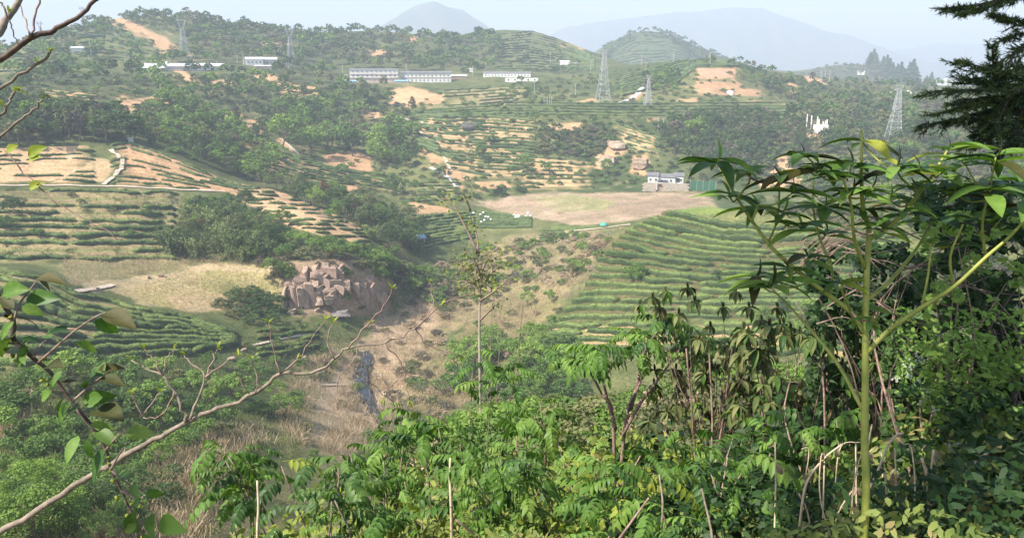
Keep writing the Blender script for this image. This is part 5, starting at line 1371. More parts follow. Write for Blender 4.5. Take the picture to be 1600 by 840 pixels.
boulder(495, 486, 9, 6, 'pale boulder below the big tan face', 'rock')
boulder(455, 489, 14, 9, 'small rock below the rock columns', 'rock')
boulder(950, 257, 30, 17, 'pale rocky knob left of the valley house', 'rock', None, 1); boulder(966, 232, 30, 14, 'pale broken rock above the rocky knob', 'rock', None, 2)
boulder(1000, 264, 22, 20, 'yellowish rock bank behind the farmhouse', 'rock', None, 3); boulder(733, 204, 24, 13, 'grey rocky outcrop on the broad terraces', 'rock_grey', None, 1)
boulder(1225, 283, 30, 10, 'pale boulders by the far end of the valley', 'rock', None, 4)
for i, (u, v) in enumerate(sorted([(549, 590), (546, 612), (556, 632), (570, 648), (586, 588), (590, 612), (596, 634), (604, 652), (553, 572), (581, 570), (562, 616), (574, 596), (557, 600), (566, 628), (584, 650), (577, 610), (556, 583), (580, 634), (594, 660), (570, 572)], key=lambda t: t[1])):
    boulder(u, v, random.uniform(5, 11), random.uniform(3, 7), '%s boulder counted down the stream bed' % NUM[i].replace('leftmost', 'first'), 'rock_grey', 'boulders in the stream', i)
for i, (u, v, w) in enumerate([(380, 548, 10), (420, 552, 14), (445, 556, 9), (470, 560, 16), (405, 560, 8), (360, 562, 12), (148, 452, 12), (232, 435, 6), (252, 432, 7)]):
    boulder(u, v, w, 5, '%s pale stone along the left field edge' % NUM[i].replace('leftmost', 'first'), 'rock', 'pale stones along the field edge', i)

# ------------------------------------------------------------------ stream and tracks
def strip(name, edges, mat, lift, label):
    mb = MB()
    L, Rr = edges
    P = []
    for (a, b), (c, d) in zip(L, Rr):
        p, q = ground(a, b), ground(c, d)
        P.append((p, q))
    for (p, q), (p2, q2) in zip(P[:-1], P[1:]):
        up = Vector((0, 0, lift)); mb.face([p + up, q + up, q2 + up, p2 + up])
    o = mb.build(name, M[mat], None, True); tag(o, label, None, None, 'structure')
    return o
def resample(pts, n):
    pts = np.array(pts, float); L = np.concatenate([[0], np.cumsum(np.hypot(*np.diff(pts, axis=0).T))]); t = np.linspace(0, L[-1], n)
    return list(zip(np.interp(t, L, pts[:, 0]), np.interp(t, L, pts[:, 1])))
def water_mat():
    m, nt, b = new_mat('stream_water')
    n = noise_node(nt, .8, 4, .6); c = ramp(nt, n.outputs['Fac'], [(.35, (.015, .02, .025)), (.6, (.03, .038, .046)), (.78, (.12, .13, .135))])
    nt.links.new(c, b.inputs['Base Color']); b.inputs['Roughness'].default_value = .07; b.inputs['Specular IOR Level'].default_value = .5
    bump(nt, b, n.outputs['Fac'], .25, .12)
    return m
M['water'] = water_mat()
sl = resample([(565, 552), (560, 572), (551, 590), (553, 606), (561, 622), (572, 640), (590, 664)], 26); sr = resample([(575, 552), (579, 568), (574, 585), (573, 604), (580, 622), (589, 642), (606, 664)], 26)
sl = [(u + 1 + random.uniform(-1.6, 1.6), v) for u, v in sl]; sr = [(u + 1 + random.uniform(-1.6, 1.6), v) for u, v in sr]
P = [(ground(*a), ground(*b)) for a, b in zip(sl, sr)]
zs = [min(p.z, q.z) + .25 for p, q in P]
mb = MB()
for i in range(25):
    (p, q), (p2, q2) = P[i], P[i + 1]
    mb.face([(p.x, p.y, max(p.z, q.z) + .45), (q.x, q.y, max(p.z, q.z) + .45), (q2.x, q2.y, max(p2.z, q2.z) + .45), (p2.x, p2.y, max(p2.z, q2.z) + .45)])
tag(mb.build('stream', M['water'], None, True), 'narrow dark blue stream between dry reed banks', None, None, 'structure')
def track(name, pts, width, mat, label, n=30, lift=.12):
    C2 = [ground(u, v) for u, v in resample(pts, n)]
    mb = MB(); prev = None
    for i, p in enumerate(C2):
        d = C2[min(i + 1, n - 1)] - C2[max(i - 1, 0)]; d.z = 0; d.normalize()
        s = Vector((-d.y, d.x, 0)) * width / 2 * random.uniform(.85, 1.15)
        row = []
        for t in (-1, 0, 1):
            q = p + s * t; row.append(Vector((q.x, q.y, float(zat(q.x, q.y)) + lift + .25)))
        if prev: [mb.face([prev[c], prev[c + 1], row[c + 1], row[c]]) for c in (0, 1)]
        prev = row
    tag(mb.build(name, M[mat], None, True), label, None, None, 'structure')
track('cart_track', [(172, 236), (182, 244), (192, 255), (190, 266), (178, 278), (162, 290)], 1.7, 'dirt_path', 'curving pale track beside the bare mound', 70, .5)
track('cart_track', [(-30, 291), (60, 290), (158, 291), (230, 294), (352, 300)], 1.3, 'dirt_path', 'straight pale dirt track below the orange terraces', 50)
track('footpath', [(118, 456), (140, 453), (165, 449), (178, 446)], 1.6, 'dirt_path', 'pale footpath along the edge of the brown field')
track('concrete_road', [(672, 262), (690, 270), (704, 280), (714, 292)], 3.0, 'concrete', 'short concrete road down to the valley')
track('footpath', [(895, 361), (940, 357), (985, 351)], 1.6, 'dirt_path', 'footpath along the front of the pale field')
track('footpath', [(396, 540), (440, 530), (492, 521)], .8, 'dirt_path', 'pale footpath above the grassy bank')
track('footpath', [(498, 602), (545, 602)], .7, 'dirt_path', 'thin stone crossing beside the stream', 10)
track('cart_track', [(630, 186), (660, 192), (655, 205), (690, 240), (706, 268)], 2.0, 'dirt_path', 'earth track down the left side of the broad terraces')
track('cart_track', [(968, 162), (985, 156), (998, 146), (1003, 138)], 5, 'concrete', 'pale road climbing right of the tallest pylon')
track('cart_track', [(470, 245), (452, 228), (440, 218)], 2.4, 'dirt_path', 'earth track on the left green terraces')

# ------------------------------------------------------------------ foreground plants
def bright_leaf(name, stops, transl=.38, rough=.55, spec=.22):
    return leafy(name, stops, 3.0, transl, rough, False, spec, 1.0, 30.0)
M['leaf_green'] = bright_leaf('leaf_fresh', [(.075, .15, .026), (.115, .22, .04), (.18, .295, .06)])
M['leaf_glossy'] = bright_leaf('leaf_glossy', [(.05, .12, .02), (.085, .175, .025), (.15, .23, .04)], .34, .48, .28)
M['leaf_deep'] = bright_leaf('leaf_deep', [(.03, .075, .02), (.05, .11, .025), (.09, .16, .035)], .28, .5, .28)
M['leaf_dark'] = bright_leaf('leaf_dark', [(.016, .04, .011), (.032, .07, .018), (.065, .115, .028)], .2, .55, .22)  # evergreen leaf made darker so its colour carries the right bank's shade
M['leaf_olive'] = bright_leaf('leaf_olive', [(.032, .04, .01), (.048, .052, .014), (.07, .064, .02)], .12, .6, .2)
M['leaf_yellow'] = bright_leaf('leaf_yellow', [(.18, .235, .03), (.26, .31, .045), (.34, .36, .06)], .4, .55, .22)
M['leaf_dull'] = bright_leaf('leaf_dull', [(.075, .105, .034), (.125, .15, .05), (.2, .195, .08)], .25, .6, .2)
M['twig'] = plain('twig_bark', [(.13, .085, .07), (.24, .16, .13), (.32, .24, .19)], 40, .8, .4, .003)
M['branch_bark'] = plain('branch_bark', [(.12, .098, .075), (.2, .16, .122), (.29, .235, .18)], 30, .8, .5, .004)
M['dark_stem'] = plain('dark_stem', [(.045, .03, .03), (.09, .06, .05), (.14, .1, .07)], 40, .7, .3, .003)
M['yellow_stem'] = plain('yellow_green_stem', [(.17, .2, .036), (.24, .265, .048), (.32, .32, .075)], 14, .5, .2, .002, spec=.35)
M['needle'] = bright_leaf('conifer_needles', [(.028, .055, .02), (.05, .088, .03), (.09, .13, .042)], .1, .5, .3)
M['needle_tip'] = bright_leaf('conifer_young_needles', [(.08, .12, .03), (.13, .18, .045), (.2, .24, .07)], .2, .5, .3)
M['stalk'] = plain('dry_stalk', [(.33, .25, .16), (.46, .37, .25), (.55, .46, .33)], 20, .85)
M['petal'] = plain('white_petal', [(.6, .63, .5), (.75, .77, .65)], 30, .6)
M['litter'] = leafy('undergrowth_leaf', [(.06, .095, .022), (.12, .17, .04), (.2, .24, .06), (.26, .22, .09)], 1.5, .3, .6, True, .2, .3, 8.0)

def blade(shape, bend, fold, n=6, twist=0.0, cup=0.0):
    """leaf of length 1 along +Y, face up +Z; returns verts, quads"""
    V, Q = [], []
    for i in range(n + 1):
        t = i / n
        w = shape(t)
        a = bend * t
        y = t if abs(bend) < 1e-3 else math.sin(a) / bend
        z = 0 if abs(bend) < 1e-3 else -(1 - math.cos(a)) / bend
        for s in (-1, -.5, 0, .5, 1) if n > 4 else (-1, 0, 1):
            x = s * w
            zz = z + abs(x) * fold + (x * x) * cup / max(w, 1e-3)
            V.append((x * math.cos(twist * t) , y, zz + x * math.sin(twist * t)))
    m = 5 if n > 4 else 3
    for i in range(n):
        for c in range(m - 1): Q.append((i * m + c, i * m + c + 1, (i + 1) * m + c + 1, (i + 1) * m + c))
    return np.array(V), np.array(Q)
def sh_ovate(wd): return lambda t: wd * (math.sin(math.pi * min(1, t ** .72)) ** .9 if 0 < t < 1 else .0) + .004
def sh_lance(wd): return lambda t: wd * (math.sin(math.pi * t ** .85) ** .8 if 0 < t < 1 else .0) * (1 - .25 * t) + .006

def leaflets(P, N, size, rg, aspect=.5):
    n = len(P)
    a = unit(np.cross(N, unit(rg.normal(size=(n, 3))))); b = np.cross(N, a)
    s = np.asarray(size).reshape(-1, 1) * rg.uniform(.6, 1.35, (n, 1)); w = s * aspect * rg.uniform(.8, 1.2, (n, 1))
    dn = -N * s * .22
    pts = [P - a * s, P - a * s * .45 + b * w * .85 + dn * .1, P + a * s * .35 + b * w * .75 + dn * .4, P + a * s * 1.05 + dn * 1.2, P + a * s * .35 - b * w * .75 + dn * .4, P - a * s * .45 - b * w * .85 + dn * .1]
    return np.stack(pts, 1).reshape(-1, 3), np.arange(6 * n).reshape(n, 6)
LEAVES = {}
def leaf_me(kind, var, mat):
    key = (kind, var, mat)
    if key in LEAVES: return LEAVES[key]
    rg = np.random.default_rng(var * 17 + len(kind))
    if kind == 'ovate': V, Q = blade(sh_ovate(.19 + .025 * (var % 3)), rg.uniform(.1, .9), rg.uniform(.15, .5), 8, rg.uniform(-.3, .3))
    elif kind == 'lance': V, Q = blade(sh_lance(.14 + .02 * (var % 3)), rg.uniform(.1, .95), rg.uniform(.2, .55), 8, rg.uniform(-.4, .4))
    elif kind == 'droop': V, Q = blade(sh_lance(.15 + .02 * (var % 3)), rg.uniform(.6, 1.4), rg.uniform(.2, .7), 6, rg.uniform(-.5, .5))
    elif kind == 'compound':
        Vs, Qs, b = [], [], 0
        bend = rg.uniform(.5, 1.1); n = 5 + var % 2
        def rp(t): a = bend * t; return np.array([0, math.sin(a) / bend, -(1 - math.cos(a)) / bend]), a
        mb = MB(); mb.tube([Vector(rp(t)[0]) for t in np.linspace(0, .93, 7)], [.008, .008, .007, .006, .005, .004, .003], 4)
        Vs.append(np.array(mb.v)); qq = [f for f in mb.f if len(f) == 4]; Qs.append(np.array(qq)); b = len(mb.v)
        for i in range(n + 1):
            for s in ((-1, 1) if i < n else (0,)):
                t = .24 + .68 * i / n
                p, a = rp(t)
                lv, lq = blade(sh_ovate(.205), rg.uniform(.3, .9), rg.uniform(.1, .45), 5)
                L = (.29 - .05 * abs(i / n - .5)) * rg.uniform(.88, 1.12)
                ang = s * (1.15 - .45 * i / n) + rg.uniform(-.12, .12)
                lv = lv * L
                dr = rg.uniform(.15, .6)                                    # leaflets hang a little
                c, sn = math.cos(dr), math.sin(dr)
                lv = np.stack([lv[:, 0], lv[:, 1] * c + lv[:, 2] * sn, -lv[:, 1] * sn + lv[:, 2] * c], 1)
                c, sn = math.cos(-ang), math.sin(-ang)
                lv = np.stack([lv[:, 0] * c - lv[:, 1] * sn, lv[:, 0] * sn + lv[:, 1] * c, lv[:, 2]], 1)
                c, sn = math.cos(-a), math.sin(-a)
                lv = np.stack([lv[:, 0], lv[:, 1] * c - lv[:, 2] * sn, lv[:, 1] * sn + lv[:, 2] * c], 1) + p
                Vs.append(lv); Qs.append(lq + b); b += len(lv)
        V, Q = np.concatenate(Vs), np.concatenate(Qs)
    LEAVES[key] = np_mesh('leaf', V, Q, M[mat], True)
    return LEAVES[key]

def frame_at(p, d, up, s):
    d = Vector(d).normalized(); u = Vector(up)
    x = d.cross(u)
    if x.length < 1e-4: x = d.orthogonal()
    x.normalize(); z = x.cross(d)
    return Matrix(((x.x * s, d.x * s, z.x * s, p.x), (x.y * s, d.y * s, z.y * s, p.y), (x.z * s, d.z * s, z.z * s, p.z), (0, 0, 0, 1)))
def leaf(parent, kind, mat, p, d, up, s, var=None, name='leaf'):
    o = link(name, leaf_me(kind, random.randrange(6) if var is None else var, mat), parent)
    o.matrix_world = Matrix.Identity(4)
    o.matrix_local = frame_at(Vector(p) - parent.location, d, up, s)
    return o
def stem(parent, pts, rads, mat, name='stem', n=7):
    mb = MB(); mb.tube([Vector(p) - parent.location for p in pts], rads, n)
    return mb.build(name, M[mat], parent, True)
def smooth(pts, n=5):
    """Catmull-Rom through points"""
    pts = [Vector(p) for p in pts]
    P = [pts[0] * 2 - pts[1]] + pts + [pts[-1] * 2 - pts[-2]]
    out = []
    for i in range(1, len(P) - 2):
        for k in range(n):
            t = k / n; a, b, c, d = P[i - 1:i + 3]
            out.append(.5 * ((2 * b) + (c - a) * t + (2 * a - 5 * b + 4 * c - d) * t * t + (3 * b - a - 3 * c + d) * t ** 3))
    return out + [pts[-1]]
def taper(a, b, n): return [a + (b - a) * i / (n - 1) for i in range(n)]
def path(px, d0, d1): return [at(u, v, d0 + (d1 - d0) * i / max(1, len(px) - 1)) for i, (u, v) in enumerate(px)]
def near_ground(x, y): return float(zat(x, y))
RV = lambda s: Vector((random.gauss(0, s), random.gauss(0, s), random.gauss(0, s)))

# -- the leafy branch at the left
D = 1.9
root = at(-60, 380, D)
e = empty('leafy_branch', root, 'leafy branch with oval green leaves hanging down the left edge', 'branch')
main = smooth(path([(-60, 380), (-10, 450), (20, 500), (20, 526), (33, 541), (53, 560), (80, 583), (110, 625), (150, 673), (167, 707), (173, 733), (187, 760), (197, 782), (213, 817), (228, 850)], D, D + .1), 3)
stem(e, main, taper(.0075, .0022, len(main)), 'dark_stem', 'main_stem')
for pts in ([(22, 500), (30, 475), (45, 455), (58, 437)], [(60, 566), (95, 535), (120, 514), (150, 494), (166, 488)], [(112, 628), (140, 603), (160, 588), (185, 572)], [(100, 612), (80, 610)], [(150, 673), (135, 660), (120, 640)], [(165, 703), (185, 680), (198, 674)],
            [(175, 735), (200, 755), (228, 768)], [(190, 765), (220, 785), (238, 800)], [(33, 541), (10, 535), (-10, 545)], [(120, 514), (95, 512)], [(173, 733), (183, 715), (192, 700)], [(52, 558), (66, 536), (80, 528)]):
    p = smooth(path(pts, D, D - random.uniform(-.08, .08)), 3); stem(e, p, taper(.0034, .0012, len(p)), 'twig', 'twig')
LV = [(57, 436, 97, 428, 'leaf_olive'), (60, 435, 85, 452, 'leaf_olive'), (3, 459, 32, 446, 'leaf_glossy'), (41, 467, 88, 461, 'leaf_glossy'), (34, 478, 68, 490, 'leaf_glossy'), (22, 482, -4, 460, 'leaf_olive'), (22, 502, -8, 530, 'leaf_green'), (44, 541, 21, 576, 'leaf_green'),
      (148, 500, 186, 519, 'leaf_glossy'), (164, 489, 209, 503, 'leaf_olive'), (120, 515, 78, 511, 'leaf_deep'), (118, 535, 163, 548, 'leaf_glossy'), (97, 578, 75, 604, 'leaf_green'), (80, 611, 54, 628, 'leaf_green'), (149, 585, 124, 600, 'leaf_deep'), (157, 590, 195, 597, 'leaf_olive'),
      (153, 578, 199, 570, 'leaf_olive'), (129, 626, 175, 617, 'leaf_green'), (101, 618, 84, 639, 'leaf_deep'), (110, 633, 78, 666, 'leaf_green'), (123, 680, 95, 719, 'leaf_green'), (135, 686, 141, 718, 'leaf_glossy'), (140, 664, 176, 667, 'leaf_glossy'), (198, 675, 236, 675, 'leaf_glossy'),
      (160, 620, 125, 624, 'leaf_green'), (166, 700, 135, 755, 'leaf_deep'), (180, 746, 207, 737, 'leaf_deep'), (207, 757, 214, 778, 'leaf_glossy'), (228, 768, 262, 775, 'leaf_green'), (222, 778, 203, 792, 'leaf_deep'), (238, 802, 228, 834, 'leaf_green'), (250, 812, 278, 828, 'leaf_green'),
      (206, 800, 199, 822, 'leaf_deep'), (66, 536, 40, 520, 'leaf_deep'), (33, 541, 50, 520, 'leaf_deep'), (95, 600, 120, 590, 'leaf_olive'), (110, 625, 95, 650, 'leaf_deep'), (150, 673, 180, 690, 'leaf_deep'), (70, 575, 92, 560, 'leaf_olive'), (20, 526, -6, 545, 'leaf_deep'), (160, 588, 150, 560, 'leaf_deep'),
      (25, 495, 60, 500, 'leaf_olive'), (10, 470, -14, 490, 'leaf_glossy'), (187, 700, 207, 690, 'leaf_deep'), (150, 640, 185, 645, 'leaf_olive'), (45, 550, 25, 560, 'leaf_deep'), (213, 817, 190, 835, 'leaf_glossy'), (222, 835, 245, 850, 'leaf_green'), (80, 528, 60, 512, 'leaf_deep'), (120, 640, 100, 628, 'leaf_deep')]
for (a, b, c, d, m) in LV:
    dz = random.uniform(-.06, .06)
    p, q = at(a, b, D + random.uniform(-.04, .04)), at(c, d, D + dz)
    s = (q - p).length * random.uniform(.92, 1.1)
    flat = Vector((random.uniform(-.5, .3), -.75 if m in ('leaf_green', 'leaf_glossy') else -.25, random.uniform(.35, .9)))
    leaf(e, 'ovate', m, p, q - p, flat, s)
for i in range(26):
    p = main[random.randrange(4, len(main))] + RV(.012); mb = MB(); mb.tube([p - root, p - root + RV(.006), p - root + RV(.008)], [.004, .005, .001], 5); mb.build('bud', M['leaf_yellow'], e, True)

# -- bare branches at the left
def budtip(e, p, d, s=.03, n=5):
    for _ in range(n):
        leaf(e, 'lance', 'leaf_yellow', p, Vector(d).normalized() + RV(.5), (0, 0, 1), s * random.uniform(.6, 1.2), None, 'bud_leaf')
def bare(name, label, mains, d, mat, buds=(), group=None):
    first = mains[0]
    root = at(*first[0][0], d)
    e = empty(name, root, label, 'branch', group)
    for i, (px, r0, r1) in enumerate(mains):
        p = smooth(path(px, d, d + random.uniform(-.05, .12)), 4)
        for k in range(1, len(p) - 1): p[k] = p[k] + RV(.0025 * d / 2)
        stem(e, p, taper(r0 * d / F * (1 if r0 > 4.5 else .7), r1 * d / F * .8, len(p)), mat if r0 > 3 else 'twig', 'branch' if i == 0 else 'twig', 8 if r0 > 3 else 5)
    for u, v, du, dv in buds: budtip(e, at(u, v, d), at(u + du, v + dv, d) - at(u, v, d), .022 * d / 2)
    return e
bare('bare_branch', 'long pale bare branch rising from the bottom left corner to the centre', [
    ([(-40, 852), (60, 797), (130, 750), (180, 721), (240, 686), (292, 659), (340, 637), (400, 612), (438, 583), (488, 583), (523, 561), (545, 544), (600, 536), (648, 513), (668, 498)], 5.3, .9),
    ([(290, 660), (284, 640), (272, 612), (255, 587), (235, 577), (205, 562)], 4, 1.2), ([(297, 655), (308, 625), (321, 589), (300, 567), (288, 555)], 3.6, 1.1), ([(321, 589), (345, 570), (372, 556)], 2.2, .8), ([(321, 589), (333, 560), (340, 545)], 2, .8), ([(255, 587), (262, 560), (272, 545)], 2, .8), ([(255, 587), (240, 560), (225, 545)], 1.8, .7),
    ([(272, 612), (262, 640), (240, 653), (222, 652)], 2.2, .9), ([(222, 652), (212, 625), (205, 615)], 1.6, .7), ([(222, 652), (240, 625), (250, 612)], 1.6, .7), ([(180, 722), (192, 705), (200, 690)], 2.6, 1), ([(438, 583), (428, 545), (420, 505)], 2.4, .8), ([(438, 583), (465, 560), (490, 525), (508, 500)], 2.2, .8), ([(523, 561), (512, 530), (520, 505)], 1.8, .7),
    ([(545, 544), (575, 505), (600, 478), (612, 452)], 2, .8), ([(600, 536), (622, 560), (634, 590), (640, 625)], 2, .8), ([(634, 590), (612, 600), (600, 622)], 1.4, .6), ([(648, 513), (662, 535), (690, 548), (720, 556)], 1.6, .6), ([(648, 513), (690, 478), (725, 462), (752, 452)], 1.8, .8), ([(668, 498), (676, 470), (670, 440)], 1.4, .6), ([(400, 612), (402, 590), (392, 560)], 1.6, .6),
    ([(390, 615), (372, 590), (368, 570)], 1.4, .6), ([(560, 540), (552, 565), (530, 590), (528, 640)], 1.5, .6), ([(545, 570), (580, 600), (615, 628)], 1.3, .6)], 3.2, 'branch_bark',
    [(205, 562, -4, -6), (288, 555, -3, -5), (372, 556, 4, -4), (340, 545, 2, -5), (272, 545, 2, -5), (225, 545, -2, -6), (205, 615, -2, -6), (250, 612, 3, -5), (420, 505, -1, -6), (508, 500, 4, -6), (520, 505, 1, -6), (612, 452, 3, -6), (640, 625, 1, 5), (720, 556, 5, 1), (752, 452, 5, -2), (670, 440, -1, -6), (392, 560, -3, -6), (600, 622, -3, 5), (575, 505, 3, -4), (465, 560, 3, -5), (690, 478, 2, -5)])
bare('bare_branch', 'dark bare branch crossing the top left corner', [([(-40, 108), (0, 92), (47, 60), (75, 50), (100, 38), (128, 22), (160, -6), (190, -30)], 5.2, 3.2), ([(46, 60), (54, 30), (62, -5)], 2.6, 2), ([(46, 56), (38, 30), (31, 2)], 1.8, 1)], 2.0, 'dark_stem')
bare('bare_branch', 'reddish branch stub cutting the very top left corner', [([(-30, 80), (0, 50), (15, 22), (34, -8)], 7, 5.5), ([(12, 28), (4, 8), (-4, -6)], 2.4, 1.6), ([(15, 33), (22, 52), (29, 70)], 1.8, .8)], 1.9, 'branch_bark', [(14, 20, 3, -4)])
bare('bare_branch', 'upper budding twig pointing up at the left edge', [([(-30, 152), (0, 138), (40, 112), (66, 94), (79, 82)], 3.8, 2.6)], 2.0, 'branch_bark', [(78, 82, 3, -6), (58, 98, -1, -5)])
bare('bare_branch', 'short budding twig at the left edge', [([(-20, 205), (2, 176), (14, 158), (24, 144)], 3.6, 2.2)], 2.0, 'branch_bark', [(24, 143, 2, -6), (28, 140, 5, -2), (4, 165, -3, -5)])
bare('bare_branch', 'lower budding twig at the left edge', [([(-20, 228), (0, 212), (30, 190), (52, 172), (66, 156)], 3.2, 2.0)], 2.0, 'branch_bark', [(66, 155, 3, -5), (70, 150, 5, -3)])
e = bare('thin_twig', 'thin dark arching twig with three yellow-green leaves at the left', [([(4, 232), (30, 262), (55, 288), (90, 318), (130, 340), (160, 355), (184, 374)], 1.9, .7), ([(58, 292), (66, 284), (95, 280)], 1.6, .8)], 1.8, 'dark_stem')
for (a, b, c, d) in ((10, 236, 20, 228), (44, 243, 62, 231), (46, 248, 56, 244), (46, 294, 60, 284)):
    p, q = at(a, b, 1.8), at(c, d, 1.78); leaf(e, 'ovate', 'leaf_yellow', p, q - p, (.1, -.8, .4), max(.028, (q - p).length * 1.3))

# -- the yellow stemmed sapling on the right
D = 3.0
base = at(1354, 872, D); base.z = near_ground(base.x, base.y) - .05
e = empty('sapling', base, 'tall sapling with yellow-green stem and whorls of long drooping leaves', 'sapling')
tr = [base] + [at(u, v, D) for u, v in ((1353, 780), (1351, 690), (1352, 600), (1352, 520), (1354, 440), (1357, 380), (1358, 350))]
tp = smooth(tr, 3); stem(e, tp, taper(.0165, .010, len(tp)), 'yellow_stem', 'trunk', 10)
BR_ = [([(1353, 552), (1390, 515), (1440, 480), (1490, 448), (1540, 402), (1575, 372), (1600, 345)], D, D - .15, 4.2, 2), ([(1354, 468), (1378, 450), (1402, 426), (1434, 386), (1452, 352)], D, D + .25, 4, 2), ([(1357, 373), (1385, 356), (1410, 335), (1436, 302), (1458, 272), (1480, 236)], D, D + .1, 4.4, 2),
       ([(1350, 520), (1332, 490), (1297, 462), (1267, 440), (1225, 405), (1200, 380), (1175, 345), (1152, 310), (1128, 268), (1121, 250)], D, D + .2, 4.2, 2), ([(1348, 640), (1310, 570), (1275, 525), (1235, 480), (1205, 450)], D, D + .35, 3.4, 1.6), ([(1357, 352), (1348, 320), (1346, 270), (1347, 205)], D, D - .1, 4, 1.8),
       ([(1352, 420), (1335, 372), (1330, 320), (1318, 280)], D, D - .2, 3, 1.6), ([(1335, 500), (1322, 470), (1312, 445)], D, D - .2, 2.4, 1.5), ([(1297, 462), (1300, 420), (1280, 370), (1270, 320), (1272, 270)], D + .1, D + .2, 2.6, 1.6), ([(1200, 380), (1215, 340), (1218, 280)], D + .15, D, 2, 1.4), ([(1540, 402), (1535, 350), (1545, 300)], D, D - .1, 2.4, 1.5),
       ([(1440, 480), (1450, 430), (1455, 380)], D, D, 2.2, 1.3), ([(1490, 448), (1485, 400), (1505, 350)], D, D - .1, 2.2, 1.3), ([(1436, 302), (1410, 280), (1400, 262)], D + .1, D, 2, 1.2), ([(1175, 345), (1185, 320)], D, D, 2, 1.3), ([(1152, 310), (1170, 285), (1172, 272)], D, D - .1, 2, 1.2)]
bpts = []
for px, d0, d1, r0, r1 in BR_:
    p = smooth(path(px, d0, d1), 4); bpts += p; stem(e, p, taper(r0 * D / F, r1 * D / F, len(p)), 'yellow_stem', 'branch', 7)
bpts += tp[len(tp) // 3:]
CL = [(1122, 250, 1), (1172, 272, 1), (1218, 278, .9), (1140, 306, .9), (1184, 322, 1), (1238, 302, .9), (1274, 268, 1), (1256, 240, .8), (1300, 268, .9), (1347, 222, 1), (1332, 256, .9), (1400, 262, 1), (1438, 262, .9), (1482, 234, 1), (1470, 268, .9), (1506, 252, .8), (1556, 246, 1.1), (1546, 296, 1.1), (1592, 286, 1.2), (1528, 292, .9),
      (1490, 302, .8), (1572, 332, 1.1), (1222, 332, .9), (1252, 352, .8), (1290, 320, .9), (1292, 362, .8), (1330, 300, .9), (1346, 322, .8), (1390, 312, .9), (1412, 330, .8), (1430, 290, .8), (1362, 292, .8), (1182, 432, 1.1), (1206, 444, 1), (1312, 442, .8), (1380, 358, .8), (1454, 344, .9), (1522, 346, .9), (1605, 318, 1.1), (1338, 484, .7), (1360, 500, .6), (1262, 402, .8), (1232, 420, .7), (1500, 380, .7)]
for (u, v, s) in CL:
    c = at(u, v, D + random.uniform(-.22, .25))
    nb_ = min(bpts, key=lambda q: (q - c).length + max(0, q.z - c.z) * 3)
    if (nb_ - c).length > .02:
        p = smooth([nb_, nb_.lerp(c, .5) + Vector((0, 0, -.02)), c], 4); stem(e, p, taper(.0042, .003, len(p)), 'yellow_stem' if random.random() < .6 else 'twig', 'twig', 5)
    n = random.choice((6, 7, 7, 8))
    a0 = random.uniform(0, 6.28)
    for i in range(n):
        a = a0 + i * 2.4
        d = Vector((math.cos(a), math.sin(a), random.uniform(-.12, .4)))
        m = random.choices(('leaf_glossy', 'leaf_deep', 'leaf_olive', 'leaf_green', 'leaf_yellow'), (4, 2, 1.4, 4, .8))[0]
        leaf(e, 'lance', m, c + Vector((0, 0, random.uniform(-.02, .01))), d, (0, 0, 1), s * random.uniform(.12, .215))
    leaf(e, 'lance', random.choice(('leaf_olive', 'leaf_olive', 'leaf_green')), c, Vector((random.uniform(-.6, .6), random.uniform(-.4, .4), 1)), (.7, -.6, .1), s * random.uniform(.05, .1), None, 'young_leaf')

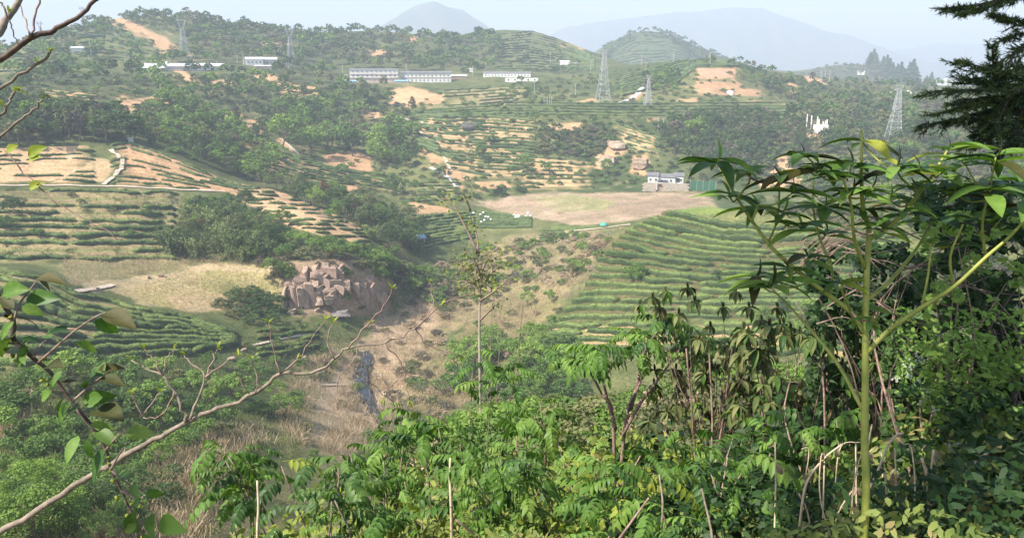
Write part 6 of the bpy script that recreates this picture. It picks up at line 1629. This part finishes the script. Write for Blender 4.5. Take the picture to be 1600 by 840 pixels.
# -- conifer reaching in from the right
root = at(1760, 900, 7.5); root.z = near_ground(root.x, root.y)
e = empty('fir_tree', root, 'dark conifer reaching in from the right edge with drooping needle sprays', 'tree')
top = at(1740, -300, 7.0)
p = smooth([root, root.lerp(top, .5) + Vector((.05, 0, 0)), top], 5); stem(e, p, taper(.11, .07, len(p)), 'dark_stem', 'trunk', 10)
TRK = p
def spray(px, d, L=.30, tip=.25):
    px = [(1722, px[0][1] - 14)] + px
    pts = smooth(path(px, d + .15, d), 5)
    t0 = min(TRK, key=lambda q: abs(q.z - (pts[0].z + .2)))
    full = smooth([t0, t0.lerp(pts[0], .6) + Vector((0, 0, -.05))] + pts[::3] + [pts[-1]], 3)
    o = stem(e, full, taper(.02, .004, len(full)), 'dark_stem', 'branch', 6)
    V, Fq, b, Vt, Ft, bt = [], [], 0, [], [], 0
    tw = MB()
    n = len(pts)
    for i in range(n):
        t = i / (n - 1)
        for s in (-1, 1):
            if random.random() < .08: continue
            d0 = (pts[min(i + 1, n - 1)] - pts[max(i - 1, 0)]).normalized()
            sd_ = d0.cross(Vector((0, 0, 1))).normalized() * s
            ll = L * (1 - .55 * t) * random.uniform(.5, 1.1)
            q = [pts[i], pts[i] + (sd_ * .6 + d0 * .7 + RV(.15)) * ll * .55 + Vector((0, 0, -.02)), pts[i] + (sd_ * .55 + d0 * .9 + RV(.2)) * ll + Vector((0, 0, -.16 * ll))]
            tw.tube([x - root for x in q], [.004, .003, .0015], 4, cap=False)
            for seg in range(54):
                f = (seg + random.random()) / 54
                c = q[0].lerp(q[1], f * 2) if f < .5 else q[1].lerp(q[2], f * 2 - 1)
                dn = (q[2] - q[0]).normalized() * .9 + RV(.55); dn.normalize()
                ln = random.uniform(.028, .055)
                w = dn.cross(RV(1)).normalized() * .0036
                quad = [c - w - root, c + w - root, c + dn * ln + w * .4 - root, c + dn * ln - w * .4 - root]
                if f > 1 - tip * 1.3 and random.random() < .75 and t > .35: Vt += quad; Ft.append([bt, bt + 1, bt + 2, bt + 3]); bt += 4
                else: V += quad; Fq.append([b, b + 1, b + 2, b + 3]); b += 4
    tw.build('twig', M['dark_stem'], o)
    link('needles', np_mesh('needles', np.array(V), np.array(Fq), M['needle']), o)
    if Vt: link('young_needles', np_mesh('young_needles', np.array(Vt), np.array(Ft), M['needle_tip']), o)
for px, d, L, tip in (([(1640, -18), (1580, -4), (1525, 8), (1482, 12)], 6, .26, .5), ([(1640, -30), (1600, -8), (1545, 10), (1510, 18)], 6.2, .2, .1), ([(1650, 48), (1605, 35), (1580, 30), (1560, 23)], 6, .22, .35), ([(1650, 75), (1610, 52), (1572, 60)], 6.2, .22, .1), ([(1640, 70), (1600, 72), (1575, 98)], 6.1, .25, .1), ([(1650, 130), (1600, 116), (1545, 108), (1504, 96)], 5.9, .3, .35),
                      ([(1570, 118), (1554, 106), (1550, 76)], 6, .13, .2), ([(1650, 150), (1590, 142), (1520, 140), (1463, 142)], 5.8, .32, .4), ([(1650, 165), (1580, 158), (1520, 164), (1470, 176)], 6, .3, .12), ([(1650, 180), (1560, 172), (1500, 184), (1442, 196)], 6.1, .32, .12), ([(1650, 150), (1600, 150), (1560, 170), (1535, 200)], 6.2, .3, .05), ([(1650, 205), (1590, 195), (1550, 215), (1520, 226)], 6.2, .28, .08),
                      ([(1650, 120), (1610, 125), (1580, 150), (1560, 190)], 5.9, .3, .1), ([(1650, 235), (1610, 220), (1585, 225), (1560, 240)], 6.1, .26, .08), ([(1650, 330), (1560, 315), (1500, 320), (1440, 328)], 6.6, .36, .05), ([(1650, 300), (1590, 295), (1540, 305), (1490, 310)], 6.6, .36, .05), ([(1650, 180), (1620, 160), (1600, 170), (1585, 205)], 5.9, .28, .15), ([(1650, 95), (1612, 100), (1580, 112), (1556, 128)], 6, .28, .3), ([(1650, 140), (1600, 135), (1550, 128), (1510, 122)], 5.9, .3, .3), ([(1650, 155), (1590, 150), (1540, 152), (1495, 160)], 6, .3, .2), ([(1650, 170), (1600, 168), (1550, 180), (1480, 190)], 6.1, .3, .1), ([(1650, 195), (1600, 190), (1560, 198), (1530, 208)], 6.2, .3, .08), ([(1650, 220), (1600, 210), (1570, 205), (1545, 190)], 6.1, .28, .1), ([(1650, 350), (1580, 335), (1520, 342), (1470, 350)], 6.8, .36, .05)):
    spray(px, d, L, tip)

# -- shrubs with feathered compound leaves
def compound(u, v, d, n, ln, label, mats, spread=.35, stems=3, flat=.6, tall=None):
    c = at(u, v, d)
    b = Vector((c.x + random.uniform(-.2, .2), c.y + random.uniform(-.1, .2), 0)); b.z = near_ground(b.x, b.y) - .05
    e = empty('feather_leaf_shrub', b, label, 'shrub', None)
    tips = []
    for i in range(stems):
        t = c + Vector((random.uniform(-1, 1) * spread, random.uniform(-1, 1) * spread, random.uniform(-.25, .12) * spread))
        p = smooth([b + RV(.03), b.lerp(t, .5) + RV(.06), t], 4); stem(e, p, taper(.011, .005, len(p)), random.choice(('twig', 'branch_bark')), 'stem', 6); tips.append(t)
    n = int(n * 1.7); ln = ln * .72
    for i in range(n):
        t = tips[i % stems] + RV(.10); a = i * 2.4 + random.uniform(-.5, .5)
        el = random.uniform(-.15, .75) * (1 if i < n * .7 else -.4)
        dr = Vector((math.cos(a), math.sin(a), el * flat))
        m = random.choices(mats, (5, 3, 1.6)[:len(mats)])[0] if random.random() > .02 else 'leaf_yellow'
        leaf(e, 'compound', m, t + Vector((0, 0, -random.uniform(0, .34) * (1 if i > 5 else 0))), dr, (random.gauss(0, .25), random.gauss(0, .25), 1), ln * random.uniform(.5, 1.2))
    return e
G3 = ('leaf_green', 'leaf_glossy', 'leaf_deep')
for a in [(765, 585, 9.5, 18, .5, 'feather-leaved shrub topping the thicket below the thin tree'), (640, 650, 8, 20, .5, 'feather-leaved shrub at the left shoulder of the thicket beside the stream'), (715, 690, 7, 20, .5, 'feather-leaved shrub in the middle of the thicket left of a pale stem'), (845, 650, 8, 20, .5, 'feather-leaved shrub left of the forked sapling'),
          (800, 705, 6.6, 18, .48, 'feather-leaved shrub below and left of the forked sapling'), (570, 725, 6.8, 20, .5, 'feather-leaved shrub low beside the dry ravine'), (655, 765, 5.8, 18, .46, 'feather-leaved shrub in the lower middle with yellowish undergrowth'), (405, 715, 6.4, 18, .5, 'feather-leaved shrub right of the long bare branch'),
          (465, 755, 5.8, 16, .48, 'dark feather-leaved shrub in the lower left thicket'), (770, 770, 5.2, 18, .42, 'feather-leaved shrub at the bottom left of centre'), (890, 735, 5.2, 20, .45, 'broad feather-leaved shrub in front of the forked sapling'), (1000, 715, 5.2, 20, .45, 'feather-leaved shrub right of the forked sapling base'),
          (1075, 755, 4.6, 18, .42, 'bluish green feather-leaved shrub at the bottom right of centre'), (985, 790, 4.2, 18, .4, 'large-leaved feather shrub at the bottom centre'), (915, 822, 3.5, 10, .36, 'bright large-leaved feather shrub nearest the camera at the bottom'), (350, 735, 6.6, 14, .46, 'feather-leaved shrub at the left end of the thicket'),
          (545, 800, 5, 16, .42, 'shaded feather-leaved shrub at the bottom left'), (690, 825, 4.4, 14, .38, 'low feather-leaved shrub at the bottom edge below the middle'), (1130, 700, 5.6, 14, .42, 'feather-leaved shrub under the dull drooping bush'), (1235, 655, 4.9, 18, .44, 'pale green feather-leaved shrub left of the yellow stem'),
          (1335, 655, 5.2, 16, .44, 'pale green feather-leaved shrub behind the yellow stem'), (1420, 720, 4.6, 10, .4, 'dark feather-leaved shrub right of the yellow stem'), (610, 700, 7.6, 16, .48, 'feather-leaved shrub on the slope above the stream bend'), (930, 690, 6.6, 14, .46, 'feather-leaved shrub at the foot of the forked sapling'), (1150, 800, 3.9, 12, .36, 'shaded feather-leaved shrub at the bottom right')]:
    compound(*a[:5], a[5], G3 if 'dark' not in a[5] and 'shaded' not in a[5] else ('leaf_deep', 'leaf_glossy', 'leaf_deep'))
# the forked sapling with flat crowns
base = at(966, 700, 8.6); base.z = near_ground(base.x, base.y) - .05
e = empty('forked_sapling', base, 'forked reddish stemmed sapling with flat crowns of feathered leaves', 'sapling')
tips = []
for px in ([(966, 700), (958, 655), (940, 615), (916, 566)], [(966, 700), (978, 655), (995, 610), (1016, 555)], [(972, 680), (1000, 630), (1030, 590), (1062, 545)], [(962, 670), (948, 620), (936, 560)], [(985, 640), (998, 590), (1008, 540)]):
    p = smooth([base] + path(px[1:], 8.6, 8.5) if px[0] == (966, 700) else path(px, 8.6, 8.5), 4); stem(e, p, taper(.024, .011, len(p)), 'twig', 'stem', 7); tips.append(p[-1])
for (u, v) in ((905, 545), (940, 545), (880, 555), (1018, 528), (1055, 520), (1090, 528), (1040, 498), (1000, 545), (1075, 545), (985, 520), (1110, 540), (925, 570)):
    c = at(u, v, 8.5 + random.uniform(-.3, .3)); t = min(tips, key=lambda q: (q - c).length)
    p = smooth([t, t.lerp(c, .5) + Vector((0, 0, -.03)), c], 3); stem(e, p, taper(.01, .005, len(p)), 'twig', 'twig', 5)
    for i in range(9):
        a = i * 2.4 + random.random(); leaf(e, 'compound', random.choices(G3, (4, 2, 1))[0], c, Vector((math.cos(a), math.sin(a), random.uniform(-.05, .4))), (0, 0, 1), random.uniform(.24, .44))

# -- dull bush with drooping leaves
def droopbush(label, cl, d, mats, s=.17):
    us = [c[0] for c in cl]
    c0 = at(sum(us) / len(us), max(c[1] for c in cl), d); b = Vector((c0.x, c0.y, near_ground(c0.x, c0.y) - .05))
    e = empty('drooping_bush', b, label, 'bush')
    mid_ = [b.lerp(at(sum(us) / len(us) + k * 40, min(c[1] for c in cl) + 60, d), .9) for k in (-1, 0, 1)]
    for m_ in mid_: p = smooth([b, b.lerp(m_, .5) + RV(.08), m_], 4); stem(e, p, taper(.02, .008, len(p)), 'twig', 'stem', 6)
    for u, v in cl:
        c = at(u, v, d + random.uniform(-.5, .5)); t = min(mid_, key=lambda q: (q - c).length).lerp(b, random.uniform(.1, .5))
        p = smooth([t, t.lerp(c, .5) + RV(.06) + Vector((0, 0, -.08)), c], 4); stem(e, p, taper(.004, .002, len(p)), random.choice(('dark_stem', 'twig')), 'twig', 4)
        for i in range(9):
            a = i * 2.4 + random.random(); leaf(e, 'droop', random.choices(mats, (4, 2, 1.5))[0], c, Vector((math.cos(a), math.sin(a), random.uniform(-.9, .1))), (0, 0, 1), s * random.uniform(.7, 1.25))
        for i in range(2): leaf(e, 'droop', 'leaf_olive', c, Vector((random.uniform(-.3, .3), random.uniform(-.3, .3), 1)), (0, -1, 0), s * .5, None, 'young_leaf')
R2 = lambda u, v, su, sv, n: [(u + random.uniform(-su, su), v + random.uniform(-sv, sv)) for _ in range(n)]
droopbush('dull olive bush of drooping leaves in the centre right thicket', R2(1110, 615, 95, 60, 50), 8.5, ('leaf_dull', 'leaf_olive', 'leaf_glossy'))
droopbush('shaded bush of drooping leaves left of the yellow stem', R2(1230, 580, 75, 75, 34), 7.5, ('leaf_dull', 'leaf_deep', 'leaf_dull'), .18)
droopbush('sparse upper bush with brown tipped drooping leaves over the tea knoll', [(1040, 455), (1075, 450), (1030, 480), (1060, 490), (1020, 465), (1085, 470), (1150, 455), (1170, 480), (1130, 480), (1190, 500), (1160, 520), (1200, 530), (1110, 510), (1140, 540), (1090, 530), (1045, 510), (1180, 550), (1215, 480), (1000, 475)], 8, ('leaf_dull', 'leaf_olive', 'leaf_glossy'), .15)
droopbush('dark bush of drooping leaves behind the yellow stem', R2(1330, 560, 60, 90, 30), 6.5, ('leaf_deep', 'leaf_dull', 'leaf_deep'), .17)

# -- dark tangled bush with small round leaves on the right
def small_bush(label, u0, u1, v0, v1, d, n, mat, size, e=None, holes=.4, part_name='foliage'):
    V, Fq = [], []
    P, N = [], []
    while len(P) < n:
        u, v = random.uniform(u0, u1), random.uniform(v0, v1)
        if fbm(np.array([u / 38.]), np.array([v / 26.]), int(d * 10), 3)[0] < holes - .5: continue
        P.append(at(u, v, d + random.uniform(-.5, .5))); N.append(Vector((random.gauss(-.2, .5), random.gauss(-.4, .5), random.gauss(.8, .4))))
    P, N = np.array([tuple(p) for p in P]), unit(np.array([tuple(x) for x in N]))
    V, Fq = leaflets(P, N, size, rng, .55)
    o = link(part_name, np_mesh(part_name, V - np.array(e.location)[None], Fq, M[mat]), e); o['kind'] = 'stuff'
def thicket(u0, u1, v0, d, label, sets, nst=16, flowers=None):
    c = at((u0 + u1) / 2, 800, d); b = Vector((c.x, c.y, near_ground(c.x, c.y)))
    e = empty('small_leaf_bush', b, label, 'bush')
    for i in range(nst):
        t = at(random.uniform(u0, u1), random.uniform(v0, v0 + 220), d + random.uniform(-.4, .5))
        s = b + Vector((random.uniform(-.5, .5), random.uniform(-.3, .3), -.05)); p = smooth([s, s.lerp(t, .5) + RV(.2), t], 5); stem(e, p, taper(.012, .002, len(p)), random.choice(('dark_stem', 'twig')), 'stem', 5)
    for st in sets: small_bush(label, *st, e)
    if flowers:
        for (u, v) in flowers:
            m = MB()
            for _ in range(9):
                q = at(u + random.gauss(0, 5), v + random.gauss(0, 4), d - .45) - b
                for k in range(5):
                    a = k * 1.257; r = .007
                    m.face([q, q + Vector((math.cos(a - .4) * r, -.004, math.sin(a - .4) * r)), q + Vector((math.cos(a) * r * 1.5, -.003, math.sin(a) * r * 1.5)), q + Vector((math.cos(a + .4) * r, -.004, math.sin(a + .4) * r))])
            m.build('flower_cluster', M['petal'], e)['kind'] = 'stuff'
thicket(1390, 1640, 320, 5.0, 'dark tangled bush of small round leaves with pale flower sprays at the right edge', [
    (1430, 1650, 285, 860, 5.6, 11000, 'leaf_dark', .03), (1440, 1640, 330, 700, 4.9, 2600, 'leaf_glossy', .024), (1400, 1640, 480, 640, 4.8, 1300, 'leaf_green', .018), (1400, 1640, 600, 860, 4.8, 2600, 'leaf_dark', .024)], 26,
    [(1420, 585), (1432, 600), (1450, 612), (1440, 625), (1405, 590), (1460, 640), (1475, 625), (1480, 700), (1500, 690), (1470, 720), (1420, 570), (1435, 560)])
thicket(1240, 1430, 380, 6.2, 'dark twiggy bush behind the sapling stem', [(1260, 1460, 380, 700, 6.6, 3600, 'leaf_dark', .035), (1380, 1460, 500, 800, 5.8, 2200, 'leaf_dark', .03)], 22)
# tangle of dead twigs
e = empty('dead_twigs', at(1400, 420, 5.2), 'grey-brown tangle of dead twigs behind the sapling', 'twigs')
for i in range(46):
    u, v = random.uniform(1270, 1560), random.uniform(360, 520); a = random.gauss(0.15, .4)
    p = smooth(path([(u, v), (u + 45 * math.cos(a), v + 40 * math.sin(a) + random.gauss(0, 8)), (u + 100 * math.cos(a), v + 90 * math.sin(a) + random.gauss(0, 12))], 5.2 + random.uniform(-.3, .6), 5.2), 3)
    stem(e, p, taper(.006, .0025, len(p)), random.choice(('twig', 'dark_stem', 'branch_bark')), 'twig', 4)
e = empty('dead_twigs', at(1290, 360, 4.4), 'reddish bundle of dry twigs left of the sapling top', 'twigs')
for i in range(24):
    u, v = random.uniform(1270, 1330), random.uniform(350, 400)
    p = smooth(path([(u - 30, v + 25), (u, v), (u + 50, v - 22)], 4.4 + random.uniform(-.1, .1), 4.4), 3); stem(e, p, taper(.003, .0015, len(p)), 'twig', 'twig', 4)

# -- dry stalks
for i, (px, r, lab) in enumerate([([(1245, 860), (1256, 770), (1268, 740), (1282, 722), (1296, 708), (1318, 692)], 2.4, 'pale dry stalk bending right, left of the yellow stem'), ([(1283, 860), (1286, 800), (1288, 720)], 1.9, 'thin upright dry stalk left of the yellow stem'), ([(1340, 860), (1338, 780), (1337, 690)], 2.0, 'upright dry stalk touching the yellow stem'),
        ([(1505, 850), (1500, 790), (1510, 750), (1525, 720), (1545, 706)], 2.8, 'curved pale dry stalk at the lower right'), ([(1455, 850), (1452, 780), (1448, 740), (1440, 715)], 4.0, 'broken thick dry stalk at the lower right'), ([(1458, 790), (1456, 740), (1459, 702)], 3.4, 'short pale cut stalk at the lower right'), ([(1345, 850), (1352, 780), (1370, 740), (1385, 700), (1400, 680), (1412, 676)], 2.6, 'arching dry grass stalk right of the yellow stem'),
        ([(1209, 860), (1212, 760), (1211, 690)], 2.0, 'brown upright stalk left of the pale feather shrub'), ([(1270, 860), (1262, 800), (1248, 770)], 1.6, 'short dry stalk at the bottom by the yellow stem'), ([(1372, 860), (1385, 780), (1382, 730)], 3.0, 'dry leafy stalk just right of the yellow stem'), ([(1395, 860), (1400, 760), (1398, 700)], 2.0, 'straight dry stalk among dry leaves'), ([(1300, 850), (1310, 800), (1336, 760)], 1.5, 'leaning dry stalk below the pale shrub'),
        ([(1225, 850), (1290, 810), (1338, 842)], 1.5, 'fallen dry stem at the bottom right'), ([(1415, 860), (1422, 830), (1430, 790)], 8, 'grey broken stump of wood at the lower right'), ([(403, 850), (404, 790), (402, 750)], 3.0, 'pale upright stem at the lower left thicket'), ([(705, 790), (703, 745), (704, 715)], 3.2, 'pale upright stem in the middle of the thicket'), ([(740, 850), (760, 800), (775, 770)], 2.4, 'leaning brown stem at the bottom middle')]):
    d = 3.9 if px[0][0] > 1000 else 5.6
    root = at(*px[0], d); gz = near_ground(root.x, root.y); e = empty('dry_stalk', Vector((root.x, root.y, gz)), lab, 'stalk', None)
    p = smooth([Vector((root.x, root.y, gz))] + path(px, d, d), 4); stem(e, p, taper(r * d / F, r * .55 * d / F, len(p)), 'stalk' if r < 8 else 'branch_bark', 'stem', 6)
    if px[0][0] > 1000 and r < 8:
        for q in range(3): leaf(e, 'droop', 'straw', p[random.randrange(len(p) // 2, len(p))], Vector((random.uniform(-1, 1), random.uniform(-.4, .4), -.9)), (0, -1, 0), random.uniform(.06, .13), None, 'dry_leaf')

for i in range(16):
    u = random.uniform(1225, 1500); v = random.uniform(690, 780); d = random.uniform(3.6, 4.6)
    root = at(u, 900, d); gz = near_ground(root.x, root.y); e = empty('dry_stalk', Vector((root.x, root.y, gz)), '%s-from-left thin dry grass stem in the shaded lower right' % NUM[i].replace('leftmost', 'first'), 'stalk', 'thin dry grass stems')
    tp_ = at(u + random.uniform(-30, 40), v, d); p = smooth([Vector((root.x, root.y, gz)), root.lerp(tp_, .6) + RV(.02), tp_, tp_ + Vector((random.uniform(-.1, .14), 0, random.uniform(-.09, .03)))], 4)
    stem(e, p, taper(.005, .002, len(p)), 'stalk', 'stem', 5)
    for q in range(2): leaf(e, 'droop', 'straw', p[random.randrange(len(p) // 2, len(p))], Vector((random.uniform(-1, 1), random.uniform(-.4, .4), -.9)), (0, -1, 0), random.uniform(.05, .11), None, 'dry_leaf')
# -- thin tall tree in the middle
base = at(751, 640, 40); base.z = near_ground(base.x, base.y)
e = empty('thin_tree', base, 'thin half bare tree with a tuft of leaves standing before the valley', 'tree')
d = 40
tp = smooth([base] + path([(750, 590), (749, 520), (750, 460), (752, 420), (745, 385)], d, d), 4); stem(e, tp, taper(.085, .03, len(tp)), 'trunk_pale', 'trunk', 7)
Pq = []
for px in ([(751, 445), (775, 420), (800, 405)], [(751, 440), (730, 420), (715, 410)], [(750, 455), (735, 440), (712, 440)], [(752, 425), (765, 400), (780, 385)], [(747, 395), (725, 350), (705, 315), (690, 310)], [(748, 400), (745, 370), (738, 340)], [(750, 470), (772, 455), (790, 440)], [(735, 330), (728, 310), (722, 300)], [(751, 430), (745, 415), (738, 400)], [(750, 500), (770, 480), (782, 470)]):
    p = smooth(path(px, d, d + random.uniform(-1, 1)), 4); stem(e, p, taper(.07, .02, len(p)), 'twig', 'limb', 5); Pq += [(q, 1) for q in p[3:]]
for i in range(70): Pq.append((at(752 + random.gauss(0, 16), 432 + random.gauss(0, 16), d), 2))
V, Fq, b = [], [], 0
P = np.array([tuple(q + RV(.28 if w == 1 else .2)) for q, w in Pq for _ in range(6)]); V, Fq = cards(P, unit(rng.normal(size=P.shape) + np.array([0, -.3, .6])), .1, .9, rng)
half_ = len(Fq) // 3
link('foliage', np_mesh('foliage', V - np.array(base)[None], Fq[half_:], M['tree_olive']), e); link('young_leaves', np_mesh('young_leaves', V - np.array(base)[None], Fq[:half_], M['leaf_yellow']), e)
for q, (u, v0, v1, lab) in enumerate(((768, 600, 478, 'thin pale dead trunk right of the thin half bare tree'), (812, 560, 470, 'thin leaning pale pole before the leafy clump'), (778, 620, 500, 'leaning grey dead stem between the thin tree and the clump'))):
    bs = at(u, v0 + 60, 40); bs.z = near_ground(bs.x, bs.y); o = empty('dead_tree', bs, lab, 'trunk')
    p = [bs, at(u - 2, v0, 40), at(u + (6 if q else 1), v1, 40)]; stem(o, smooth(p, 3), taper(.05, .015, 7), 'trunk', 'trunk', 5)

# -- unseen overhanging tree, added beside the photographer to throw shade over the right bank
bs = Vector((-3.6, .6, near_ground(-3.6, .6)))
e = empty('shade_tree', bs, 'unseen leafy tree added beside the viewpoint to shade the right bank', 'tree')
fork = Vector((-2.6, .6, 2.6)); stem(e, smooth([bs, bs.lerp(fork, .5) + Vector((.1, 0, 0)), fork], 4), taper(.2, .13, 9), 'dark_stem', 'trunk', 9)
cc = [Vector((.2, 2.6, 3.6)), Vector((1.0, 3.9, 4.2)), Vector((1.6, 5.0, 4.8)), Vector((-.6, 3.6, 4.4)), Vector((1.4, 2.6, 3.8)), Vector((2.2, 6.2, 5.6)), Vector((.6, 5.4, 5.2)), Vector((.25, 3.2, 2.9)), Vector((.9, 4.2, 3.3)), Vector((-.5, 2.9, 3.7)), Vector((.5, 3.9, 3.7)), Vector((1.7, 4.7, 3.8)), Vector((2.4, 5.4, 4.4)), Vector((-3.0, 4.8, 4.7)), Vector((-2.0, 5.2, 4.9))]
Pn, Nn = [], []
for c in cc:
    stem(e, smooth([fork, fork.lerp(c, .5) + Vector((0, 0, .15)), c], 4), taper(.08, .02, 9), 'dark_stem', 'limb', 6)
    q = unit(rng.normal(size=(800, 3))); Pn.append(np.array(c)[None] + q * rng.uniform(.3, 1.05, (800, 1)) * np.array([[1.0, 1.0, .6]])); Nn.append(unit(q + rng.normal(0, .6, q.shape)))
V, Fq = cards(np.concatenate(Pn), np.concatenate(Nn), .12, .8, rng)
link('crown', np_mesh('crown', V - np.array(bs)[None], Fq, M['tree_mid']), e)['kind'] = 'stuff'

# -- undergrowth covering the near slope
def undergrowth(name, label, n, r0, r1, a0, a1, hgt, size, mat):
    a = np.radians(rng.uniform(a0, a1, n)); r = np.exp(rng.uniform(math.log(r0), math.log(r1), n))
    x, y = r * np.sin(a), r * np.cos(a)
    cl = fbm(x / 1.3, y / 1.3, len(name), 3)
    h = np.clip(.55 + cl * .9, .05, 1.2) * hgt * np.clip(r / 6, .4, 1.6) * rng.uniform(0, 1, n) ** .6
    P = np.stack([x, y, zat(x, y) + h], 1)
    N = unit(rng.normal(0, .6, (n, 3)) + np.array([-.2, -.3, .8]))
    V, Fq = leaflets(P, N, size * np.clip(r / 6, .55, 3.5), rng)
    tag(link(name, np_mesh(name, V, Fq, M[mat])), label, 'undergrowth', kind='stuff')
undergrowth('undergrowth', 'mixed leafy undergrowth covering the near slope', 66000, 2.8, 80, -58, 62, 1.0, .042, 'litter')
undergrowth('yellow_undergrowth', 'yellow-green young leaves among the near thicket', 9000, 3.5, 22, -24, 16, 1.25, .034, 'leaf_yellow')
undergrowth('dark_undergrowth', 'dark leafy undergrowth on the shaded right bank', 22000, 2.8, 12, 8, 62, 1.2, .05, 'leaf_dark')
